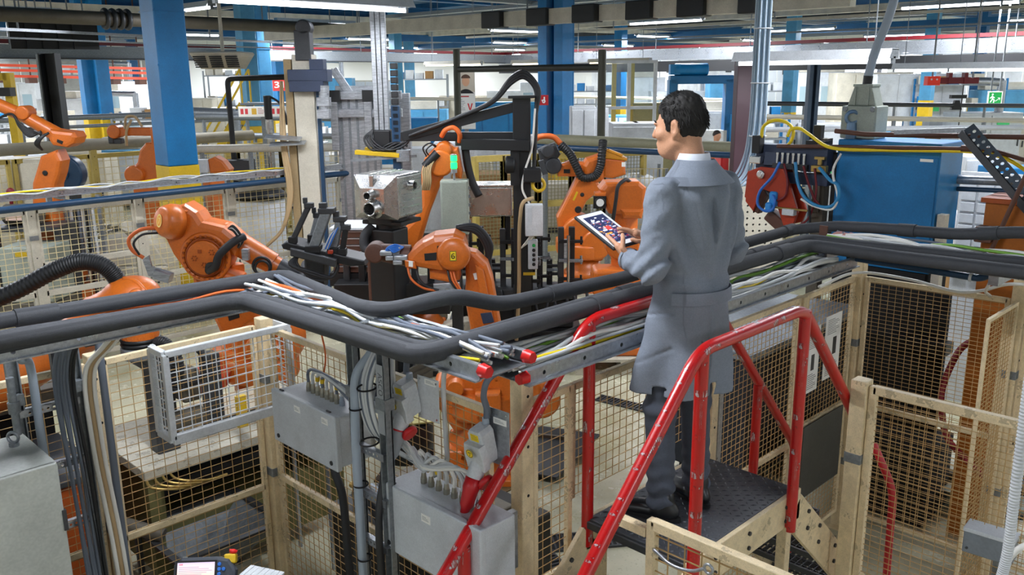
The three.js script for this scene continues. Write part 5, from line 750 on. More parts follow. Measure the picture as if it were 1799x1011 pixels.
  part(t, 'lead_coil', [torus(0.075, 0.012, [...[0.098, 1.524], 0.08], [0.1, 0, 1]), torus(0.062, 0.011, [...[0.106, 1.509], 0.1], [0, 0.1, 1])], M.cableBlack);
  part(t, 'orange_lead', hose([[...[-0.701, 1.861], 0.1], [...[-0.867, 1.863], 0.16], [...[-0.963, 1.784], 0.2], [...[-0.944, 1.695], 0.2], [...[-0.863, 1.624], 0.18]], 0.016, 36, 9), M.cableOrange); part(t, 'black_lead', hose([[...[-0.734, 1.827], 0.12], [...[-0.852, 1.823], 0.2], [...[-0.918, 1.754], 0.22], [...[-0.889, 1.654], 0.2]], 0.01, 36, 7), M.cableBlack);
  part(t, 'sensor_bracket', [zp(plate([[-0.864, 1.614], [-0.806, 1.653], [-0.792, 1.553], [-0.629, 1.501], [-0.667, 1.42], [-0.83, 1.473]], 0.02, 0.002), 0.2), zp(plate([[-0.754, 1.537], [-0.621, 1.491], [-0.647, 1.42], [-0.772, 1.462]], 0.1, 0.004), 0.22)], M.alu);
  part(t, 'cable_clip', box(0.06, 0.1, 0.06, ...[-0.032, 1.626], 0.08, 0.008), M.alu);
  // wrist and welding clamp
  part(t, 'wrist', [cyl([...[0.208, 1.483], -0.05], [...[0.408, 1.38], -0.05], 0.085, 0.06, 20), drum([...[0.49, 1.49], -0.12], [...[0.48, 1.338], 0.06], 0.1, 0.02)], M.darkSteel);
}
{
  const B = [-6.316, 1.856, -4.008], t = thing('clamp_gripper', 'black and grey clamp gripper with upright cylinders on the robot marked 7', 'gripper', [B[0], 0, B[2]], Math.PI / 4);
  part(t, 'mounting_plate', [zp(plate([[-0.288, 1.737], [-0.238, 1.761], [0.397, 1.597], [0.409, 1.557], [0.273, 1.548], [-0.276, 1.702]], 0.3, 0.012), 0)], M.black); part(t, 'frame_block', [zp(plate([[-0.202, 1.721], [0.179, 1.619], [0.166, 1.549], [-0.206, 1.652]], 0.2, 0.01), 0.1), zp(plate([[-0.13, 1.637], [0.057, 1.6], [0.027, 1.336], [-0.128, 1.372]], 0.2, 0.02), -0.04)], M.darkSteel);
  const pts = [[[-0.198, 1.77], [-0.045, 2.06], 0.05, M.darkSteel, 0.1], [[-0.024, 1.7], [0.106, 2.02], 0.09, M.galvDull, 0.12], [[-0.074, 1.759], [-0.013, 1.954], 0.05, M.galvDull, -0.06], [[0.134, 1.678], [0.202, 1.942], 0.07, M.galvDull, 0.08], [[0.211, 1.668], [0.251, 1.873], 0.05, M.black, 0.1]];
  for (const [a, b, w, m, z] of pts) { const c = part(t, 'clamp_cylinder', bar([...a, z], [...b, z], w, w * 0.9, 0.01), m); part(c, 'clamp_head', [box(w * 1.5, 0.045, w * 1.3, b[0], b[1], z, 0.008), box(w * 0.7, 0.05, w * 0.7, b[0] - 0.03, b[1] + 0.04, z, 0.006)], M.darkSteel); part(c, 'clamp_foot', box(w * 1.4, 0.06, w * 1.4, a[0], a[1], z, 0.008), M.black); }
  for (let i = 0; i < 4; i++) part(t, 'air_hose', hose([[...[-0.159, 1.637], 0.15], [...add([...[-0.211, 1.588], 0.2], [0.02 * i, 0, 0])], [...add([...[-0.021, 1.511], 0.2], [0, -0.02 * i, 0])], [...[0.122, 1.46], 0.15], [...[0.166, 1.549], 0.12], [...[0.08, 1.585], 0.1]], i < 2 ? 0.018 : 0.01, 36, 8), M.rubber);
  for (let i = 0; i < 4; i++) part(t, 'blue_hose', hose([[...add([...[0.078, 1.709], 0.2], [0.012 * i, 0, 0])], [...add([...[0.143, 1.831], 0.2], [0.01 * i, 0, 0])], [...[0.194, 1.879], 0.15]], 0.006, 14, 6), i % 2 ? M.cableBlue : M.cableGrey);
  part(t, 'red_valve', box(0.04, 0.03, 0.04, ...[0.135, 1.688], 0.22, 0.006), M.redOrange);
}
// ---- arm reaching in from the left edge, close behind the left tray
{
  const B = [-5.655, 2.284, -1.275], t = thing('industrial_robot', 'near orange robot arm with a domed wrist under the left tray', 'robot', [B[0], 0, B[2]], Math.PI / 4), o = M.orange;
  const d = [0.896, 1.869], a0 = [-0.057, 1.277], nk = [0.919, 1.687];
  const f = (x, y, z) => { let v = ell(x, y, z, [d[0], d[1], 0], [0.155, 0.12, 0.16]); v = smin(v, cap(x, y, z, [d[0] - 0.05, d[1] - 0.06, 0], [a0[0], a0[1], 0.12], 0.11, 0.15), 0.08); v = smin(v, cap(x, y, z, [d[0] + 0.04, d[1] - 0.02, 0], [nk[0], nk[1], 0], 0.12, 0.105), 0.05); v = smin(v, Math.max(ell(x, y, z, [d[0] - 0.12, d[1] - 0.02, 0.06], [0.16, 0.05, 0.08]), 0), 0.04); return v; };
  part(t, 'forearm', smoothFine(flat(nets(f, [a0[0] - 0.25, a0[1] - 0.25, -0.25], [d[0] + 0.25, d[1] + 0.2, 0.35], 0.014))), o);
  part(t, 'dome_rib', [hose([[d[0] - 0.02, d[1] + 0.115, 0.03], [d[0] + 0.06, d[1] + 0.1, 0.06], [d[0] + 0.12, d[1] + 0.05, 0.09]], 0.016, 14, 8), drum([d[0] + 0.08, d[1] + 0.02, 0.1], [d[0] + 0.1, d[1] + 0.03, 0.155], 0.055, 0.015)], o);
  part(t, 'wrist_collar', [cyl([nk[0], nk[1] - 0.02, 0], [nk[0], nk[1] - 0.06, 0], 0.105, 0.105, 28), ...boltRing([0, 0], 0, 0.1, 20, 0.007).map((g) => g.rotateX(-Math.PI / 2).translate(nk[0], nk[1] - 0.05, 0))], M.orange);
  part(t, 'seal_ring', [torus(0.1, 0.014, [nk[0], nk[1] - 0.07, 0], [0, 1, 0], 30), torus(0.1, 0.014, [nk[0], nk[1] - 0.095, 0], [0, 1, 0], 30), cyl([nk[0], nk[1] - 0.06, 0], [nk[0], nk[1] - 0.11, 0], 0.1)], M.black); part(t, 'tool_flange', drum([nk[0], nk[1] - 0.18, 0], [nk[0], nk[1] - 0.11, 0], 0.115, 0.008, 36), M.galvDull);
  part(t, 'pedestal', [cyl([a0[0] - 0.1, 0, 0.1], [a0[0] - 0.1, a0[1], 0.1], 0.22, 0.18), box(0.7, 0.06, 0.7, a0[0] - 0.1, 0.03, 0.1)], o);
  part(t, 'elbow_disc', drum([a0[0] + 0.1, a0[1] - 0.06, 0.2], [a0[0] + 0.1, a0[1] - 0.06, 0.3], 0.1, 0.02), M.black);
  part(t, 'corrugated_hose', ribbed([[...[-0.008, 1.816], 0.05], [...[0.273, 1.929], 0.05], [...[0.501, 2.041], 0.04], [...[0.653, 2.086], 0.03], [...[0.761, 2.059], 0.02], [...[0.82, 1.978], 0.0], [...[0.84, 1.893], 0.0]], 0.046, 60, 0.1), M.black);
  part(t, 'tool_hose', ribbed([[nk[0] + 0.08, nk[1] - 0.1, 0.02], [nk[0] + 0.16, nk[1] - 0.08, 0.06], [nk[0] + 0.23, nk[1] - 0.17, 0.08], [nk[0] + 0.22, nk[1] - 0.36, 0.08]], 0.033, 30, 0.1), M.black); part(t, 'tool_loop', hose([[nk[0] + 0.2, nk[1] - 0.14, 0], [nk[0] + 0.3, nk[1] - 0.12, 0], [nk[0] + 0.37, nk[1] - 0.2, 0], [nk[0] + 0.33, nk[1] - 0.32, 0], [nk[0] + 0.2, nk[1] - 0.36, 0]], 0.022, 30, 8), M.rubber);
}
// ---- welding robot in the middle distance, left of the tablet
{
  const B = [-8.075, 0.934, -9.603], t = thing('industrial_robot', 'orange robot with a yellowish cover standing left of the man’s tablet', 'robot', [B[0], 0, B[2]], Math.PI / 4), o = M.orange;
  robotBase(t, o, -0.02, 0.62, 0.33);
  part(t, 'shoulder_drum', [drum([-0.1, 0.86, -0.25], [-0.1, 0.86, 0.25], 0.27, 0.04), drum([0.12, 0.72, -0.2], [0.12, 0.72, 0.3], 0.22, 0.04), box(0.5, 0.3, 0.45, 0, 0.62, 0, 0.06)], o); part(t, 'shoulder_bolts', boltRing([-0.1, 0.86], 0.25, 0.2, 12, 0.014), o);
  const la = part(t, 'lower_arm', zp(plate([[-0.43, 1.105], [-0.155, 1.661], [0.105, 1.707], [0.206, 1.511], [-0.004, 1.332], [-0.214, 0.919], [-0.245, 0.6], [-0.379, 0.686]], 0.28, 0.04), 0), o); part(la, 'dark_boss', [drum([...[-0.126, 1.218], 0.12], [...[-0.126, 1.218], 0.15], 0.05, 0.01), drum([...[-0.071, 1.431], 0.12], [...[-0.071, 1.431], 0.15], 0.03, 0.01)], M.black); part(la, 'yellow_stripe', zp(plate([[-0.209, 1.359], [-0.153, 1.481], [-0.128, 1.465], [-0.185, 1.342]], 0.004, 0), 0.142), M.yellow);
  part(t, 'upper_arm', [zp(plate([[-0.067, 1.838], [-0.011, 1.934], [0.19, 1.997], [0.25, 1.835], [0.237, 1.624], [0.123, 1.593], [-0.049, 1.692]], 0.34, 0.05), 0), zp(plate([[-0.432, 1.833], [-0.254, 1.904], [-0.01, 1.878], [0.016, 1.683], [-0.415, 1.687]], 0.22, 0.03), 0)], o);
  const cv = part(t, 'motor_housing', [zp(plate([[0.207, 1.956], [0.523, 1.929], [0.544, 1.711], [0.358, 1.656], [0.22, 1.673]], 0.34, 0.04), 0)], o); part(cv, 'top_cover', [zp(plate([[0.165, 2.045], [0.278, 2.068], [0.555, 1.945], [0.548, 1.905], [0.199, 1.948]], 0.38, 0.02), 0), zp(plate([[0.238, 2.06], [0.294, 2.076], [0.489, 2.002], [0.474, 1.962]], 0.1, 0.01), 0.16)], mat(0xe89a1c, 0.45, { map: T.grime })); part(cv, 'white_tag', zp(plate([[0.476, 1.889], [0.532, 1.889], [0.534, 1.824], [0.477, 1.825]], 0.006, 0), 0.172), M.label);
  part(t, 'dark_window', zp(plate([[-0.334, 1.792], [-0.245, 1.791], [-0.245, 1.734], [-0.334, 1.735]], 0.01, 0.001), 0.112), M.black);
  part(t, 'hose_pack', ribbed([[...[-0.384, 2.146], 0.2], [...[-0.255, 2.017], 0.24], [...[-0.172, 1.855], 0.26], [...[-0.074, 1.692], 0.26], [...[0.089, 1.707], 0.26], [...[0.168, 1.836], 0.24], [...[0.197, 2.061], 0.2], [...[0.212, 2.196], 0.15]], 0.055, 40, 0.12), M.black);
  part(t, 'tool_changer', [drum([...[-0.481, 1.842], -0.1], [...[-0.481, 1.842], 0.15], 0.12, 0.03), zp(plate([[-0.699, 2.069], [-0.457, 2.162], [-0.376, 2.002], [-0.497, 1.826], [-0.659, 1.884]], 0.25, 0.03), 0), drum([...[-0.562, 2.052], 0.1], [...[-0.562, 2.052], 0.22], 0.09, 0.02), bar([...[-0.659, 1.924], 0.1], [...[-0.594, 1.721], 0.1], 0.08, 0.08, 0.01)], M.darkSteel);
  part(t, 'orange_lead', hose([[...[-0.739, 2.197], 0], [...[-0.658, 2.252], 0.1], [...[-0.481, 2.242], 0.1], [...[-0.376, 2.146], 0.1]], 0.04, 20, 8), M.cableOrange);
  part(t, 'junction_box', box(0.16, 0.34, 0.1, ...[-0.296, 0.668], 0.4, 0.01), M.alu); part(t, 'wooden_pallet', [box(1.0, 0.03, 0.8, 0.02, 0.015, 0.0)], M.plank);
}
// ---- robot behind the man
{
  const B = [-5.694, 1.503, -7.317], t = thing('industrial_robot', 'dark orange robot column half hidden by the man’s left side', 'robot', [B[0], 0, B[2]], Math.PI / 4), o = M.orange;
  const p = part(t, 'pallet', [box(1.1, 0.03, 0.9, 0.05, 0.155, 0), box(0.12, 0.14, 0.9, -0.42, 0.07, 0), box(0.12, 0.14, 0.9, 0.5, 0.07, 0), box(0.12, 0.14, 0.9, 0.05, 0.07, 0)], M.plank);
  part(t, 'base', [box(0.8, 0.1, 0.7, 0, 0.22, 0, 0.03), lathe([[0, 0.25], [0.34, 0.25], [0.32, 0.4], [0.24, 0.5], [0.24, 0.85], [0, 0.85]], [0, 0, 0])], o);
  part(t, 'turntable', [drum([0, 0.8, 0], [0, 1.05, 0], 0.3, 0.04), box(0.42, 0.3, 0.36, -0.08, 0.95, 0.1, 0.05)], o);
  part(t, 'lower_arm', [bar([0.06, 0.95, 0], [0.06, 1.75, 0], 0.2, 0.26, 0.05), drum([0.02, 1.35, -0.16], [0.02, 1.35, 0.2], 0.18, 0.03)], o);
  part(t, 'upper_arm', [zp(plate([[-0.225, 1.93], [-0.166, 2.002], [0.182, 2.011], [0.255, 1.95], [0.249, 1.714], [0.179, 1.648], [-0.124, 1.675], [-0.175, 1.797]], 0.36, 0.04), 0), zp(plate([[-0.278, 1.895], [-0.164, 1.906], [-0.162, 1.736], [-0.271, 1.749]], 0.2, 0.02), 0.1), zp(plate([[-0.023, 1.735], [0.237, 1.733], [0.216, 1.623], [0.01, 1.625]], 0.3, 0.04), 0.05)], o);
  part(t, 'gauge', [drum([...[-0.229, 1.804], 0.2], [...[-0.229, 1.804], 0.23], 0.055, 0.01), box(0.13, 0.13, 0.03, ...[-0.229, 1.804], 0.19)], M.black); part(t, 'gauge_face', cyl([...[-0.229, 1.804], 0.23], [...[-0.229, 1.804], 0.234], 0.04), M.label);
  part(t, 'dress_hose', hose([[...[0.092, 1.999], 0.1], [...[0.031, 2.036], 0.2], [...[-0.046, 1.977], 0.24], [...[-0.067, 1.838], 0.24], [...[-0.087, 1.626], 0.2], [...[-0.118, 1.318], 0.15]], 0.02, 30, 8), M.rubber);
}
// ---- robot behind the steel tank
{
  const B = [-7.712, 1.402, -6.289], t = thing('industrial_robot', 'amber orange robot arm rising behind the steel tank with many leads', 'robot', [B[0], 0, B[2]], Math.PI / 4), o = M.orange;
  robotBase(t, o, -0.1, 0.6, 0.33);
  part(t, 'lower_arm', zp(plate([[0.002, 2.053], [0.046, 2.206], [0.204, 2.369], [0.319, 2.362], [0.419, 2.291], [0.409, 2.139], [0.272, 2.051], [0.175, 1.819], [0.078, 1.586], [-0.024, 1.27], [-0.081, 0.935], [-0.313, 0.937], [-0.283, 1.338], [-0.107, 1.509], [-0.01, 1.685]], 0.26, 0.04), 0), o);
  part(t, 'elbow_joint', [drum([...[0.224, 2.153], 0.05], [...[0.224, 2.153], 0.22], 0.15, 0.03), drum([...[0.266, 2.293], -0.1], [...[0.266, 2.293], 0.2], 0.09, 0.03)], o);
  part(t, 'upper_arm', zp(plate([[0.317, 2.292], [0.42, 2.317], [0.465, 2.049], [0.45, 1.953], [0.374, 1.998], [0.338, 2.114]], 0.22, 0.03), 0.02), o);
  part(t, 'black_motor', cyl([...[0.056, 2.117], 0.2], [...[0.201, 2.268], 0.2], 0.05), M.black);
  for (let i = 0; i < 5; i++) part(t, 'lead', hose([[...add([...[0.149, 2.243], 0.22], [0.01 * i, 0, 0])], [...add([...[0.042, 2.104], 0.24], [0.02 * i, 0, 0])], [...add([...[0.038, 1.956], 0.24], [0.02 * i, 0, 0])], [...add([...[0.015, 1.86], 0.2], [0.02 * i, 0, 0])]], 0.012, 20, 6), M.cableTan);
  part(t, 'lead_arch', hose([[...[0.232, 2.432], 0], [...[0.285, 2.507], 0.05], [...[0.374, 2.531], 0.05], [...[0.436, 2.468], 0.05], [...[0.434, 2.367], 0]], 0.028, 24, 8), M.cableOrange);
  part(t, 'lead_loop', [hose([[...[0.072, 2.212], 0.1], [...[0.037, 2.32], 0.15], [...[0.115, 2.37], 0.15], [...[0.177, 2.319], 0.1]], 0.009, 20, 6), hose([[...[0.11, 2.212], 0.1], [...[0.074, 2.295], 0.18], [...[0.153, 2.357], 0.18], [...[0.202, 2.293], 0.1]], 0.009, 20, 6)], M.cableBlack);
  part(t, 'dress_hose', hose([[...[0.496, 2.291], 0], [...[0.518, 2.112], 0], [...[0.566, 1.919], 0], [...[0.64, 1.757], 0]], 0.045, 24, 10), M.black);
}
// ---- robots in the far left cells
{
  const B = [-11.011, 1.391, -3.414], t = thing('industrial_robot', 'orange robot at far left with its forearm pointing up left', 'robot', [B[0], 0, B[2]], Math.PI / 4), o = M.orange;
  robotBase(t, o, 0.0, 0.6, 0.33); part(t, 'shoulder_drum', [drum([-0.05, 0.85, -0.25], [-0.05, 0.85, 0.25], 0.27, 0.04)], o);
  const la = part(t, 'lower_arm', zp(plate([[-0.019, 2.239], [0.174, 2.309], [0.217, 2.184], [0.171, 2.033], [0.108, 1.901], [0.049, 1.56], [0.063, 1.254], [-0.247, 1.257], [-0.154, 1.93], [-0.078, 2.102]], 0.26, 0.04), 0), o); part(la, 'dark_boss', drum([...[0.021, 2.048], 0.12], [...[0.021, 2.048], 0.145], 0.03, 0.008), M.black);
  const ua = part(t, 'upper_arm', [zp(plate([[0.14, 2.543], [0.216, 2.529], [0.404, 2.508], [0.436, 2.45], [0.4, 2.379], [0.309, 2.334], [0.148, 2.361], [0.111, 2.427]], 0.3, 0.04), 0), cyl([...[0.217, 2.432], 0], [...[-0.218, 2.7], 0], 0.09, 0.075, 18), cyl([...[-0.188, 2.681], 0], [...[-0.583, 2.87], 0], 0.075, 0.07, 18), drum([...[-0.175, 2.726], -0.1], [...[-0.175, 2.726], 0.1], 0.08, 0.02)], o); part(ua, 'dark_panel', zp(plate([[0.223, 2.432], [0.286, 2.406], [0.268, 2.373], [0.213, 2.4]], 0.008, 0), 0.152), M.black);
  for (let i = 0; i < 4; i++) part(t, 'lead', hose([[...[0.135, 2.504], 0.15], [...add([...[0.049, 2.453], 0.2], [0.01 * i, 0, 0])], [...add([...[-0.012, 2.389], 0.2], [0.015 * i, 0, 0])], [...[0.017, 2.31], 0.12]], 0.012, 20, 6), M.cableBlack);
  for (let i = 0; i < 5; i++) part(t, 'forearm_lead', hose([[...add([...[0.026, 2.479], 0.1], [0, 0.01 * i, 0])], [...add([...[-0.096, 2.545], 0.14], [0, -0.02 * i, 0])], [...add([...[-0.196, 2.623], 0.14], [0, -0.012 * i, 0])], [...[-0.281, 2.714], 0.1], [...[-0.486, 2.652], 0.1]], 0.014, 24, 6), M.cableBlack);
}
{
  const B = [-13.254, 0.875, -5.414], t = thing('industrial_robot', 'orange robot with a level forearm left of the tall blue column', 'robot', [B[0], 0, B[2]], Math.PI / 4), o = M.orange;
  robotBase(t, o, 0, 0.6, 0.33); part(t, 'lower_arm', [zp(plate([[0.043, 2.065], [0.139, 2.165], [0.343, 2.164], [0.306, 1.483], [0.2, 0.873], [-0.104, 0.876], [-0.124, 1.487], [-0.129, 1.744], [-0.011, 1.888]], 0.3, 0.04), 0), drum([...[-0.048, 1.701], 0], [...[-0.048, 1.701], 0.25], 0.14, 0.03)], o);
  part(t, 'upper_arm', [bar([...[-0.318, 2.329], 0], [...[0.41, 2.322], 0], 0.18, 0.12, 0.02), drum([...[-0.327, 2.329], -0.12], [...[-0.327, 2.329], 0.12], 0.1, 0.02), box(0.24, 0.3, 0.3, ...[0.343, 2.248], 0, 0.04)], o); part(t, 'gripper', [box(0.08, 0.2, 0.16, ...[-0.395, 2.254], 0, 0.02), box(0.2, 0.08, 0.12, ...[-0.343, 2.187], 0, 0.02)], M.darkSteel);
  part(t, 'lead', [hose([[...[-0.153, 2.369], 0.1], [...[-0.108, 2.544], 0.1], [...[0.011, 2.543], 0.1], [...[0.105, 2.4], 0.1]], 0.02, 20, 6), hose([[...[-0.155, 2.126], 0.1], [...[-0.112, 2.352], 0.14], [...[-0.045, 2.502], 0.1]], 0.02, 20, 6)], M.cableTan);
}
{
  const B = [-12.857, 0.797, -6.376], t = thing('industrial_robot', 'small glimpse of an orange robot right of the tall blue column', 'robot', [B[0], 0, B[2]], Math.PI / 4), o = M.orange;
  robotBase(t, o, 0, 0.6, 0.3); part(t, 'lower_arm', bar([0, 0.7, 0], [-0.05, 1.6, 0], 0.26, 0.26, 0.04), o); part(t, 'upper_arm', zp(plate([[-0.063, 1.876], [0.046, 1.919], [0.163, 1.848], [0.257, 1.715], [0.235, 1.663], [-0.047, 1.665]], 0.28, 0.03), 0), o); part(t, 'teach_box', box(0.18, 0.2, 0.1, ...[-0.143, 1.781], 0.15, 0.01), M.boxGrey);
}
// ------------------------------------------------------------------ far fence of the left cell with its tray
const XE = -9.8;
for (const [z0, z1, i] of [[-1.4, -2.75, 0], [-2.85, -3.85, 1], [-3.95, -4.95, 2], [-5.05, -6.55, 3]]) {
  panel(['cream mesh fence section at the left edge behind the corrugated hose', 'cream mesh fence section behind the curve of the corrugated hose', 'cream mesh fence section directly behind the robot marked 7', 'cream mesh fence section behind the clamp gripper'][i], [XE, z0], [XE, z1], { mat: M.cream, wire: M.creamWire, cw: 0.08, ch: 0.06, t: 0.006, w: 0.05, mids: i === 1 ? [0.9, 1.2] : [0.9] });
  post(['cream fence post at the far left edge', 'cream fence post left of the corrugated hose’s top', 'cream fence post behind the dome of the robot marked 7', 'cream fence post behind the clamp gripper'][i], XE, z1 - 0.05, 1.85, 0.08, M.cream, [1.5, 0.6]);
}
{ const t = tray('galvanised tray on the far fence of the left cell', [-9.45, 1.96, 0], [-9.45, 1.96, -6.4], 0.16); for (const z of [-1, -3, -5]) part(t, 'support_arm', [box(0.45, 0.04, 0.05, -9.6, 1.94, z), box(0.05, 0.2, 0.05, XE, 1.9, z)], M.galvDull); }
for (let i = 0; i < 4; i++) lay([-9.45, 1.965, -0.1], [-9.45, 1.98, -6.3], i === 2 ? M.yellowCable : cm[i], 0.009, rr(-0.06, 0.06), i === 2 ? 'yellow cable in the far left tray' : 'grey cable lying in the far left tray', 0.03);
solo('process_pipe', 'dark blue pipe just below the far left tray', 'pipe', cyl([-9.35, 1.86, 0.2], [-9.35, 1.9, -6.6], 0.035), M.pipeBlue);
// things beyond and before that fence
{ const c = [-10.56, 1.041, -3.017], t = thing('welding_power_unit', 'grey power unit with a yellow sticker behind the far left fence', 'power unit', [c[0], 0, c[2]], Math.PI / 4); part(t, 'body', box(0.55, 0.62, 0.5, 0, 1.0, 0, 0.02), M.paleGreen); part(t, 'front_panel', box(0.13, 0.5, 0.02, -0.33, 0.98, 0.2), M.black); part(t, 'yellow_sticker', box(0.16, 0.05, 0.01, 0, 1.24, 0.256), M.yellow); part(t, 'knob', cyl([-0.33, 1.1, 0.21], [-0.33, 1.1, 0.25], 0.04), M.yellow); part(t, 'stand', box(0.7, 0.69, 0.55, -0.05, 0.345, 0, 0.02), M.oldMetal); }
{ const c = [-10.941, 1.445, -3.06], t = thing('small_motor_unit', 'small motor with a pinkish plate on a bench at far left', 'motor', [c[0], 0, c[2]], Math.PI / 4); part(t, 'motor', [drum([-0.2, 1.6, 0], [0.2, 1.6, 0], 0.12, 0.02), box(0.2, 0.16, 0.2, 0, 1.62, 0.1, 0.02)], M.oldMetal); part(t, 'plate', box(0.18, 0.12, 0.01, 0, 1.62, 0.206), mat(0xd8b8a8, 0.6)); part(t, 'red_lever', [cyl([-0.12, 1.7, 0], [-0.1, 1.85, 0.02], 0.02), ball(0.045, [-0.1, 1.86, 0.02])], M.darkRed); part(t, 'bench', [box(1.0, 0.05, 0.5, 0, 1.46, 0), box(0.06, 1.44, 0.4, -0.45, 0.72, 0), box(0.06, 1.44, 0.4, 0.45, 0.72, 0)], M.darkSteel); }
{ const c = [-10.997, 1.215, -3.711], t = thing('cable_cabinet', 'open grey riser full of cables behind the far left fence', 'riser', [c[0], 0, c[2]], Math.PI / 4); part(t, 'frame', [box(0.05, 1.75, 0.05, -0.22, 0.875, 0), box(0.05, 1.75, 0.05, 0.22, 0.875, 0), box(0.44, 0.04, 0.04, 0, 0.5, 0), box(0.44, 0.04, 0.04, 0, 1.1, 0), box(0.44, 0.04, 0.04, 0, 1.6, 0)], M.galv); for (let i = 0; i < 8; i++) part(t, 'cable', hose([[-0.16 + i * 0.045, 0, 0.03], [-0.16 + i * 0.045, 0.8, 0.04], [-0.15 + i * 0.043, 1.7, 0.03]], 0.018, 12, 6), [M.cableDark, M.cableGrey, M.cableBlack][i % 3]); }
{ const c = [-11.118, 0.947, -6.136], t = thing('drum_bin', 'white bin with a black lid behind the mesh near the clamp gripper', 'bin', [c[0], 0, c[2]], 0.6); part(t, 'bin', lathe([[0, 0], [0.3, 0], [0.34, 1.45], [0, 1.45]], [0, 0, 0], [0, 1, 0], 24), M.white); part(t, 'lid', lathe([[0, 1.45], [0.37, 1.45], [0.36, 1.52], [0.2, 1.62], [0, 1.64]]), M.black); }
{ const c = [-11.192, 1.138, -4.364], t = thing('floor_machine', 'low beige machine casing behind the far left fence', 'machine', [c[0], 0, c[2]], Math.PI / 4); part(t, 'casing', [box(1.0, 0.8, 0.6, 0, 0.4, 0, 0.03), plate([[-0.5, 0.8], [0.5, 0.8], [0.3, 1.15], [-0.3, 1.15]], 0.5, 0.02)], M.cream); part(t, 'vents', [0, 1, 2, 3, 4].map((i) => box(0.8, 0.02, 0.02, 0, 0.2 + i * 0.1, 0.3)), M.darkSteel); part(t, 'horn', lathe([[0.02, 0], [0.05, 0.04], [0.13, 0.16], [0.12, 0.16], [0.03, 0.05]], [0, 1.15, 0.1], [0.3, 1, 0.4], 20), M.cream); }
{ const t = thing('scrap_wire_heap', 'tangle of thin metal rods on the floor behind the far left fence', 'metal rods'); const g = []; for (let i = 0; i < 40; i++) { const p = add([-11.632, 0.388, -3.359], [rr(-0.7, 0.7), 0, rr(-0.7, 0.7)]); p[1] = rr(0.02, 0.5); g.push(cyl(p, add(p, [rr(-0.5, 0.5), rr(-0.05, 0.12), rr(-0.5, 0.5)]), 0.01, 0.01, 5)); } part(t, 'rods', g, M.galvDull, { kind: 'stuff' }); part(t, 'crate', box(1.6, 0.03, 1.5, [-11.632, 0.388, -3.359][0], 0.015, [-11.632, 0.388, -3.359][2]), M.oldMetal); }
// ------------------------------------------------------------------ fixture table in the left near cell
{
  const t = thing('fixture_table', 'worn fixture table with a pale top behind the left mesh fence', 'table');
  part(t, 'table_top', box2([-5.55, 0.86, -3.1], [-4.72, 0.92, -1.75], 0.006), M.plank); part(t, 'body', [box2([-5.5, 0.12, -3.05], [-5.2, 0.86, -1.85]), box2([-5.2, 0.12, -3.05], [-4.85, 0.5, -1.85])], M.olive); part(t, 'end_plate', box2([-5.2, 0.5, -3.05], [-4.85, 0.86, -3.0]), M.olive); part(t, 'end_plate', box2([-5.2, 0.5, -1.9], [-4.85, 0.86, -1.85]), M.olive); part(t, 'drive_roller', cyl([-5.02, 0.66, -2.98], [-5.02, 0.66, -1.92], 0.09), M.black);
  for (const z of [-1.8, -3.05]) for (const x of [-5.5, -4.77]) part(t, 'leg', box(0.07, 0.86, 0.07, x, 0.43, z), M.olive);
  part(t, 'clamp_post', [box(0.12, 0.55, 0.14, -4.95, 1.19, -1.98, 0.01), box(0.3, 0.08, 0.16, -5.05, 1.46, -2.0, 0.01), box(0.1, 0.5, 0.1, -5.05, 1.17, -2.35, 0.01)], M.darkSteel); part(t, 'clamp_jaw', [box(0.14, 0.2, 0.12, -4.93, 1.3, -2.14, 0.02), drum([-4.9, 1.1, -2.0], [-4.9, 1.1, -2.2], 0.06, 0.01)], M.oldMetal);
  part(t, 'swarf_sheet', rot(box(0.5, 0.01, 0.4), 0, 0.2, 0.03).translate(-5.15, 0.94, -2.75), M.alu); part(t, 'copper_lines', [0, 1, 2, 3].map((i) => hose([[-4.78, 0.88, -1.78 - i * 0.04], [-4.68, 0.84, -1.76 - i * 0.05], [-4.62, 0.8, -1.9 - i * 0.05], [-4.68, 0.76, -2.1 - i * 0.04]], 0.008, 16, 6)), M.brass); part(t, 'yellow_flag', box(0.03, 0.2, 0.06, -4.7, 1.12, -2.36), M.yellow);
}
{ const t = thing('stained_box_beam', 'stained flat steel box beam right of the clamp post behind the basket', 'plank', [-5.2, 0.92, -2.6]); part(t, 'plank', box(0.5, 0.05, 0.75, 0, 0.025, 0, 0.01), mat(0xbcae96, 0.8, { map: T.speck })); part(t, 'rim', box(0.02, 0.08, 0.75, 0.25, 0.05, 0), M.darkSteel); }  // a steel box beam lying on the fixture table, built as a flat slab
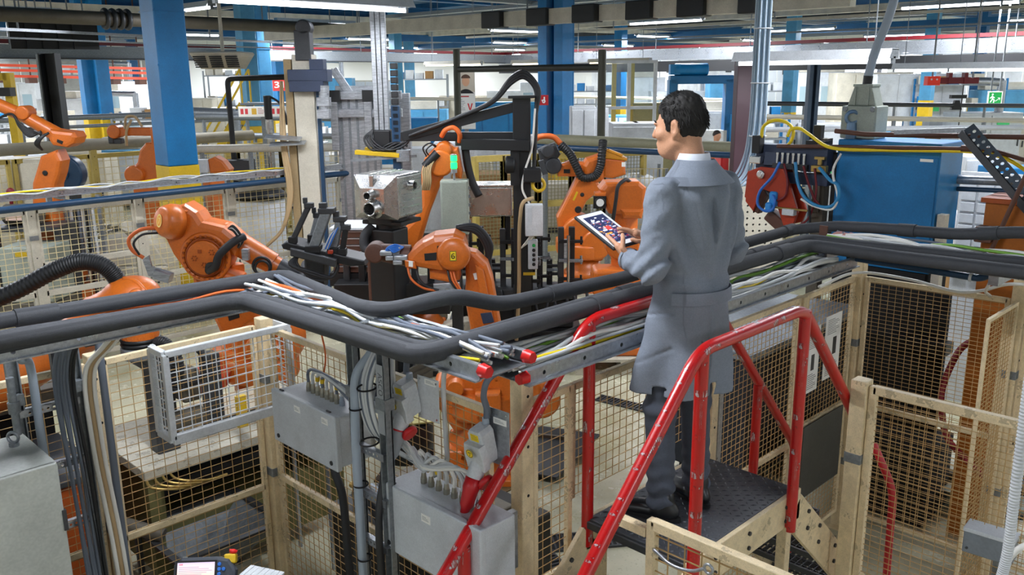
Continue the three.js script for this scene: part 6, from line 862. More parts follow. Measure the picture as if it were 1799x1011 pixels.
{ // hopper tray under the table
  const t = thing('scrap_hopper', 'open grey sheet metal hopper low behind the left mesh fence', 'hopper', [-4.62, 0, -2.05]); const w = 0.3, l = 0.32;
  for (const [a, b] of [[[-w, -l], [w, -l]], [[w, -l], [w, l]], [[w, l], [-w, l]], [[-w, l], [-w, -l]]]) { const g = new THREE.BufferGeometry(), P = [[a[0], 0.52, a[1]], [b[0], 0.52, b[1]], [b[0] * 0.35, 0.28, b[1] * 0.35], [a[0] * 0.35, 0.28, a[1] * 0.35]], Q = P.map((p) => [p[0] * 0.97, p[1] - 0.012, p[2] * 0.97]); const f = []; for (const [S, o] of [[P, 1], [Q, 0]]) f.push(...(o ? [S[0], S[1], S[2], S[0], S[2], S[3]] : [S[0], S[2], S[1], S[0], S[3], S[2]])); g.setAttribute('position', new THREE.Float32BufferAttribute(f.flat(), 3)); g.computeVertexNormals(); part(t, 'sloped_side', g, M.galvDull); }
  part(t, 'rim', [bar([-w, 0.52, -l], [w, 0.52, -l], 0.04, 0.02), bar([-w, 0.52, l], [w, 0.52, l], 0.04, 0.02), bar([-w, 0.52, -l], [-w, 0.52, l], 0.04, 0.02), bar([w, 0.52, -l], [w, 0.52, l], 0.04, 0.02)], M.darkSteel); part(t, 'floor', box(w * 0.72, 0.02, l * 0.72, 0, 0.28, 0), M.galv); for (const [a, b] of [[-1, -1], [1, -1], [-1, 1], [1, 1]]) part(t, 'leg', box(0.03, 0.52, 0.03, a * (w - 0.01), 0.26, b * (l - 0.01)), M.darkSteel);
}
solo('roller_tube', 'greasy steel tube lying slanted on the floor behind the left fence', 'tube', cyl([-4.75, 0.1, -1.4], [-4.42, 0.35, -1.85], 0.045), M.oldMetal); solo('roller_tube', 'upper greasy steel tube beside the table leg behind the left fence', 'tube', cyl([-5.1, 0.75, -1.35], [-4.62, 0.55, -1.78], 0.04), M.oldMetal);
{ const t = thing('orange_machine_base', 'orange painted machine base low behind the left mesh fence', 'machine'); part(t, 'base', box2([-5.6, 0, -1.55], [-4.9, 0.9, -0.6], 0.03), M.orangeDark); part(t, 'cap', box2([-5.65, 0.9, -1.6], [-4.88, 0.94, -0.55], 0.01), M.darkSteel); }
{ const t = thing('slotted_bench', 'dark bench slab with a rough top left of the hanging cables', 'bench'); part(t, 'slab', box2([-6.6, 1.15, -1.7], [-5.6, 1.25, -0.8], 0.01), M.oldMetal); part(t, 'body', box2([-6.5, 0, -1.6], [-5.7, 1.15, -0.9]), M.blackMatt); }
{ const t = thing('wire_cart', 'small wire shelf with a blue clip inside the left cell corner', 'shelf', [-4.6, 0, -3.0]); const g = []; for (let i = 0; i < 9; i++) g.push(bar([-0.2 + i * 0.05, 1.0, -0.25], [-0.2 + i * 0.05, 1.0, 0.25], 0.008)); part(t, 'wires', g, M.galv); part(t, 'frame', [box(0.44, 0.02, 0.02, 0, 1.0, -0.25), box(0.44, 0.02, 0.02, 0, 1.0, 0.25), box(0.02, 1.0, 0.02, -0.2, 0.5, 0.25), box(0.02, 1.0, 0.02, 0.2, 0.5, 0.25), box(0.02, 1.0, 0.02, -0.2, 0.5, -0.25), box(0.02, 1.0, 0.02, 0.2, 0.5, -0.25)], M.galv); part(t, 'blue_clip', torus(0.05, 0.02, [0.05, 1.03, 0.1], [0, 1, 0.3]), M.cableBlue); }
// small things on the floor of the middle cell
{ const c = [-5.436, 0, -4.173], t = thing('black_drum', 'low black drum with a yellowish plate beside the base of robot 6', 'drum', [c[0], 0, c[2]], 0.4); part(t, 'drum', lathe([[0, 0], [0.22, 0], [0.23, 0.3], [0.21, 0.32], [0, 0.32]]), M.black); part(t, 'plate_on_top', rot(box(0.5, 0.012, 0.36), 0.12, 0.5, 0.06).translate(0.04, 0.37, 0), mat(0xb5ab62, 0.5, { map: T.grime, metal: 0.2 })); part(t, 'warning_label', box(0.08, 0.14, 0.004, 0.02, 0.18, 0.228), M.label); }
{ const c = [-4.605, 0.1, -4.819], t = thing('black_ramp_plate', 'tilted black rubber sheet leaning behind the mesh by the red handrail', 'sheet', c, 0.5); t.rotation.order = 'YXZ'; t.rotation.x = -0.25; part(t, 'sheet', plate([[-0.45, -0.3], [0.3, -0.4], [0.5, 0.35], [-0.4, 0.42]], 0.025, 0.004).rotateX(-Math.PI / 2 + 0.35), M.black); part(t, 'support', box(0.6, 0.3, 0.06, 0, -0.05, -0.2), M.oldMetal); }
for (const [a, b, l] of [[[-6.537, 0.1, -4.596], [-6.881, 0.1, -5.666], 'left steel rail channel on the floor behind the cable ladder'], [[-5.873, 0.1, -4.359], [-6.178, 0.1, -5.368], 'right steel rail channel on the floor behind the cable ladder']]) solo('floor_rail', l, 'rail', [bar(a, b, 0.09, 0.05), bar(add(a, [0, 0.05, 0]), add(b, [0, 0.05, 0]), 0.03, 0.06), bar(add(a, [0, -0.06, 0]), add(b, [0, -0.06, 0]), 0.14, 0.07)], M.oldMetal);
{ const t = thing('floor_beam_frame', 'beige and grey beam frame on the floor below the upper tube', 'frame'); part(t, 'beam', bar([-7.61, 0.15, -5.307], [-7.48, 0.15, -6.796], 0.2, 0.25, 0.02), M.plank); part(t, 'beam', bar([-8.272, 0.12, -5.864], [-8.413, 0.12, -7.148], 0.16, 0.22, 0.02), mat(0xa29a86, 0.7, { map: T.speck })); part(t, 'cross_beam', bar([-8.182, 0.1, -5.88], [-7.192, 0.1, -5.372], 0.12, 0.2, 0.02), M.cream); part(t, 'dark_roller', cyl([-8.268, 0.35, -6.127], [-7.969, 0.35, -6.961], 0.12), M.black); part(t, 'roller_stand', box(0.3, 0.25, 0.3, [-8.11, 0.35, -6.528][0], 0.125, [-8.11, 0.35, -6.528][2]), M.blackMatt); }
for (const [p, h, l] of [[[-5.242, 0, -4.174], 0.14, 'left short black stud bolt on the floor by the drum'], [[-5.131, 0, -4.191], 0.14, 'right short black stud bolt on the floor by the drum']]) solo('stud_bolt', l, 'bolt', [cyl(p, add(p, [0, h, 0]), 0.014), cyl(p, add(p, [0, 0.02, 0]), 0.035, 0.035, 6)], M.black);
// ------------------------------------------------------------------ steel tank on its fixture, brown rack, black fixtures
{
  const c = [-7.113, 1.594, -5.332], t = thing('steel_tank', 'shiny stainless steel tank with round pipe openings above the fixture', 'tank', [c[0], 0, c[2]], Math.PI / 4 - 0.42), y = [-7.111, 1.932, -5.334][1], W = 0.5, H = 0.44, Dp = 0.5;
  part(t, 'shell', box(W, H, Dp, 0, y, -0.05, 0.03), M.steel);
  const fr = (z, k) => [[-W / 2 * k, -H / 2 * k], [W / 2 * k, -H / 2 * k], [W / 2 * k, H / 2 * k], [-W / 2 * k, H / 2 * k]].map(([a, b]) => [a, y + b, z]); const A = fr(0.2, 0.99), Bq = fr(0.27, 0.55).map(([a, b, z]) => [a, b - 0.03, z]), f = []; for (let i = 0; i < 4; i++) { const j = (i + 1) % 4; f.push(A[i], A[j], Bq[j], A[i], Bq[j], Bq[i]); } f.push(Bq[0], Bq[1], Bq[2], Bq[0], Bq[2], Bq[3]); const g = new THREE.BufferGeometry(); g.setAttribute('position', new THREE.Float32BufferAttribute(f.flat(), 3)); g.computeVertexNormals(); part(t, 'front_dish', g, M.steel);
  for (const [x, dy, r, z] of [[0.02, -0.1, 0.07, 0.26], [0.0, 0.03, 0.04, 0.26]]) { part(t, 'pipe_stub', lathe([[r * 1.5, 0], [r * 1.2, 0.02], [r, 0.05], [r, 0.1], [r * 0.82, 0.1], [r * 0.82, 0.01]], [x, y + dy, z], [0, 0, 1], 28), M.steel); part(t, 'bore', cyl([x, y + dy, z + 0.015], [x, y + dy, z + 0.02], r * 0.85), M.blackMatt); }
  part(t, 'pipe_stub', lathe([[0.06, 0], [0.05, 0.02], [0.045, 0.06], [0.036, 0.06], [0.036, 0.01]], [W / 2 - 0.005, y + 0.1, -0.05], [1, 0, 0], 24), M.steel); part(t, 'bore', cyl([W / 2 + 0.01, y + 0.1, -0.05], [W / 2 + 0.015, y + 0.1, -0.05], 0.038), M.blackMatt);
  part(t, 'seam_rib', [box(0.05, 0.24, 0.02, -0.01, y + 0.1, 0.25, 0.008), box(0.02, 0.02, Dp, -0.06, y + H / 2, -0.05, 0.006), box(0.02, 0.02, Dp, 0.02, y + H / 2, -0.05, 0.006)], M.steel); for (let i = 0; i < 6; i++) part(t, 'side_bead', box(0.014, 0.014, Dp * 0.8, W / 2, y - 0.18 + i * 0.065, -0.06, 0.006), M.steel);
  part(t, 'gripper_flange', [cyl([0, y - H / 2 - 0.05, 0], [0, y - H / 2, 0], 0.2), box(0.46, 0.04, 0.4, 0.02, y - H / 2 - 0.05, -0.05, 0.01), cyl([0, y - H / 2 - 0.14, 0], [0, y - H / 2 - 0.05, 0], 0.12)], M.black); part(t, 'fixture_column', [box(0.3, y - H / 2 - 0.12, 0.3, 0, (y - H / 2 - 0.12) / 2, 0, 0.02)], M.black); part(t, 'fixture_hose', hose([[-0.12, y - H / 2 - 0.1, 0.1], [-0.16, y - 0.4, 0.18], [-0.14, y - 0.52, 0.22], [0.0, y - 0.6, 0.24]], 0.05, 24, 10), M.rubber);
}
{ const c = [-7.693, 1.449, -5.459], t = thing('brown_louvre_rack', 'rack of brown slats with silver edges under the steel tank', 'rack', [c[0], 0, c[2]], Math.PI / 4 - 0.05), y0 = 1.05; for (let i = 0; i < 6; i++) { part(t, 'slat', box(0.6, 0.055, 0.5, 0, y0 + 0.05 + i * 0.075, 0), M.brown); part(t, 'slat_edge', box(0.61, 0.012, 0.51, 0, y0 + 0.085 + i * 0.075, 0), M.alu); } part(t, 'top_plate', box(0.64, 0.02, 0.54, 0, y0 + 0.49, 0), M.white); part(t, 'base', [box(0.7, 0.14, 0.5, 0, y0 - 0.06, 0), box(0.12, y0 - 0.1, 0.12, -0.2, (y0 - 0.1) / 2, 0), box(0.12, y0 - 0.1, 0.12, 0.25, (y0 - 0.1) / 2, 0)], M.black); part(t, 'label_strip', box(0.16, 0.06, 0.004, 0.15, y0 + 0.02, 0.256), M.label); }
{ const c = [-7.212, 1.134, -5.516], t = thing('black_fixture', 'black fixture frame with clamps under the steel tank', 'fixture', [c[0], 0, c[2]], Math.PI / 4); part(t, 'cross_frame', [box(1.3, 0.16, 0.4, 0.0, 0.92, 0, 0.01), box(1.0, 0.1, 0.3, 0.05, 0.72, 0.05, 0.01), box(0.2, 0.72, 0.3, 0.02, 0.36, 0, 0.01), box(0.8, 0.06, 0.5, 0, 0.03, 0)], M.black); for (let i = 0; i < 7; i++) part(t, 'clamp', [box(0.07, 0.2 + 0.1 * (i % 3), 0.08, -0.55 + i * 0.18, 1.08, 0.1 * ((i % 2) - 0.5), 0.01), box(0.12, 0.05, 0.08, -0.5 + i * 0.18, 1.2 + 0.05 * (i % 3), 0.05)], i % 2 ? M.black : M.darkSteel); part(t, 'brown_rod', cyl([-0.25, 0.7, 0.25], [-0.25, 1.35, 0.25], 0.03), M.brown); }
function clampStation(label, c, turn, w, h, n) { const t = thing('black_fixture', label, 'fixture', [c[0], 0, c[2]], turn); part(t, 'base', [box(w * 1.15, 0.1, 0.7, 0, 0.05, 0, 0.01), box(w * 0.9, 0.35, 0.45, 0, 0.28, 0, 0.02)], M.black); part(t, 'bed', box(w, 0.08, 0.6, 0, 0.52, 0, 0.01), M.darkSteel); for (let i = 0; i < n; i++) { const x = -w / 2 + (w * (i + 0.5)) / n, hh = h * (0.62 + 0.38 * Math.abs(Math.sin(i * 2.1))), z = 0.2 * Math.sin(i * 1.7); const u = part(t, 'upright', box(0.07, hh - 0.5, 0.08, x, 0.5 + (hh - 0.5) / 2, z, 0.006), i % 3 === 1 ? M.darkSteel : M.black); for (let k = 0; k < 3; k++) part(u, 'toggle_clamp', [box(0.16, 0.035, 0.05, x + 0.05, 0.7 + k * (hh - 0.75) / 2.5, z + 0.05, 0.005), cyl([x + 0.11, 0.66 + k * (hh - 0.75) / 2.5, z + 0.05], [x + 0.11, 0.76 + k * (hh - 0.75) / 2.5, z + 0.05], 0.014, 0.014, 8)], k === 1 ? M.galvDull : M.black); } part(t, 'guide_rod', [cyl([-w * 0.3, 0.5, 0.32], [-w * 0.3, h, 0.32], 0.022), cyl([w * 0.35, 0.5, 0.32], [w * 0.35, h * 0.9, 0.32], 0.018)], M.chrome); for (let i = 0; i < 4; i++) part(t, 'hose_loop', hose([[-w / 2 + i * w / 3.2, 0.55, 0.3], [-w / 2 + i * w / 3.2 + 0.05, 0.35, 0.4], [-w / 2 + i * w / 3.2 + 0.14, 0.4, 0.4], [-w / 2 + i * w / 3.2 + 0.16, 0.62, 0.3]], 0.018, 16, 6), M.rubber); return t; }
const st1 = clampStation('black clamp station left of the black gallows column', [-7.668, 0.845, -7.323], Math.PI / 4, 0.95, 1.35, 7); part(st1, 'part_blank', [box(0.62, 0.36, 0.4, -0.05, 1.62, 0, 0.02), box(0.66, 0.02, 0.44, -0.05, 1.81, 0)], M.steel); part(st1, 'blank_posts', [box(0.06, 0.5, 0.06, -0.3, 1.3, 0.1), box(0.06, 0.5, 0.06, 0.2, 1.3, -0.1)], M.black);
clampStation('black clamp station right of the black gallows column', [-7.068, 0.882, -7.64], Math.PI / 4, 0.75, 1.4, 6);
// ------------------------------------------------------------------ black gallows
{
  const B = [-6.983, 1.374, -7.16], t = thing('gallows_boom', 'black steel gallows with a slanting boom and cables', 'boom', [B[0], 0, B[2]], Math.PI / 4), k = (g, z = 0) => zp(g, z);
  const top = [0.009, 2.857];
  part(t, 'column', [box(0.2, top[1], 0.2, 0, top[1] / 2, 0, 0.008), box(0.3, 0.03, 0.3, 0, top[1], 0), box(0.42, 0.05, 0.42, 0, 0.025, 0)], M.black); part(t, 'slanted_beam', bar([...[-0.03, 2.758], 0], [...[-1.345, 2.429], 0], 0.12, 0.11, 0.006), M.black); part(t, 'level_beam', bar([...[0.006, 2.417], 0], [...[-1.364, 2.43], 0], 0.1, 0.1, 0.006), M.black); part(t, 'lower_beam', bar([...[0.083, 2.327], 0.12], [...[-0.678, 2.347], 0.12], 0.12, 0.12, 0.006), M.black); part(t, 'knee_brace', [box(0.1, 0.5, 0.1, ...[-0.08, 2.13], 0.1)], M.black);
  for (let i = 0; i < 3; i++) part(t, 'cable_arch', hose([[...[-1.268, 2.441], 0.08], [...[-0.748, 2.626], 0.09], [...add([...[-0.31, 2.81], 0.09], [0, 0.01 * i, 0])], [...add([...[-0.104, 3.013], 0.08], [0, 0.03 * i, 0])], [...add([...[0.023, 3.068], 0.06], [0, 0.03 * i, 0])], [...add([...[0.15, 2.949], 0.06], [0.02 * i, 0, 0])], [...[0.162, 2.668], 0.08], [...[0.134, 2.031], 0.1]], 0.022, 60, 8), M.cableBlack);
  part(t, 'white_lead', hose([[...[0.149, 2.731], 0.14], [...[0.109, 2.289], 0.14], [...[0.03, 2.032], 0.14], [...[0.003, 1.837], 0.14], [...[0.08, 1.672], 0.14]], 0.012, 30, 6), M.cableWhite); part(t, 'motor_box', [drum([...[-0.08, 2.11], 0.1], [...[-0.19, 2.111], 0.1], 0.1, 0.02), box(0.2, 0.16, 0.2, ...[0.114, 1.999], 0.12, 0.02)], M.black); part(t, 'yellow_ring', torus(0.07, 0.02, [...[0.186, 1.887], 0.15], [0.3, 0.2, 1]), M.yellow); part(t, 'yellow_tape', box(0.14, 0.035, 0.006, ...[0.077, 0.846], 0.104), M.yellow);
  part(t, 'conduit', sweep(curve([[...[0.133, 1.737], 0.13], [...[0.015, 1.692], 0.14], [...[-0.025, 1.508], 0.14], [...[-0.044, 0.696], 0.14], [-0.08, 0.02, 0.14]], 40), 0.022, 10), M.cableTan);
  const bx = part(t, 'white_box', box(0.2, 0.36, 0.14, ...[0.132, 1.493], 0.18, 0.01), M.white); part(bx, 'lid_window', box(0.05, 0.2, 0.006, [0.132, 1.493][0] - 0.05, [0.132, 1.493][1] + 0.05, 0.252), M.boxGrey); const pb = part(t, 'push_button_box', box(0.11, 0.34, 0.09, ...[0.118, 1.091], 0.16, 0.01), M.boxGrey); for (let i = 0; i < 5; i++) part(pb, 'push_button', drum([[0.118, 1.091][0] + 0.01, [0.118, 1.091][1] + 0.11 - i * 0.055, 0.2], [[0.118, 1.091][0] + 0.01, [0.118, 1.091][1] + 0.11 - i * 0.055, 0.222], 0.02, 0.004, 12), i ? M.black : M.green); part(t, 'box_leads', [0, 1, 2].map((i) => hose([[...[0.119, 1.36], 0.18], [...add([...[0.066, 1.273], 0.18], [i * 0.02, 0, 0])], [...[-0.015, 1.159], 0.14]], 0.009, 12, 6)), M.cableWhite);
}
// ------------------------------------------------------------------ pale cabinet with a green beacon
{
  const B = [-7.077, 1.484, -6.217], t = thing('signal_cabinet', 'pale green control box with a lit green beacon right of the tank', 'cabinet', [B[0], 0, B[2]], Math.PI / 4), y1 = [0.007, 2.005][1], y0 = [-0.008, 1.422][1];
  part(t, 'body', box(0.3, y1 - y0, 0.2, 0, (y0 + y1) / 2, 0, 0.012), M.paleGreen); part(t, 'door', box(0.27, y1 - y0 - 0.03, 0.012, 0, (y0 + y1) / 2, 0.102, 0.006), M.paleGreen); part(t, 'hinges', [0, 1, 2, 3, 4, 5].map((i) => box(0.02, 0.03, 0.03, 0.16, y0 + 0.05 + i * 0.09, 0.06)), M.galvDull); part(t, 'pedestal', [box(0.12, y0, 0.12, 0, y0 / 2, 0), box(0.4, 0.03, 0.4, 0, 0.015, 0)], M.darkSteel);
  part(t, 'beacon_stem', cyl([0.0, y1, 0.04], [0.0, y1 + 0.1, 0.04], 0.012), M.alu); part(t, 'beacon_base', cyl([0, y1 + 0.08, 0.04], [0, y1 + 0.12, 0.04], 0.034), M.alu); const gm = mat(0x20e070, 0.3, { emit: 0x1cff70, ei: 1.3 }); for (const k of [0, 1]) part(t, 'green_beacon_light', drum([0, y1 + 0.125 + k * 0.075, 0.04], [0, y1 + 0.19 + k * 0.075, 0.04], 0.036, 0.006, 18), gm); part(t, 'beacon_cap', cyl([0, y1 + 0.265, 0.04], [0, y1 + 0.275, 0.04], 0.034), M.alu);
}
// ------------------------------------------------------------------ aluminium gantry
{
  const B = [-9.273, 1.186, -6.566], t = thing('profile_gantry', 'gantry frame of slotted aluminium profiles behind the clamp gripper', 'gantry', [B[0], 0, B[2]], Math.PI / 4), grooves = (w, h, x, y, z) => [box(w, h, 0.16, x, y, z, 0.006), ...[-0.3, 0, 0.3].map((k) => box(w * 0.06, h, 0.01, x + k * w, y, z + 0.083))], P = (a) => a;
  const yt = [0.083, 2.881][1];
  const c1 = part(t, 'wide_column', [box(0.52, yt + 0.1, 0.16, 0, (yt + 0.1) / 2, 0, 0.006)], M.alu); part(c1, 'slot', [-0.2, -0.1, 0, 0.1, 0.2].map((x) => box(0.03, yt, 0.012, x, yt / 2, 0.082)), M.galvDull); part(t, 'rear_column', box(0.24, yt, 0.14, 0.5, yt / 2, -0.3, 0.006), M.alu);
  for (const y of [[0.083, 2.867][1], [0.072, 2.65][1]]) part(t, 'cross_beam', [box(1.1, 0.1, 0.1, 0.02, y, 0.14, 0.006), box(1.1, 0.012, 0.012, 0.02, y, 0.195)], M.alu); for (const x of [[-0.258, 2.639][0], [0.157, 2.636][0]]) part(t, 'upright', box(0.09, 0.72, 0.09, x, yt - 0.32, 0.2, 0.005), M.alu); part(t, 'diagonal', [bar([...[-0.291, 3.182], 0.1], [...[-0.095, 2.883], 0.1], 0.06, 0.05, 0.004), bar([...[-0.241, 3.195], 0.1], [...[-0.045, 2.882], 0.1], 0.05, 0.05, 0.004)], M.alu); part(t, 'bracket', [[594, 0], [652, 1]].map((q, i) => box(0.14, 0.14, 0.06, [[-0.245, 2.863][0], [0.168, 2.859][0]][i], yt - 0.02, 0.22)), M.black);
}
{
  const B = [-9.246, 1.295, -5.745], t = thing('gantry_post', 'tall cream steel post with a dark carriage left of the aluminium gantry', 'post', [B[0], 0, B[2]], Math.PI / 4), yt = [0.131, 3.348][1]; part(t, 'post', box(0.24, yt, 0.24, 0.06, yt / 2, 0, 0.01), M.cream); part(t, 'cable_duct', box(0.09, yt - 0.1, 0.16, -0.12, yt / 2, 0.02, 0.006), mat(0xb39a70, 0.6, { map: T.grime })); part(t, 'guide_rail', box(0.04, yt - 0.4, 0.06, 0.22, yt / 2 - 0.1, 0.1), M.pipeBlue); part(t, 'carriage', [box(0.46, 0.14, 0.3, 0.14, [0.183, 3.108][1], 0.1, 0.01), box(0.4, 0.14, 0.3, 0.12, [0.176, 2.996][1], 0.1, 0.01), box(0.16, 0.2, 0.2, 0.24, [0.255, 3.192][1], 0.1)], M.navy); part(t, 'air_cylinder', [cyl([...[0.317, 2.995], 0.2], [...[0.296, 2.632], 0.2], 0.06), box(0.14, 0.1, 0.14, ...[0.306, 2.811], 0.2), box(0.14, 0.1, 0.14, ...[0.298, 2.672], 0.2)], M.alu); part(t, 'motor_top', [box(0.18, 0.34, 0.2, 0.08, yt + 0.1, 0.05, 0.01), drum([0.1, yt + 0.3, -0.05], [0.1, yt + 0.3, 0.15], 0.09, 0.02)], M.darkSteel); part(t, 'hose_bundle', [0, 1, 2].map((i) => hose([[-0.2, yt - 0.3, 0.1], [-0.24 + i * 0.02, yt - 1.0, 0.12], [-0.2 + i * 0.02, 1.7, 0.14], [-0.3, 1.3, 0.16], [-0.5, 1.1, 0.16]], 0.02, 30, 6)), M.cableTan); part(t, 'fan_blade', [rot(box(0.42, 0.012, 0.12), 0.3, 0, -0.08).translate(-0.2, [-0.1, 2.401][1], 0.2), rot(box(0.42, 0.012, 0.12), 0.3, 0, 0.05).translate(-0.15, [-0.07, 2.333][1], 0.2)], M.alu);
}
{
  const B = [-8.417, 1.32, -6.291], t = thing('lift_mast', 'hanging aluminium lift mast with a black cable chain and yellow gripper', 'mast', [B[0], 0, B[2]], Math.PI / 4), y0 = [0.048, 2.437][1]; for (const x of [-0.06, 0.0, 0.06]) part(t, 'profile', box(0.05, HTOP - 0.1 - y0, 0.1, x, (HTOP - 0.1 + y0) / 2, 0, 0.004), M.alu); part(t, 'cable_chain', [0, 1, 2, 3, 4, 5, 6, 7, 8, 9, 10, 11, 12].map((i) => box(0.08, 0.07, 0.1, 0.17, y0 + 0.06 + i * 0.08 - 0.25, 0.05, 0.01)), M.black); part(t, 'chain_guide', box(0.1, 0.75, 0.12, 0.17, y0 - 0.05, 0.04, 0.006), M.pipeBlue); part(t, 'mast_foot', [box(0.2, 0.2, 0.2, 0, y0 - 0.05, 0, 0.02), drum([0, y0 - 0.25, 0], [0, y0 - 0.15, 0], 0.13, 0.02)], M.black); part(t, 'gripper_bar', [bar([...[-0.31, 2.235], 0.1], [...[0.213, 2.197], 0.15], 0.1, 0.05, 0.006), bar([...[-0.229, 2.254], -0.1], [...[0.107, 2.244], -0.1], 0.1, 0.04, 0.006)], M.yellow); part(t, 'gripper_end', [box(0.16, 0.14, 0.14, ...[0.253, 2.19], 0.12, 0.01), bar([...[-0.355, 2.142], 0.15], [...[0.407, 2.188], 0.15], 0.03, 0.03)], M.galvDull); part(t, 'hoses', [0, 1, 2, 3].map((i) => hose([[-0.1, y0 + 0.05, 0.08], [-0.2 + i * 0.03, y0 - 0.05, 0.12], [-0.1 + i * 0.06, y0 - 0.18, 0.14], [0.15 + i * 0.05, y0 - 0.1, 0.1], [0.3, y0 - 0.2 + i * 0.06, 0.1]], 0.013, 24, 6)), M.cableBlack);
}
{ const B = [-14.874, 2.459, -7.753], t = thing('pipe_frame', 'black pipe frame with a top bar right of the tall blue column', 'frame', [B[0], 0, B[2]], Math.PI / 4), h = [0.23, 3.076][1]; part(t, 'frame', sweep(fillet([[0, 0, 0], [0, h, 0], [1.35, h + 0.02, 0]], 0.1), 0.05, 10), M.black); part(t, 'leg', cyl([1.32, 0, 0], [1.32, h, 0], 0.035), M.black); part(t, 'foot', box(0.5, 0.03, 0.5, 0, 0.015, 0), M.black); part(t, 'valve_block', box(0.5, 0.3, 0.3, 0.12, 1.5, 0.1, 0.02), M.darkSteel); }
// ------------------------------------------------------------------ blue cabinet group on the right
{
  const t = thing('blue_cabinet', 'big bright blue steel cabinet on a black base at the right', 'cabinet'), z = -6.5;
  part(t, 'body', box2([-2.98, 1.66, z - 0.45], [-2.225, 2.6, z], 0.01), M.blue); part(t, 'door', box2([-2.96, 1.68, z], [-2.24, 2.5, z + 0.012], 0.006), M.blue); part(t, 'side_channel', box2([-3.02, 1.6, z - 0.3], [-2.985, 2.5, z - 0.02]), M.black); part(t, 'base', box2([-2.95, 0, z - 0.45], [-2.25, 1.655, z - 0.01]), M.blackMatt); part(t, 'corner_post', [box2([-2.215, 0, z - 0.1], [-2.16, 2.1, z - 0.02])], M.cream); part(t, 'name_strip', [box2([-2.34, 2.555, z], [-2.26, 2.575, z + 0.004]), box2([-2.36, 2.47, z + 0.012], [-2.27, 2.49, z + 0.015])], M.label); part(t, 'lifting_eye', [cyl([-2.93, 2.6, z - 0.1], [-2.93, 2.72, z - 0.1], 0.04, 0.035), torus(0.045, 0.014, [-2.93, 2.76, z - 0.1], [0.6, 0, 0.8])], mat(0x6f8aa4, 0.4, { metal: 0.3 }));
}
{
  const c = [-2.889, 2.996, -6.7], t = thing('cable_connector', 'grey hanging connector housing on top of the blue cabinet', 'connector', [c[0], 2.6, -6.72]); const h = c[1] - 2.6;
  part(t, 'lower_block', box(0.27, h * 0.62, 0.22, 0, h * 0.31, 0, 0.012), M.paleGreen); part(t, 'tapered_head', [plate([[-0.11, h * 0.62], [0.11, h * 0.62], [0.065, h], [-0.065, h]], 0.15, 0.012), box(0.15, 0.02, 0.15, 0, h, 0, 0.004)], M.paleGreen); for (const x of [-0.05, 0.05]) part(t, 'rib', box(0.012, h * 0.34, 0.17, x, h * 0.8, 0), M.paleGreen); for (const x of [-0.105, 0.105]) part(t, 'corner_screw', drum([x, h * 0.56, 0.1], [x, h * 0.56, 0.118], 0.02, 0.003, 12), M.galvDull); part(t, 'gland', cyl([0, h, 0], [0.004, h + 0.07, 0], 0.035), M.black); const a = [0, h + 0.06, 0]; part(t, 'conduit', sweep(curve([a, [0.04, h + 0.25, 0], [0.12, h + 0.5, 0], [0.17, h + 0.8, 0], [0.17, h + 1.6, 0], [0.15, HTOP - 2.65, 0]], 40), 0.032, 14), M.conduit);
}
{
  const t = thing('gun_carrier', 'dark blue beam with fittings reaching left from the blue cabinet', 'beam'), z = -6.45, p0 = [-3.62, 2.451, -6.45], p1 = [-2.919, 2.49, -6.45], y = 2.44;
  part(t, 'beam', [box2([p0[0], y - 0.09, z - 0.12], [-3.02, y + 0.1, z + 0.03], 0.006), box2([p0[0], y - 0.2, z - 0.1], [-3.02, y - 0.11, z], 0.006)], M.navy); for (let i = 0; i < 6; i++) { const x = p0[0] + 0.2 + i * 0.045; part(t, 'push_fitting', [cyl([x, y - 0.04, z + 0.05], [x, y + 0.03, z + 0.05], 0.011), cyl([x, y + 0.03, z + 0.05], [x, y + 0.045, z + 0.05], 0.015, 0.015, 6)], M.chrome); } part(t, 'manifold', box2([p0[0] + 0.17, y - 0.08, z + 0.02], [p0[0] + 0.46, y - 0.04, z + 0.07]), M.darkSteel); part(t, 'valve', [box(0.12, 0.05, 0.05, p0[0] + 0.56, y - 0.06, z + 0.06, 0.006), cyl([p0[0] + 0.56, y - 0.03, z + 0.06], [p0[0] + 0.56, y + 0.02, z + 0.06], 0.018), box(0.08, 0.02, 0.03, p0[0] + 0.56, y + 0.02, z + 0.06)], M.brass); for (const g of [box(0.07, 0.14, 0.08, p0[0] + 0.03, y + 0.1, z + 0.06, 0.006), box(0.16, 0.05, 0.1, p0[0] + 0.5, y + 0.12, z - 0.02), box(0.06, 0.12, 0.06, p0[0] + 0.48, y + 0.2, z - 0.05)]) part(t, 'black_block', g, M.black); part(t, 'steel_clamp', box(0.1, 0.06, 0.08, p0[0] + 0.04, y - 0.02, z + 0.08, 0.008), M.chrome);
  for (const [m, pts] of [[M.yellowCable, [[-3.559, 2.594, -6.38], [-3.545, 2.683, -6.38], [-3.459, 2.73, -6.38], [-3.353, 2.72, -6.38], [-3.292, 2.666, -6.38], [-3.296, 2.592, -6.38], [-3.33, 2.542, -6.38]]], [M.yellowCable, [[-3.325, 2.613, -6.36], [-3.3, 2.667, -6.36], [-3.23, 2.678, -6.36], [-3.158, 2.642, -6.36], [-3.015, 2.559, -6.36], [-2.903, 2.539, -6.36], [-2.57, 2.544, -6.42], [-2.255, 2.557, -6.42], [-1.96, 2.561, -6.42], [-1.781, 2.526, -6.42], [-1.565, 2.393, -6.42]]]]) part(t, 'yellow_hose', hose(pts, 0.013, 60, 8), m);
}
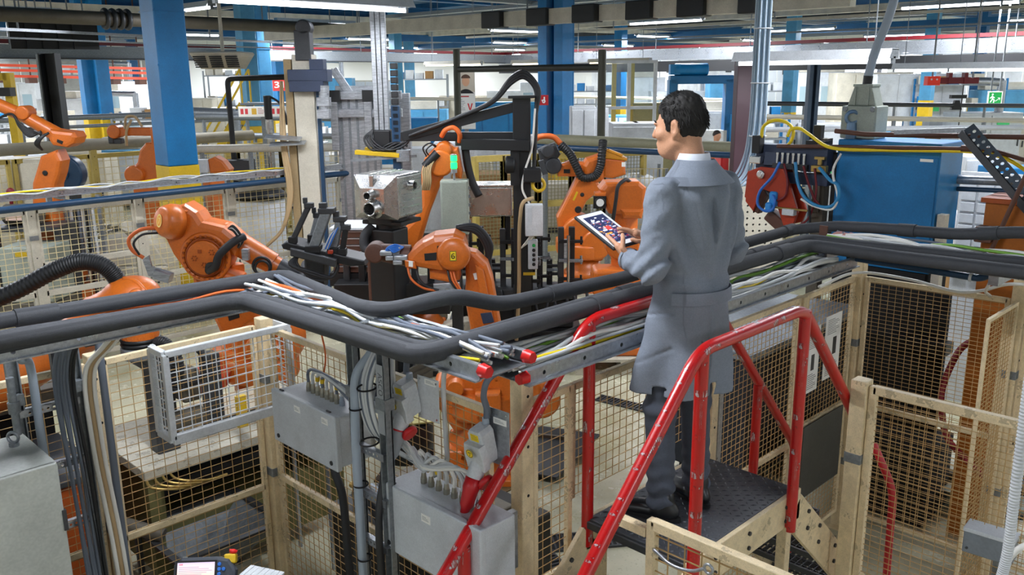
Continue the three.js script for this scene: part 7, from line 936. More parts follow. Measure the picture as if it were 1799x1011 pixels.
{
  const t = thing('spot_welding_gun', 'red-orange welding gun frame with blue hoses left of the blue cabinet', 'welding gun'), B = [-3.432, 2.156, -6.42], z = 0;
  const g = new THREE.Group(); t.position.set(B[0], 0, B[2]); const Q = (x, y) => [x, y];
  const L = [[[-3.646, 2.323, -6.42], [-3.532, 2.367, -6.42], [-3.334, 2.362, -6.42], [-3.261, 2.215, -6.42], [-3.19, 2.033, -6.42], [-3.221, 1.939, -6.42], [-3.302, 1.912, -6.42], [-3.355, 2.035, -6.42], [-3.403, 2.167, -6.42], [-3.52, 2.194, -6.42], [-3.574, 2.003, -6.42], [-3.651, 2.08, -6.42]]][0].map((p) => [p[0] - B[0], p[1]]);
  for (const dz of [-0.08, 0.06]) part(t, 'side_plate', zp(plate(L, 0.03, 0.006), dz), M.redOrange); part(t, 'spacer', zp(plate([[-3.646, 2.323, -6.42], [-3.606, 2.335, -6.42], [-3.611, 2.093, -6.42], [-3.664, 2.112, -6.42]].map((p) => [p[0] - B[0], p[1]]), 0.14, 0.004), 0), M.redOrange);
  const a = (x, y, dz) => { return [x, y, dz]; }; const q = (p, dz) => [p[0] - B[0], p[1], dz]; part(t, 'pivot', [drum(q([-3.518, 2.309, -6.42], 0.07), q([-3.518, 2.309, -6.42], 0.1), 0.035, 0.006), cyl(q([-3.518, 2.309, -6.42], 0.1), q([-3.518, 2.309, -6.42], 0.11), 0.018)], M.chrome); part(t, 'blue_boot', [box(0.07, 0.12, 0.1, ...q([-3.4, 2.122, -6.42], 0.05), 0.02), box(0.06, 0.08, 0.08, ...q([-3.425, 2.055, -6.42], 0.08), 0.02)], mat(0x2e8fd8, 0.5)); part(t, 'electrode_arm', [bar(q([-3.495, 2.196, -6.42], 0), q([-3.584, 1.993, -6.42], 0), 0.07, 0.07, 0.01), bar(q([-3.471, 1.991, -6.42], 0), q([-3.299, 1.871, -6.42], 0), 0.1, 0.1, 0.015)], M.brown); part(t, 'gear_ring', torus(0.06, 0.02, q([-3.435, 2.201, -6.42], 0.02), [0, 0.2, 1]), M.darkSteel);
  part(t, 'support_bracket', [bar(q([-3.482, 2.37, -6.42], 0), q([-3.488, 2.469, -6.42], -0.03), 0.1, 0.08)], M.navy); part(t, 'solenoid', box(0.1, 0.05, 0.06, ...q([-3.247, 2.036, -6.42], 0.1), 0.006), M.white); part(t, 'brass_line', cyl(q([-3.376, 2.06, -6.42], 0.1), q([-3.097, 2.061, -6.42], 0.1), 0.008), M.brass);
  for (const [m, r, pts] of [[M.cableBlue, 0.011, [[-3.352, 2.417, -6.32], [-3.397, 2.305, -6.3], [-3.502, 2.171, -6.3], [-3.51, 2.069, -6.3], [-3.442, 2.026, -6.3], [-3.379, 2.046, -6.3], [-3.364, 2.12, -6.3], [-3.414, 2.165, -6.34]]], [mat(0x2d86b8, 0.45), 0.013, [[-3.224, 2.425, -6.32], [-3.184, 2.277, -6.3], [-3.105, 2.163, -6.28], [-2.986, 2.109, -6.28], [-2.889, 2.123, -6.28], [-2.842, 2.2, -6.28], [-2.858, 2.283, -6.28], [-2.922, 2.306, -6.3], [-3.038, 2.393, -6.34]]], [M.darkRed, 0.01, [[-3.328, 2.404, -6.34], [-3.279, 2.268, -6.32], [-3.29, 2.156, -6.32], [-3.355, 2.114, -6.32]]], [M.darkRed, 0.01, [[-3.177, 2.395, -6.36], [-3.13, 2.276, -6.36], [-3.065, 2.15, -6.36], [-3.025, 2.11, -6.36]]], [M.darkRed, 0.009, [[-3.083, 2.384, -6.36], [-3.059, 2.194, -6.36], [-3.109, 1.991, -6.36], [-3.175, 1.934, -6.36]]], [M.cableBlack, 0.009, [[-3.262, 2.408, -6.34], [-3.199, 2.273, -6.33], [-3.105, 2.141, -6.33], [-3.087, 1.949, -6.36]]], [M.cableWhite, 0.009, [[-3.147, 2.149, -6.3], [-3.032, 2.109, -6.28], [-2.887, 2.098, -6.28], [-2.849, 2.178, -6.28], [-2.911, 2.383, -6.3], [-2.878, 2.508, -6.34]]]]) part(t, 'hose', hose(pts.map((p) => [p[0] - B[0], p[1], p[2] - B[2]]), r, 44, 7), m);
  const st = [-3.102, 1.9, -6.55]; part(t, 'stand', [box(0.09, st[1] + 0.7, 0.09, st[0] - B[0], (st[1] + 0.7) / 2, st[2] - B[2] + 0.02), box(0.06, 0.3, 0.05, ...q([-3.107, 2.184, -6.42], -0.06))], M.oldMetal);
}
solo('brown_pipe', 'long brown pipe with clips across the top of the blue cabinet', 'pipe', sweep([[-2.963, 2.668, -6.4], [-2.737, 2.652, -6.4], [-1.695, 2.676, -6.4], [-1.373, 2.679, -6.4]], 0.018, 10), M.brown); solo('brown_pipe', 'lower brown pipe strapped to the yellow hose on the blue cabinet', 'pipe', [sweep([[-3.401, 2.536, -6.35], [-2.901, 2.553, -6.4], [-2.181, 2.576, -6.42], [-1.892, 2.584, -6.42], [-1.578, 2.502, -6.42]], 0.015, 10), cyl([-2.071, 2.582, -6.42], [-1.977, 2.583, -6.42], 0.024)], M.brown);
{ const t = thing('perforated_strut', 'dark perforated steel strut slanting down at the right edge', 'strut'), a = [-1.963, 2.736, -6.15], b = [-1.416, 2.264, -5.9], L = v3(a).distanceTo(v3(b)), holes = []; for (let x = -L / 2 + 0.05; x < L / 2; x += 0.05) for (const y of [-0.018, 0.018]) holes.push([x, y, 0.011]); const g = plate([[-L / 2, -0.045], [L / 2, -0.045], [L / 2, 0.045], [-L / 2, 0.045]], 0.004, 0, holes); const d = nrm(sub(b, a)), n = nrm([0.2, 0.25, 1]), u = nrm(crs(n, d)), nn = crs(d, u); g.applyMatrix4(new THREE.Matrix4().makeBasis(v3(d), v3(u), v3(nn)).setPosition(v3(mix(a, b, 0.5)))); part(t, 'perforated_face', g, mat(0x59636c, 0.45, { metal: 0.5, map: T.grime })); part(t, 'flange', bar(add(a, mul(u, -0.048)), add(b, mul(u, -0.048)), 0.012, 0.05), M.darkSteel); part(t, 'top_run', [bar([-2.435, 2.69, -6.2], [-1.971, 2.723, -6.2], 0.07, 0.03)], M.galv); }
for (const [y, r, m, l] of [[318, 0.034, M.galv, 'galvanised pipe crossing behind the blue cabinet to the right edge'], [338, 0.018, M.pipeBlue, 'dark blue pipe below the galvanised one right of the blue cabinet']]) solo('cross_pipe', l, 'pipe', cyl(y === 318 ? [-2.402, 2.309, -6.9] : [-2.395, 2.241, -6.9], y === 318 ? [-1.577, 2.34, -6.9] : [-1.569, 2.27, -6.9], r), m);
{ const a = [-4.388, 2.709, -7.774], t = thing('cable_drop', 'bundle of blue-grey cables hanging down right of the man’s head', 'cable bundle', [a[0], 0, a[2]], Math.PI / 4); for (let i = 0; i < 9; i++) { const x = -0.07 + i * 0.016, z = 0.02 * (i % 3); part(t, 'cable', hose([[x, HTOP - 0.05, z], [x, 3.6, z], [x * 1.1, 2.6, z], [x * 1.3 - 0.02, 2.3, z], [x * 2 - 0.05, 2.12, z], [x * 2 - 0.16, 2.02, z + 0.05]], 0.011, 36, 6), i % 3 === 1 ? mat(0x8fa6b8, 0.5) : mat(0xa9bccb, 0.5)); } for (const y of [2.5, 3.0, 3.5]) part(t, 'tie', torus(0.085, 0.006, [0, y, 0.02], [0, 1, 0]), M.white); }
{ const a = [-6.085, 2.502, -12.299], t = thing('steel_upright', 'slim dark blue-grey upright behind the yellow hose loop', 'post', [a[0], 0, a[2]], Math.PI / 4); part(t, 'channel', [box(0.05, 3.3, 0.14, -0.05, 1.65, 0), box(0.05, 3.3, 0.14, 0.05, 1.65, 0), box(0.1, 3.3, 0.02, 0, 1.65, -0.06)], mat(0x4b5d70, 0.5, { metal: 0.3, map: T.grime })); part(t, 'foot', box(0.3, 0.02, 0.3, 0, 0.01, 0), M.darkSteel); }
{ const a = [-5.752, 2.74, -9.804], t = thing('dark_upright', 'dark maroon upright left of the hanging cable bundle', 'post', [a[0], 0, a[2]], Math.PI / 4); part(t, 'post', box(0.2, 3.3, 0.2, 0, 1.65, 0, 0.01), mat(0x3a2028, 0.5)); part(t, 'foot', box(0.4, 0.02, 0.4, 0, 0.01, 0), M.darkSteel); }
// behind the right fence
{ const t = thing('orange_upright', 'broad brownish orange upright behind the right mesh fence', 'upright'), c = [-1.615, 1.398, -6]; part(t, 'upright', box(0.26, 2.3, 0.3, c[0], 1.15, -6.1, 0.012), mat(0xb8660e, 0.5, { map: T.grime })); part(t, 'cap', box(0.3, 0.03, 0.34, c[0], 2.31, -6.1), M.orangeDark); part(t, 'valve', [box(0.1, 0.1, 0.1, c[0] - 0.1, 2.1, -5.92, 0.01), cyl([c[0] - 0.05, 2.0, -5.9], [c[0] + 0.1, 2.5, -5.88], 0.014)], M.brown); }
{ const t = thing('black_curtain_enclosure', 'black enclosure wall behind the fine mesh fence', 'enclosure'); part(t, 'front_wall', box2([-2.36, 0.55, -6.35], [-2.0, 1.6, -6.3]), M.blackMatt); part(t, 'side_wall', box2([-2.36, 0, -6.4], [-1.9, 0.55, -5.9]), M.blackMatt); part(t, 'ledge', box2([-2.36, 1.18, -6.3], [-1.94, 1.26, -6.15]), M.black); }
solo('dark_cabinet', 'dark grey cabinet behind the right tray near the orange upright', 'cabinet', [box2([-2.15, 0.6, -8.2], [-1.75, 2.1, -7.6], 0.01), box2([-2.12, 0, -8.17], [-1.78, 0.6, -7.63])], mat(0x454c54, 0.55, { map: T.grime }));
{ const t = thing('louvred_white_panel', 'white panel of square cells behind the right tray', 'panel'); const x0 = -2.75, z = -8.6; part(t, 'back', box2([x0, 0, z - 0.05], [x0 + 0.75, 2.2, z]), M.white); for (let i = 0; i < 5; i++) for (let j = 0; j < 9; j++) part(t, 'cell', box(0.125, 0.085, 0.02, x0 + 0.085 + i * 0.146, 1.25 + j * 0.105, z + 0.01, 0.004), M.boxGrey); }
solo('red_hose', 'dark red hose curving down to the floor behind the right fence', 'hose', hose([[-1.723, 1.384, -6.1], [-1.826, 1.283, -6.1], [-1.873, 1.131, -6.05], [-1.888, 0.977, -6], [-1.86, 0.876, -5.95], [-1.788, 0.707, -5.9], [-1.636, 0.608, -5.85], [-1.476, 0.538, -5.8]], 0.022, 50, 9), mat(0x8e1f2a, 0.45));
{ const t = thing('rubble_heap', 'pale dusty sheet and dark scraps on the floor behind the gate', 'scrap'); const c = [-2.056, 0.1, -6.677]; const f = new THREE.PlaneGeometry(1.1, 0.9, 14, 12).rotateX(-Math.PI / 2), p = f.attributes.position; for (let i = 0; i < p.count; i++) p.setY(i, 0.12 + 0.1 * fbm(p.getX(i) * 0.4 + 0.5, p.getZ(i) * 0.4 + 0.5) + 0.1 * (p.getX(i))); f.computeVertexNormals(); part(t, 'dusty_sheet', mv(f, [c[0], 0, c[2]]), mat(0xbdbcae, 0.85, { map: T.floor, side: 1 })); for (let i = 0; i < 9; i++) { const q = [c[0] + rr(-0.6, 0.6), 0.1 + rr(0, 0.15), c[2] + rr(-0.3, 0.5)]; part(t, 'scrap_bar', bar(q, add(q, [rr(-0.5, 0.5), rr(-0.05, 0.08), rr(-0.4, 0.4)]), 0.04, 0.03), i % 2 ? M.blackMatt : M.oldMetal); } part(t, 'pipe', cyl([c[0] - 0.6, 0.22, c[2] + 0.4], [c[0] + 0.7, 0.2, c[2] + 0.1], 0.04), M.oldMetal); }
solo('pale_floor_sheet', 'pale greenish sheet metal lying beyond the black enclosure', 'sheet', box2([-2.0, 0.0, -8.4], [-1.4, 0.03, -6.6]), mat(0xc3ccc2, 0.5, { map: T.grime }));
for (let i = 0; i < 5; i++) solo('loose_cable', 'grey cable curled on the pale floor beyond the enclosure', 'cable', hose([[-1.95 + rr(0, 0.1), 0.06, -6.8 - i * 0.05], [-1.75, 0.07, -6.7 - i * 0.06], [-1.55, 0.06, -6.9 + rr(-0.1, 0.1)], [-1.6, 0.06, -7.1], [-1.85, 0.06, -7.0 - i * 0.04]], 0.014, 30, 6), M.cableDark, 'loose cables beyond the enclosure');
{ const t = thing('black_machine', 'black machine block behind the mesh right of the man’s legs', 'machine'); part(t, 'block', box2([-3.1, 0.62, -6.0], [-2.5, 1.42, -4.5], 0.01), mat(0x262b33, 0.6, { map: T.grime })); part(t, 'steel_cover', box2([-3.12, 1.42, -6.02], [-2.48, 1.47, -4.48], 0.006), M.galvDull); for (const z of [-4.6, -5.9]) part(t, 'leg', box2([-3.0, 0, z - 0.05], [-2.9, 0.62, z + 0.05]), M.black); part(t, 'rail', box2([-3.1, 0.42, -6.0], [-2.5, 0.5, -4.5]), M.plank); }
{ const t = thing('under_tray_bench', 'cluttered bench with pipes below the right part of the tray', 'bench'); part(t, 'top', box2([-3.6, 1.2, -6.0], [-2.9, 1.24, -5.0]), M.galvDull); part(t, 'leg', [box2([-3.55, 0, -5.95], [-3.5, 1.2, -5.9]), box2([-3.0, 0, -5.95], [-2.95, 1.2, -5.9]), box2([-3.55, 0, -5.1], [-3.5, 1.2, -5.05])], M.galvDull); for (let i = 0; i < 8; i++) part(t, 'pipe', cyl([-3.55, 1.27 + (i % 3) * 0.05, -5.9 + i * 0.11], [-2.95, 1.27 + (i % 3) * 0.05, -5.85 + i * 0.1], 0.025), [M.darkSteel, M.pipeBlue, M.galvDull][i % 3]); }
{ const c = [-4.992, 1.054, -8.443], t = thing('pegboard_screen', 'pale perforated screen beside the man’s right arm', 'panel', [c[0], 0, c[2]], Math.PI / 4); const holes = []; for (let i = 0; i < 14; i++) for (let j = 0; j < 12; j++) holes.push([-0.48 + i * 0.07, 1.05 + j * 0.07, 0.012]); part(t, 'panel', plate([[-0.55, 0.2], [0.55, 0.2], [0.55, 1.95], [-0.55, 1.95]], 0.02, 0, holes), M.cream); part(t, 'backing', box(1.1, 1.75, 0.02, 0, 1.075, -0.04), M.darkSteel); part(t, 'foot', [box(0.06, 0.25, 0.4, -0.4, 0.12, 0), box(0.06, 0.25, 0.4, 0.4, 0.12, 0)], M.galvDull); }

{ const t = thing('dark_machine_bed', 'dark greasy machine bed low behind the fence under the left box', 'machine'); part(t, 'bed', box2([-4.0, 0, -3.3], [-3.0, 0.72, -2.5], 0.02), mat(0x2c2a26, 0.6, { map: T.grime })); part(t, 'slide', box2([-3.9, 0.72, -3.1], [-3.1, 0.8, -2.8], 0.01), M.oldMetal); for (let i = 0; i < 4; i++) part(t, 'pipe', cyl([-3.95 + i * 0.1, 0.8 + 0.03 * i, -2.62], [-3.05, 0.78 + 0.03 * i, -2.6 + i * 0.05], 0.018), [M.brass, M.darkSteel, M.galvDull, M.black][i]); part(t, 'hose', hose([[-3.7, 0.75, -2.5], [-3.6, 0.95, -2.42], [-3.4, 0.9, -2.4], [-3.3, 0.6, -2.42], [-3.35, 0.2, -2.45]], 0.025, 30, 8), M.rubber); }
{ const t = thing('floor_debris', 'dark oily debris and scraps on the floor beside the base of robot 6', 'scrap'); const c = [-4.751, 0, -4.102]; const g = []; for (let i = 0; i < 26; i++) { const q = [c[0] + rr(-0.55, 0.5), 0.012, c[2] + rr(-0.5, 0.4)]; g.push(rot(box(rr(0.06, 0.3), 0.02, rr(0.02, 0.12)), 0, rr(0, 3), rr(-0.06, 0.06)).translate(...q)); } part(t, 'scraps', g, mat(0x4b3b2a, 0.8, { map: T.grime }), { kind: 'stuff' }); part(t, 'black_hose', hose([[c[0] - 0.5, 0.03, c[2] + 0.3], [c[0], 0.03, c[2] + 0.42], [c[0] + 0.4, 0.03, c[2] + 0.2], [c[0] + 0.7, 0.03, c[2] - 0.1]], 0.02, 30, 8), M.rubber); part(t, 'rusty_sheet', box(0.6, 0.008, 0.5, c[0] + 0.1, 0.006, c[2] - 0.1), mat(0x7a6038, 0.7, { map: T.grime })); }
// ------------------------------------------------------------------ machines and stores deeper in the hall
const Q4 = Math.PI / 4, face = (c) => Math.atan2(-c[0], -c[2]);   // turned towards the aisle
const screenGreen = mat(0x2f9a58, 0.4, { emit: 0x2f9a58, ei: 0.35 });
function machine(label, c, w, h, d, m, o = {}) {
  const t = thing(o.name || 'machine_cabinet', label, o.category || 'machine', [c[0], 0, c[2]], o.turn ?? Q4, o.group);
  part(t, 'body', box(w, h - 0.12, d, 0, (h + 0.12) / 2, 0, 0.02), m); part(t, 'plinth', box(w * 0.96, 0.12, d * 0.94, 0, 0.06, 0), M.darkSteel);
  const n = o.doors ?? Math.max(1, Math.round(w / 0.9)); for (let i = 0; i < n; i++) { const x = -w / 2 + (w * (i + 0.5)) / n, dr = part(t, 'door', box(w / n - 0.04, h - 0.26, 0.03, x, (h + 0.12) / 2, d / 2 + 0.012, 0.008), o.dm || m); part(dr, 'handle', box(0.03, 0.18, 0.03, x + w / n / 2 - 0.1, h * 0.55, d / 2 + 0.04), M.darkSteel); if (o.window) part(dr, 'window', box((w / n) * 0.55, h * 0.26, 0.012, x - 0.04, h * 0.68, d / 2 + 0.03), o.window); }
  if (o.cap) part(t, 'cap', box(w * 0.7, 0.3, d * 0.6, -w * 0.08, h + 0.15, 0, 0.03), o.cap); if (o.pipe) part(t, 'duct', [cyl([w * 0.25, h, 0], [w * 0.25, h + 0.9, 0], 0.12), cyl([w * 0.25, h + 0.85, 0], [w * 0.25 - 1.2, h + 0.9, 0], 0.12)], M.galv);
  if (o.screen) part(t, 'display', box(0.34, 0.24, 0.05, w * 0.18, Math.min(h - 0.3, 1.6), d / 2 + 0.05), o.screen); return t;
}
function rack(label, c, w, h, o = {}) {
  const t = thing('storage_rack', label, 'rack', [c[0], 0, c[2]], o.turn ?? Q4), d = 0.7, n = o.n || 4; for (const x of [-w / 2, w / 2]) for (const z of [-d / 2, d / 2]) part(t, 'upright', box(0.07, h, 0.07, x, h / 2, z), o.m || M.blue);
  for (let k = 0; k < n; k++) { const y = 0.15 + (k * (h - 0.4)) / (n - 1); part(t, 'shelf', box(w, 0.06, d, 0, y, 0), o.s || M.galvDull); for (let i = 0; i < Math.floor(w / 0.5); i++) if (rnd() < 0.85) { const bh = rr(0.18, Math.min(0.5, (h / n) * 0.7)); part(t, 'carton', box(0.4, bh, 0.5, -w / 2 + 0.28 + i * 0.5, y + 0.03 + bh / 2, 0, 0.01), [M.cardboard, M.white, M.blue, M.boxGrey, M.cream][Math.floor(rnd() * 5)]); } } return t;
}
function crate(label, c, w, h, m, o = {}) { const t = thing('crate_stack', label, 'crates', [c[0], 0, c[2]], o.turn ?? Q4); const nx = o.nx || 2, ny = o.ny || 2; part(t, 'pallet', box(w * 1.02, 0.12, 0.9, 0, 0.06, 0), M.wood); for (let i = 0; i < nx; i++) for (let j = 0; j < ny; j++) part(t, 'crate', box(w / nx - 0.015, h / ny - 0.015, 0.85, -w / 2 + (w * (i + 0.5)) / nx, 0.12 + (h * (j + 0.5)) / ny, 0, 0.015), m); return t; }
function cage(label, c, w, h, fill) { const t = thing('mesh_trolley', label, 'trolley', [c[0], 0, c[2]], Q4); const g = []; for (let i = 0; i <= 12; i++) g.push(box(0.012, h, 0.012, -w / 2 + (w * i) / 12, 0.2 + h / 2, 0.4)); for (let j = 0; j <= 8; j++) g.push(box(w, 0.012, 0.012, 0, 0.2 + (h * j) / 8, 0.4)); part(t, 'wire_side', g, M.creamWire, { kind: 'stuff' }); part(t, 'frame', [box(0.05, h, 0.05, -w / 2, 0.2 + h / 2, 0.4), box(0.05, h, 0.05, w / 2, 0.2 + h / 2, 0.4), box(0.05, h, 0.05, -w / 2, 0.2 + h / 2, -0.4), box(0.05, h, 0.05, w / 2, 0.2 + h / 2, -0.4), box(w, 0.05, 0.85, 0, 0.2, 0)], M.galvDull); for (const x of [-1, 1]) for (const z of [-1, 1]) part(t, 'castor', cyl([x * w * 0.45, 0.09, z * 0.36 - 0.02], [x * w * 0.45, 0.09, z * 0.36 + 0.02], 0.09), M.black); const p = new THREE.SphereGeometry(0.5, 20, 14).scale(w * 0.98, h * 0.5, 0.8); part(t, 'white_goods', [mv(p, [0, h * 0.82, 0]), box(w * 0.94, h * 0.6, 0.74, 0, 0.2 + h * 0.32, 0, 0.04)], fill); }
const ORD = ['first', 'second', 'third', 'fourth', 'fifth', 'sixth', 'seventh', 'eighth', 'ninth', 'tenth', 'eleventh', 'twelfth', 'thirteenth', 'fourteenth', 'fifteenth', 'sixteenth'];
const kinds = [[M.white, 'white'], [M.cream, 'cream'], [M.boxGrey, 'light grey'], [M.cream, 'cream'], [M.lightBlue, 'pale blue'], [M.white, 'white']];
// rows of machines across the hall, nearest row first
const rows = [
  ['the row behind the far robots', [[-22.893, 3.215, -6.806], [-23.197, 3.211, -7.916], [-22.263, 3.199, -8.85], [-19.702, 3.175, -9.996], [-18.388, 3.158, -11.311], [-19.316, 3.153, -13.211], [-17.196, 3.134, -13.916], [-17.257, 3.127, -15.27]], 1.35, 1.5],
  ['the middle rows of the hall', [[-34.071, 3.273, -9.77], [-35.458, 3.274, -11.211], [-40.203, 3.293, -13.537], [-38.505, 3.271, -15.235], [-29.956, 3.23, -12.47], [-29.361, 3.214, -14.479], [-31.519, 3.216, -16.565], [-27.143, 3.185, -16.697], [-26.034, 3.171, -17.806], [-24.456, 3.16, -17.97], [-24.798, 3.147, -20.457], [-22.427, 3.126, -21.413]], 1.9, 2.0],
  ['the right hand middle rows', [[-19.304, 3.086, -24.537], [-17.404, 3.07, -25.022], [-15.719, 3.057, -25.293], [-13.788, 3.049, -24.396], [-13.483, 3.037, -26.115], [-12.033, 3.027, -26.151], [-10.654, 3.018, -26.115], [-9.974, 3.001, -28.21], [-8.613, 2.992, -28.157], [-8.157, 2.978, -30.027]], 2.0, 1.9],
  ['the far rows towards the back wall', [[-48.555, 3.349, -13.67], [-49.53, 3.344, -15.524], [-47.146, 3.322, -16.493], [-46.755, 3.309, -18.299], [-43.444, 3.284, -18.781], [-42.923, 3.269, -20.717], [-42.334, 3.253, -22.719], [-39.804, 3.229, -23.835], [-39.043, 3.211, -26.011], [-39.023, 3.194, -28.86], [-35.75, 3.169, -29.304], [-34.844, 3.149, -31.624], [-32.455, 3.127, -32.598]], 3.0, 2.7],
  ['the far rows towards the right wall', [[-31.22, 3.112, -33.834], [-30.857, 3.09, -37.025], [-27.82, 3.068, -37.234], [-25.602, 3.049, -38.037], [-22.296, 3.032, -37.101], [-19.799, 3.017, -36.769], [-17.906, 3.001, -37.249], [-16.083, 2.986, -37.657], [-14.332, 2.972, -37.994], [-12.653, 2.959, -38.259], [-11.199, 2.941, -39.713]], 3.2, 2.8],
];
rows.forEach(([where, spots, w, h], r) => spots.forEach((c, i) => { const [m, cn] = kinds[(i * 5 + r * 2) % 6]; const ww = w * rr(0.75, 1.15), hh = h * rr(0.75, 1.15); if (r > 0 && (i + r) % 4 === 1) rack((i % 2 ? 'blue framed' : 'grey framed') + ' rack, ' + ORD[i] + ' from the left in ' + where, c, ww, hh * 1.15, { m: i % 2 ? M.blue : M.galvDull, n: 3 + (i % 2) }); else machine(cn + ' machine, ' + ORD[i] + ' from the left in ' + where, c, ww, hh, 1.0, m, { window: i % 3 === 0 ? M.glass : null, cap: i % 4 === 2 ? M.cream : null, pipe: i % 5 === 3, screen: i % 4 === 0 ? screenGreen : i % 4 === 3 ? M.glass : null, dm: (i + r) % 5 === 2 ? M.white : undefined }); }));
// tall white hall partitions and wall panels
for (const [a, b, h, m, l] of [[[-37.286, 3.088, -44.739], [-26.318, 3.016, -44.393], 4.6, M.white, 'long pale partition wall far behind the man’s head'], [[-23.388, 3.012, -41.666], [-17.621, 2.964, -43.19], 4.4, mat(0xdfe3e6, 0.6), 'long white partition wall behind the grey hanging connector'], [[-16.834, 2.962, -42.563], [-11.545, 2.912, -45.023], 4.4, M.white, 'long white partition wall at the far right under the lamps'], [[-59.832, 3.408, -16.536], [-54.917, 3.329, -24.279], 4.2, mat(0xa9a9a4, 0.7, { map: T.grime }), 'grey ribbed partition wall at the far left']]) { const t = thing('partition_wall', l, 'partition'), n = 8; for (let i = 0; i < n; i++) { const p = mix(a, b, (i + 0.04) / n), q = mix(a, b, (i + 0.96) / n); part(t, 'panel', bar([p[0], h / 2, p[2]], [q[0], h / 2, q[2]], 0.1, h), m); if (i % 3 === 1) { const c = mix(p, q, 0.5); part(t, 'vent_window', bar([mix(p, q, 0.35)[0], h * 0.72, mix(p, q, 0.35)[2]], [mix(p, q, 0.65)[0], h * 0.72, mix(p, q, 0.65)[2]], 0.14, 0.4), M.darkSteel); } } part(t, 'top_rail', bar([a[0], h, a[2]], [b[0], h, b[2]], 0.16, 0.12), M.galvDull); }
// orange conveyor rail at the far left
{ const t = thing('overhead_conveyor', 'bright red-orange conveyor rail at the far left under the lamps', 'conveyor'), a = [-37.659, 3.419, -10.424], b = [-37.18, 3.254, -16.56]; for (const dy of [0, 0.22, 0.4]) part(t, 'rail', bar([a[0], a[1] + dy - 0.2, a[2]], [b[0], b[1] + dy - 0.2, b[2]], 0.1, 0.1), mat(0xf0593a, 0.5)); for (let i = 0; i < 7; i++) { const c = mix(a, b, i / 6); part(t, 'hanger', [cyl([c[0], c[1] - 0.2, c[2]], [c[0], HTOP, c[2]], 0.03, 0.03, 6), box(0.5, 0.2, 0.3, c[0], c[1] - 0.35, c[2])], M.brown); } }
// yellow hoist frame at the left edge and cream machines below it
{ const c = [-18.797, 2.987, -5.245], t = thing('hoist_frame', 'yellow hoist frame at the far left edge', 'hoist', [c[0], 0, c[2]], Q4), h = [0.434, 3.217][1]; part(t, 'post', box(0.14, h, 0.16, 0.1, h / 2, 0), M.yellow); part(t, 'arm', box(0.6, 0.14, 0.16, -0.2, h - 0.07, 0), M.yellow); part(t, 'head', box(0.2, 0.16, 0.2, 0.1, h - 0.35, 0.1), M.black); part(t, 'foot', box(0.5, 0.03, 0.5, 0.1, 0.015, 0), M.yellow); }
// second fence line with its beige tube in the far left cell
const XF = -16.2; for (let i = 0; i < 5; i++) { panel('yellowish mesh fence of the far left cell, ' + ORD[i] + ' section from the left', [XF, -3.2 - i * 1.3], [XF, -4.4 - i * 1.3], { mat: M.yellowFence, wire: M.creamWire, cw: 0.14, ch: 0.12, t: 0.01, w: 0.07, mids: [0.9], y0: 0 }); }
solo('guard_tube', 'thick beige guard tube on top of the far left cell fence', 'tube', cyl([XF + 0.5, 2.0, -2.5], [XF + 0.5, 2.0, -8.6], 0.1), mat(0xa39c88, 0.6, { map: T.grime })); for (const [i, z] of [[0, -3.3], [1, -5.6], [2, -8.2]]) post('yellowish post carrying the beige guard tube, ' + ORD[i] + ' from the left', XF + 0.5, z, 1.92, 0.1, M.yellowFence, []);
solo('guard_tube', 'grey cable trunk crossing behind the far left robots', 'tube', [cyl([-21, 2.25, -5], [-21, 2.25, -14], 0.06), cyl([-21, 2.05, -5], [-21, 2.05, -14], 0.04), box2([-21.1, 0, -6.1], [-20.9, 2.2, -5.9]), box2([-21.1, 0, -12.1], [-20.9, 2.2, -11.9])], M.galvDull);
{ const c = [-13.318, 1.784, -4.36], t = thing('cable_reel', 'dark blue round reel behind the far left robot', 'reel', [c[0], 0, c[2]], Q4); part(t, 'reel', [drum([0, c[1], -0.1], [0, c[1], 0.1], 0.26, 0.03), cyl([0, c[1], 0.1], [0, c[1], 0.14], 0.08)], M.pipeBlue); part(t, 'stand', box(0.12, c[1], 0.12, 0, c[1] / 2, -0.16), M.darkSteel); }
for (let i = 0; i < 9; i++) { const c = add([-14.663, 1.389, -4.287], mul(RIGHT, i * 0.42)); const t = thing('steel_blank_stack', 'stack of shiny steel blanks on the far left cell floor, ' + ORD[i] + ' from the left', 'metal parts', [c[0], 0, c[2]], Q4 + rr(-0.4, 0.4)); const n = 3 + (i % 3); for (let k = 0; k < n; k++) part(t, 'blank', box(0.45 - 0.05 * (k % 2), 0.05, 0.4, rr(-0.05, 0.05), 0.5 + k * 0.09, 0, 0.01), M.steel); part(t, 'table', [box(0.5, 0.05, 0.5, 0, 0.44, 0), box(0.06, 0.42, 0.06, -0.18, 0.21, 0), box(0.06, 0.42, 0.06, 0.18, 0.21, 0)], M.oldMetal); }
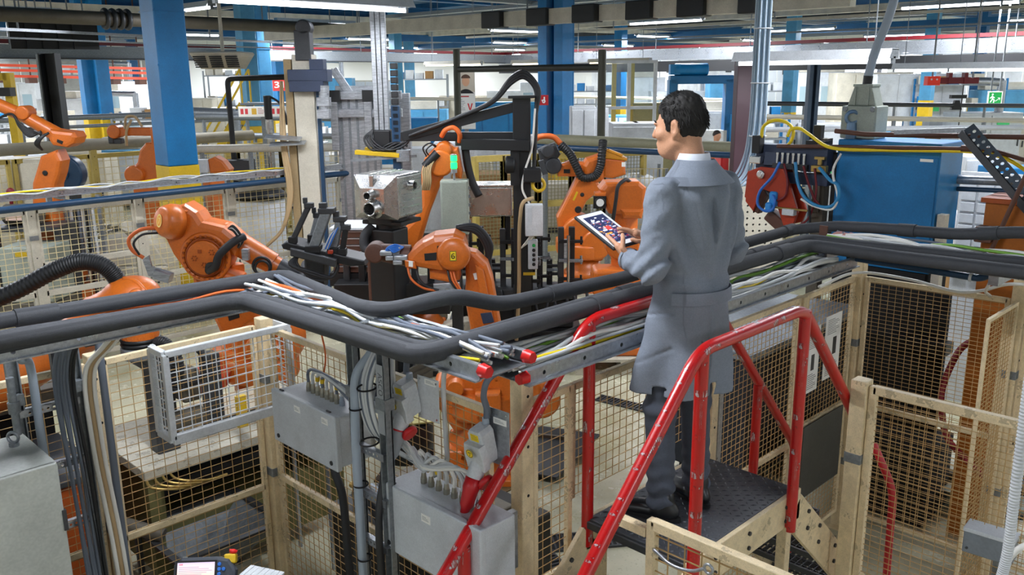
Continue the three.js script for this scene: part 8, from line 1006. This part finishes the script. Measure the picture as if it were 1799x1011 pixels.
// guard tubes, cable lines and mesh in the cell right of the tall blue column
for (const [a, b, r, m, l] of [[[-14.425, 1.916, -6.788], [-12.924, 1.891, -8.996], 0.07, M.cream, 'cream guard tube right of the tall blue column'], [[-17.251, 1.954, -8.205], [-14.838, 1.9, -10.618], 0.06, M.galvDull, 'grey guard tube behind the cream one right of the blue column'], [[-19.139, 2.243, -9.145], [-16.834, 2.176, -11.45], 0.07, M.galvDull, 'upper grey tube crossing the pale blue columns'], [[-10.317, 2.026, -10.896], [-7.134, 1.913, -12.665], 0.1, mat(0x9d9a7c, 0.6, { map: T.grime }), 'olive guard tube running behind the man’s neck'], [[-10.042, 1.933, -10.606], [-6.925, 1.834, -12.308], 0.05, M.pipeBlue, 'dark blue pipe below the olive guard tube']]) { const t = thing('guard_tube', l, 'tube'); part(t, 'tube', cyl(a, b, r), m); for (const k of [0.05, 0.35, 0.65, 0.95]) { const c = mix(a, b, k); part(t, 'support', box2([c[0] - 0.03, 0, c[2] - 0.03], [c[0] + 0.03, c[1] - r * 0.5, c[2] + 0.03]), M.galvDull); } }
for (let i = 0; i < 4; i++) { const p = [[-15.369, 1.549, -7.258], [-15.098, 1.513, -7.954], [-14.805, 1.476, -8.671], [-14.656, 1.431, -9.386], [-14.11, 1.424, -9.932]]; panel('cream mesh guard right of the tall blue column, ' + ORD[i] + ' section from the left', [p[i][0], p[i][2]], [p[i + 1][0], p[i + 1][2]], { mat: M.yellowFence, wire: M.creamWire, cw: 0.12, ch: 0.1, t: 0.008, w: 0.06, mids: [0.9] }); }
for (let i = 0; i < 5; i++) { const p = [[-10.6, 1.569, -9.765], [-10.412, 1.544, -10.236], [-10.146, 1.517, -10.784], [-9.87, 1.49, -11.343], [-9.582, 1.463, -11.914], [-9.248, 1.436, -12.531]]; panel('yellow mesh guard behind the black gallows and middle robot, ' + ORD[i] + ' section from the left', [p[i][0], p[i][2]], [p[i + 1][0], p[i + 1][2]], { mat: M.yellowFence, wire: mat(0x8f8a62, 0.6), cw: 0.06, ch: 0.06, t: 0.008, w: 0.09, mids: [0.95] }); }
crate('brown cartons stacked behind the yellow guard left of the gallows', [-11.956, 1.343, -11.378], 1.4, 1.2, M.cardboard, { nx: 3, ny: 3 }); crate('cream cartons stacked right of the pale signal cabinet', [-12.986, 1.241, -11.763], 1.0, 1.3, M.cream, { nx: 2, ny: 3 });
// yellow-railed stair far behind
{ const c = [-22.402, 2.441, -11.54], t = thing('access_stair', 'far access stair with yellow handrails behind the black pipe frame', 'stair', [c[0], 0, c[2]], Q4); for (const z of [-0.4, 0.4]) part(t, 'stringer', bar([-0.9, 0, z], [0.6, 2.4, z], 0.05, 0.2), M.yellow); for (const z of [-0.4, 0.4]) part(t, 'handrail', [bar([-0.9, 1.0, z], [0.6, 3.3, z], 0.05, 0.05), cyl([-0.9, 0, z], [-0.9, 1.0, z], 0.025), cyl([0.6, 2.4, z], [0.6, 3.3, z], 0.025)], M.yellow); for (let i = 0; i < 9; i++) part(t, 'step', box(0.25, 0.03, 0.8, -0.75 + i * 0.16, 0.25 + i * 0.26, 0), M.darkSteel); part(t, 'landing', [box(1.4, 0.06, 0.9, 1.25, 2.4, 0), box(0.08, 2.4, 0.08, 1.9, 1.2, 0.4), box(0.08, 2.4, 0.08, 1.9, 1.2, -0.4)], M.galvDull); }
// white cabinets and glazed office behind the man
machine('pair of tall white cabinets right of the twin blue column', [-12.025, 3.098, -14.137], 0.5, 2.45, 0.6, M.white, { doors: 2 }); machine('white cabinet left of the dark upright pipe by the twin column', [-12.112, 3.095, -14.758], 0.4, 2.4, 0.6, M.white, { doors: 1 });
for (const [p, w, l] of [[[-10.349, 3.091, -13.41], 0.55, 'left low white enclosure behind the man’s face'], [[-10.047, 3.087, -13.711], 0.55, 'right low white enclosure behind the man’s face']]) machine(l, p, w, 2.2, 0.6, M.white, { doors: 1 });
{ const c = [-14.719, 3.086, -19.222], t = thing('glazed_booth', 'white framed glazed booth behind the low white enclosures', 'booth', [c[0], 0, c[2]], Q4); for (const x of [-0.7, 0, 0.7]) part(t, 'mullion', box(0.09, 3.4, 0.09, x, 1.7, 0), M.white); for (const y of [0.05, 1.5, 2.2, 3.4]) part(t, 'transom', box(1.5, 0.08, 0.09, 0, y, 0), M.white); part(t, 'inside_panel', box(0.5, 1.0, 0.3, 0.35, 0.55, -0.5), M.olive); part(t, 'rear_posts', [box(0.12, 3.4, 0.12, -0.3, 1.7, -0.9), box(0.12, 3.4, 0.12, 0.2, 1.7, -0.9)], M.yellowFence); const gp = new THREE.MeshPhysicalMaterial({ transmission: 1, thickness: 0, roughness: 0.05, color: 0xeef4f6 }); for (const x of [-0.35, 0.35]) part(t, 'glass_pane', box(0.6, 1.1, 0.006, x, 2.82, 0), gp); }
machine('olive green panel machine beside the glazed booth', [-14.84, 3.079, -20.516], 1.2, 2.3, 0.7, mat(0xa59c6c, 0.6, { map: T.grime }), {});
{ const c = [-14.962, 3.064, -23.222], t = thing('blue_press', 'blue machine frame with a cylinder right of the man’s head', 'machine', [c[0], 0, c[2]], Q4); part(t, 'portal', [box(0.25, 2.9, 0.4, 0.75, 1.45, 0), box(1.9, 0.25, 0.4, -0.1, 2.9, 0, 0.03), box(0.25, 2.9, 0.4, -0.95, 1.45, 0)], M.blueDeep); part(t, 'cylinder', [drum([-0.9, 3.2, 0], [0.1, 3.2, 0], 0.18, 0.03), box(0.3, 0.3, 0.3, -0.9, 3.2, 0)], M.blue); part(t, 'yellow_base', box(2.2, 0.4, 0.6, 0, 0.2, 0), M.yellow); part(t, 'bed', box(1.6, 1.0, 0.5, -0.1, 0.9, 0), M.white); }
machine('red cabinet with a pale control panel beside the maroon upright', [-8.759, 3.073, -14.576], 0.45, 1.75, 0.5, M.redPlug, { doors: 1, screen: M.cream });
{ const c = [-10.214, 3.071, -16.656], t = thing('work_table', 'white work table in front of the orange-vested worker', 'table', [c[0], 0, c[2]], Q4); part(t, 'table_top', box(1.2, 0.05, 0.6, 0, 1.0, 0), M.white); for (const x of [-0.55, 0, 0.55]) part(t, 'leg', box(0.05, 1.0, 0.5, x, 0.5, 0), M.white); part(t, 'papers', box(0.3, 0.02, 0.2, 0.2, 1.04, 0, 0.004), M.paper); part(t, 'blue_bin', box(0.4, 0.4, 0.4, -0.25, 0.3, 0), M.blueDeep); }
cage('wire trolley heaped with white goods behind the man’s right shoulder', [-6.767, 1.728, -11.052], 1.0, 1.55, M.white); cage('second wire trolley with cream goods right of the man', [-6.521, 1.678, -11.863], 1.0, 1.45, M.cream); cage('white wire basket trolley left of the man’s collar', [-9.379, 1.426, -12.541], 0.9, 1.3, M.white);
// people far off
function smallPerson(label, c, turn, top, legs, hair, o = {}) { const t = thing('person', label, 'person', c, turn); const sh = o.bend || 0; const b = (x, y, z) => { let d = cap(x, y, z, [0, 0.95, 0], [0, 1.38, sh], 0.15, 0.16); for (const s of [-1, 1]) { d = smin(d, cap(x, y, z, [s * 0.17, 1.4, sh], [s * 0.24, 1.12, sh + 0.08], 0.06, 0.05), 0.05); d = smin(d, cap(x, y, z, [s * 0.24, 1.12, sh + 0.08], [s * 0.16, 1.05, sh + 0.32], 0.048, 0.04), 0.03); } return d; }; part(t, 'top', smoothFine(flat(nets(b, [-0.4, 0.75, -0.25], [0.4, 1.62, 0.6], 0.025))), top); const l = (x, y, z) => { let d = 1; for (const s of [-1, 1]) { d = smin(d, cap(x, y, z, [s * 0.09, 0.92, 0], [s * 0.11, 0.5, 0.03], 0.1, 0.07), 0.04); d = smin(d, cap(x, y, z, [s * 0.11, 0.5, 0.03], [s * 0.11, 0.07, 0], 0.07, 0.05), 0.03); d = smin(d, cap(x, y, z, [s * 0.11, 0.04, -0.03], [s * 0.12, 0.04, 0.17], 0.04, 0.035), 0.03); } return d; }; part(t, 'trousers', smoothFine(flat(nets(l, [-0.3, -0.03, -0.2], [0.3, 1.08, 0.3], 0.025))), legs); const hd = (x, y, z) => { let d = ell(x, y, z, [0, 1.68, sh + 0.03], [0.08, 0.115, 0.095]); d = smin(d, cap(x, y, z, [0, 1.6, sh], [0, 1.48, sh], 0.055, 0.06), 0.03); d = smin(d, ell(x, y, z, [0, 1.66, sh + 0.125], [0.014, 0.022, 0.02]), 0.015); for (const s of [-1, 1]) d = smin(d, cap(x, y, z, [s * 0.16, 1.05, sh + 0.32], [s * 0.14, 1.05, sh + 0.42], 0.036, 0.028), 0.02); return d; }; part(t, 'body', smoothFine(flat(nets(hd, [-0.3, 0.95, -0.2], [0.3, 1.82, 0.6], 0.016))), mat(0xcf9a78, 0.6)); const hr = (x, y, z) => Math.max(ell(x, y, z, [0, 1.7, sh + 0.015], [0.092, 0.118, 0.105]), 1.68 - y + Math.max(0, z - sh) * 0.5); part(t, 'hair', smoothFine(flat(nets(hr, [-0.15, 1.55, -0.2], [0.15, 1.85, 0.3], 0.016))), hair); return t; }
{ const c = [-11.186, 3.071, -17.806]; smallPerson('far worker in an orange vest bending over the white table', [c[0], 0, c[2]], Q4 + 0.6, mat(0xf07a28, 0.7), M.pipeBlue, mat(0x2a1d16, 0.6), { bend: 0.12 }); }
{ const c = [-4.386, 3.054, -12.867]; smallPerson('far worker in a white shirt right of the blue cabinet', [c[0], 0, c[2]], Q4 - 1.4, M.paper, M.navy, mat(0x7a3020, 0.6), { bend: 0.08 }); }
// ------------------------------------------------------------------ signs and posters
function sign(label, name, c, turn, w, h, draw, o = {}) { const t = thing(name, label, o.category || 'sign', c, turn); part(t, 'board', box(w, h, 0.04, 0, 0, 0, 0.006), o.m || M.white); const s = sheet(w * 0.98, h * 0.98, canvasTex(o.tw || 128, o.th || 128, draw), 0.04, { glow: o.glow || 0 }); t.add(s); if (o.hang) part(t, 'hanger', [cyl([-w * 0.3, h / 2, 0], [-w * 0.3, o.hang, 0], 0.02, 0.02, 6), cyl([w * 0.3, h / 2, 0], [w * 0.3, o.hang, 0], 0.02, 0.02, 6)], M.galvDull); if (o.back) part(t, 'bracket', box(0.1, 0.1, o.back, 0, 0, -o.back / 2), M.galvDull); if (o.foot) part(t, 'post', box(0.1, c[1], 0.05, 0, -c[1] / 2, -0.05), M.galvDull); return t; }
sign('green exit sign with a running figure at the upper right', 'exit_sign', [-7.11, 2.434, -24.003], Q4, 0.36, 0.32, (x) => { x.fillStyle = '#f4f7ee'; x.fillRect(0, 0, 128, 128); x.fillStyle = '#16a04a'; x.fillRect(8, 10, 112, 108); x.fillStyle = '#fff'; x.beginPath(); x.arc(40, 30, 9, 0, 7); x.fill(); x.lineWidth = 11; x.strokeStyle = '#fff'; x.lineCap = 'round'; x.beginPath(); x.moveTo(38, 46); x.lineTo(42, 74); x.lineTo(58, 86); x.lineTo(54, 108); x.moveTo(42, 74); x.lineTo(26, 104); x.moveTo(38, 50); x.lineTo(56, 62); x.moveTo(38, 50); x.lineTo(22, 66); x.stroke(); x.lineWidth = 6; x.beginPath(); x.moveTo(70, 96); x.lineTo(108, 66); x.moveTo(90, 64); x.lineTo(108, 66); x.lineTo(106, 84); x.stroke(); }, { glow: 0.35, hang: 3.9 });
sign('red fire equipment sign with a white hand on the twin blue column', 'fire_sign', [-13.419, 2.544, -14.469], Q4, 0.2, 0.22, (x) => { x.fillStyle = '#c8242a'; x.fillRect(0, 0, 128, 128); x.fillStyle = '#fff'; x.fillRect(58, 22, 22, 50); x.beginPath(); x.arc(62, 78, 26, 0, 7); x.fill(); x.fillRect(30, 60, 24, 14); x.fillStyle = '#c8242a'; x.beginPath(); x.arc(60, 80, 8, 0, 7); x.fill(); }, { m: M.red, back: 0.4 });
sign('red board with a white number 31 on the slim blue column', 'number_sign', [-33.327, 2.77, -19.706], Q4, 0.6, 0.5, (x) => { x.fillStyle = '#d2322c'; x.fillRect(0, 0, 128, 128); x.fillStyle = '#fff'; x.font = 'bold 92px sans-serif'; x.textAlign = 'center'; x.fillText('31', 64, 96); }, { m: M.red });
sign('tall poster with a portrait above red lettering behind the gallows boom', 'poster', [-15.587, 2.524, -14.111], Q4, 0.44, 1.35, (x, W, H) => { x.fillStyle = '#eceae6'; x.fillRect(0, 0, W, H); x.fillStyle = '#c9bfae'; x.fillRect(0, 0, W, H * 0.36); x.fillStyle = '#d8a684'; x.beginPath(); x.ellipse(66, 68, 26, 34, 0, 0, 7); x.fill(); x.fillStyle = '#5a3f30'; x.beginPath(); x.ellipse(66, 48, 32, 26, 0, Math.PI, 0); x.fill(); x.fillStyle = '#1c1c22'; x.beginPath(); x.moveTo(10, 150); x.quadraticCurveTo(64, 90, 122, 150); x.fill(); x.fillStyle = '#c02c30'; x.fillRect(8, 166, 78, 8); textLines(x, 8, 60, 190, 270, 7, '#999'); x.fillStyle = '#d0242a'; x.font = 'bold 62px sans-serif'; x.fillText('V', 74, 262); }, { tw: 128, th: 390, foot: 1, category: 'poster' });
sign('white banner with red pictures behind the black cylinder', 'banner', [-15.816, 2.437, -8.933], Q4, 0.95, 0.2, (x) => { x.fillStyle = '#f3efe6'; x.fillRect(0, 0, 256, 64); x.fillStyle = '#d8434a'; for (const a of [10, 34, 150, 178, 206]) x.fillRect(a, 14, 16, 34); x.fillStyle = '#e0b040'; x.fillRect(70, 12, 26, 38); textLines(x, 104, 140, 12, 52, 4, '#a66'); }, { tw: 256, th: 64, foot: 1, category: 'banner' });
{ const c = [-7.485, 2.88, -20.799], t = thing('signal_box', 'bright red signal box on a dark red rail under the right lamps', 'signal box', c, Q4); part(t, 'red_box', box(0.28, 0.2, 0.2, 0, 0, 0, 0.01), mat(0xff3a20, 0.5)); for (const x of [-0.06, 0.06]) part(t, 'dot', cyl([x, 0.03, 0.1], [x, 0.03, 0.105], 0.02), M.white); part(t, 'rail', [box(0.9, 0.14, 0.12, 0.6, 0, -0.05, 0.01), box(0.08, 0.24, 0.14, 0.4, 0.05, -0.05), box(0.08, 0.24, 0.14, 0.75, 0.05, -0.05)], M.darkRed); part(t, 'hanger', [cyl([0, 0.1, 0], [0, HTOP - c[1] - 0.02, 0], 0.02, 0.02, 6), cyl([0.9, 0.05, 0], [0.9, HTOP - c[1] - 0.02, 0], 0.02, 0.02, 6)], M.galvDull); part(t, 'pull_handle', [cyl([0.72, -0.1, 0], [0.7, -1.2, 0], 0.012), box(0.34, 0.08, 0.12, 0.62, -0.35, 0), plate([[-0.12, -0.16], [0.12, -0.16], [0.05, 0.05], [-0.05, 0.05]], 0.1, 0.01).translate(0.6, -0.48, 0)], M.black); }
// stores and equipment filling the middle distance on the right
for (const [c, w, h, m, o, l] of [
  [[-7.638, 3.067, -14.283], 1.3, 1.55, M.cream, { doors: 2 }, 'long cream machine under the yellow hose loop'], [[-7.612, 3.059, -15.722], 0.8, 1.7, M.white, { screen: screenGreen }, 'white machine with a green display left of the hanging connector'], [[-5.945, 3.05, -15.268], 0.75, 1.75, M.cream, { screen: screenGreen }, 'cream machine with a green display right of the hanging connector'],
  [[-5.803, 3.04, -16.825], 0.9, 1.75, M.cream, { doors: 2 }, 'cream cabinet with a dark gauge right of the green display'], [[-4.935, 3.037, -16.278], 0.8, 1.7, M.white, { screen: M.glass }, 'white machine with a grey display near the right edge'], [[-4.229, 3.037, -15.57], 0.8, 1.6, M.blue, {}, 'blue machine at the right edge under the perforated strut'], [[-4.3, 3.058, -11.964], 0.35, 1.75, M.green, {}, 'narrow green cabinet just right of the blue cabinet'],
  [[-3.549, 3.057, -11.3], 0.9, 1.35, M.cream, { doors: 2 }, 'low cream counter behind the perforated strut'], [[-3.008, 3.058, -10.569], 0.8, 1.55, M.white, {}, 'white curved-top machine at the right edge behind the strut'], [[-3.374, 3.063, -10.202], 0.55, 1.2, M.cardboard, { doors: 1 }, 'brown carton block right of the white-shirted worker'], [[-16.486, 3.184, -4.727], 1.2, 1.8, M.cream, {}, 'cream machine at the left edge below the yellow hoist'], [[-18.899, 3.189, -6.557], 1.1, 1.6, M.cream, { cap: M.cream }, 'cream machine with a domed cap left of the far blue pair'], [[-12.866, 3.138, -8.348], 0.9, 1.5, M.white, {}, 'white cabinet behind the cream gantry post'], [[-12.984, 3.123, -11.058], 1.4, 1.75, M.white, { doors: 3 }, 'low white bench block behind the gallows boom'], [[-12.781, 3.112, -12.675], 1.5, 1.9, M.white, { doors: 3 }, 'white bench block left of the black gallows column'], [[-11.681, 3.102, -13.068], 1.2, 1.0, M.cream, {}, 'low cream block behind the middle robot'], [[-20.672, 3.145, -16.098], 2.2, 1.9, M.blue, { doors: 3 }, 'blue machine block behind the hanging mast'], [[-19.413, 3.121, -18.771], 2.4, 2.3, M.blue, { doors: 3 }, 'deep blue machine block behind the boom’s upper end'], [[-13.859, 3.134, -10.183], 0.9, 1.4, M.cream, {}, 'cream cabinet behind the wide gantry column'],
]) machine(l, c, w, h, 0.6, m, o);
for (const [a, b, l, m] of [[[-9.076, 2.224, -16.38], [-5.361, 2.097, -20.095], 'white pipe crossing the machines on the right, upper one', M.cream], [[-10.097, 2.416, -18.188], [-5.987, 2.313, -22.297], 'thin dark pipe crossing the machines on the right', M.darkSteel], [[-8.561, 2.026, -15.48], [-5.051, 2.024, -18.99], 'white pipe crossing the machines on the right, lower one', M.white], [[-22.096, 2.488, -14.674], [-17.646, 2.366, -19.124], 'white pipe crossing the hall behind the gantry', M.cream], [[-19.82, 2.358, -22.607], [-15.488, 2.191, -26.938], 'pale pipe crossing the hall behind the man’s head', M.cream]]) { const t = thing('service_pipe', l, 'pipe'); part(t, 'pipe', cyl(a, b, 0.05), m); for (const k of [0.15, 0.5, 0.85]) { const c = mix(a, b, k); part(t, 'support', cyl([c[0], 0, c[2]], c, 0.03, 0.03, 6), M.galvDull); } }
solo('upright_pipe', 'dark olive upright pipe between the white cabinets and the middle robot', 'pipe', [cyl([[-9.839, 2.421, -12.081][0], 0, [-9.839, 2.421, -12.081][2]], [[-9.839, 2.421, -12.081][0], 3.5, [-9.839, 2.421, -12.081][2]], 0.07), cyl([[-9.839, 2.421, -12.081][0], 0, [-9.839, 2.421, -12.081][2]], [[-9.839, 2.421, -12.081][0], 0.05, [-9.839, 2.421, -12.081][2]], 0.15)], mat(0x4a4a3a, 0.5, { map: T.grime }));
solo('upright_pipe', 'dark olive upright pipe beside the portrait poster', 'pipe', [cyl([[-13.479, 2.337, -11.977][0], 0, [-13.479, 2.337, -11.977][2]], [[-13.479, 2.337, -11.977][0], 3.6, [-13.479, 2.337, -11.977][2]], 0.07), cyl([[-13.479, 2.337, -11.977][0], 0, [-13.479, 2.337, -11.977][2]], [[-13.479, 2.337, -11.977][0], 0.05, [-13.479, 2.337, -11.977][2]], 0.15)], mat(0x4a4a3a, 0.5, { map: T.grime }));
solo('frame_crossbar', 'dark crossbar joining the two olive upright pipes under the lamps', 'bar', cyl(add([-13.464, 3.209, -11.992], [0, 0, 0]), [-9.848, 3.21, -12.073], 0.06), mat(0x2e2e28, 0.5));
{ const c = [-14.39, 2.453, -8.237], t = thing('black_filter_cylinder', 'black upright filter cylinder on a steel stem by the banner', 'cylinder', [c[0], 0, c[2]], Q4), y = [0.148, 2.353][1]; part(t, 'cylinder', drum([0, y, 0], [0, y + 0.42, 0], 0.07, 0.01), M.black); part(t, 'stem', cyl([0, 0, 0], [0, y, 0], 0.06), M.steel); part(t, 'hose', hose([[0.05, y + 0.4, 0], [0.2, y + 0.3, 0], [0.3, y + 0.1, 0], [0.32, y - 0.1, 0]], 0.02, 16, 6), M.cableBlack); part(t, 'foot', box(0.4, 0.03, 0.4, 0, 0.015, 0), M.darkSteel); }
scene.traverse((o) => { if (o.isMesh) { o.castShadow = true; o.receiveShadow = true; } });
renderer.render(scene, camera);
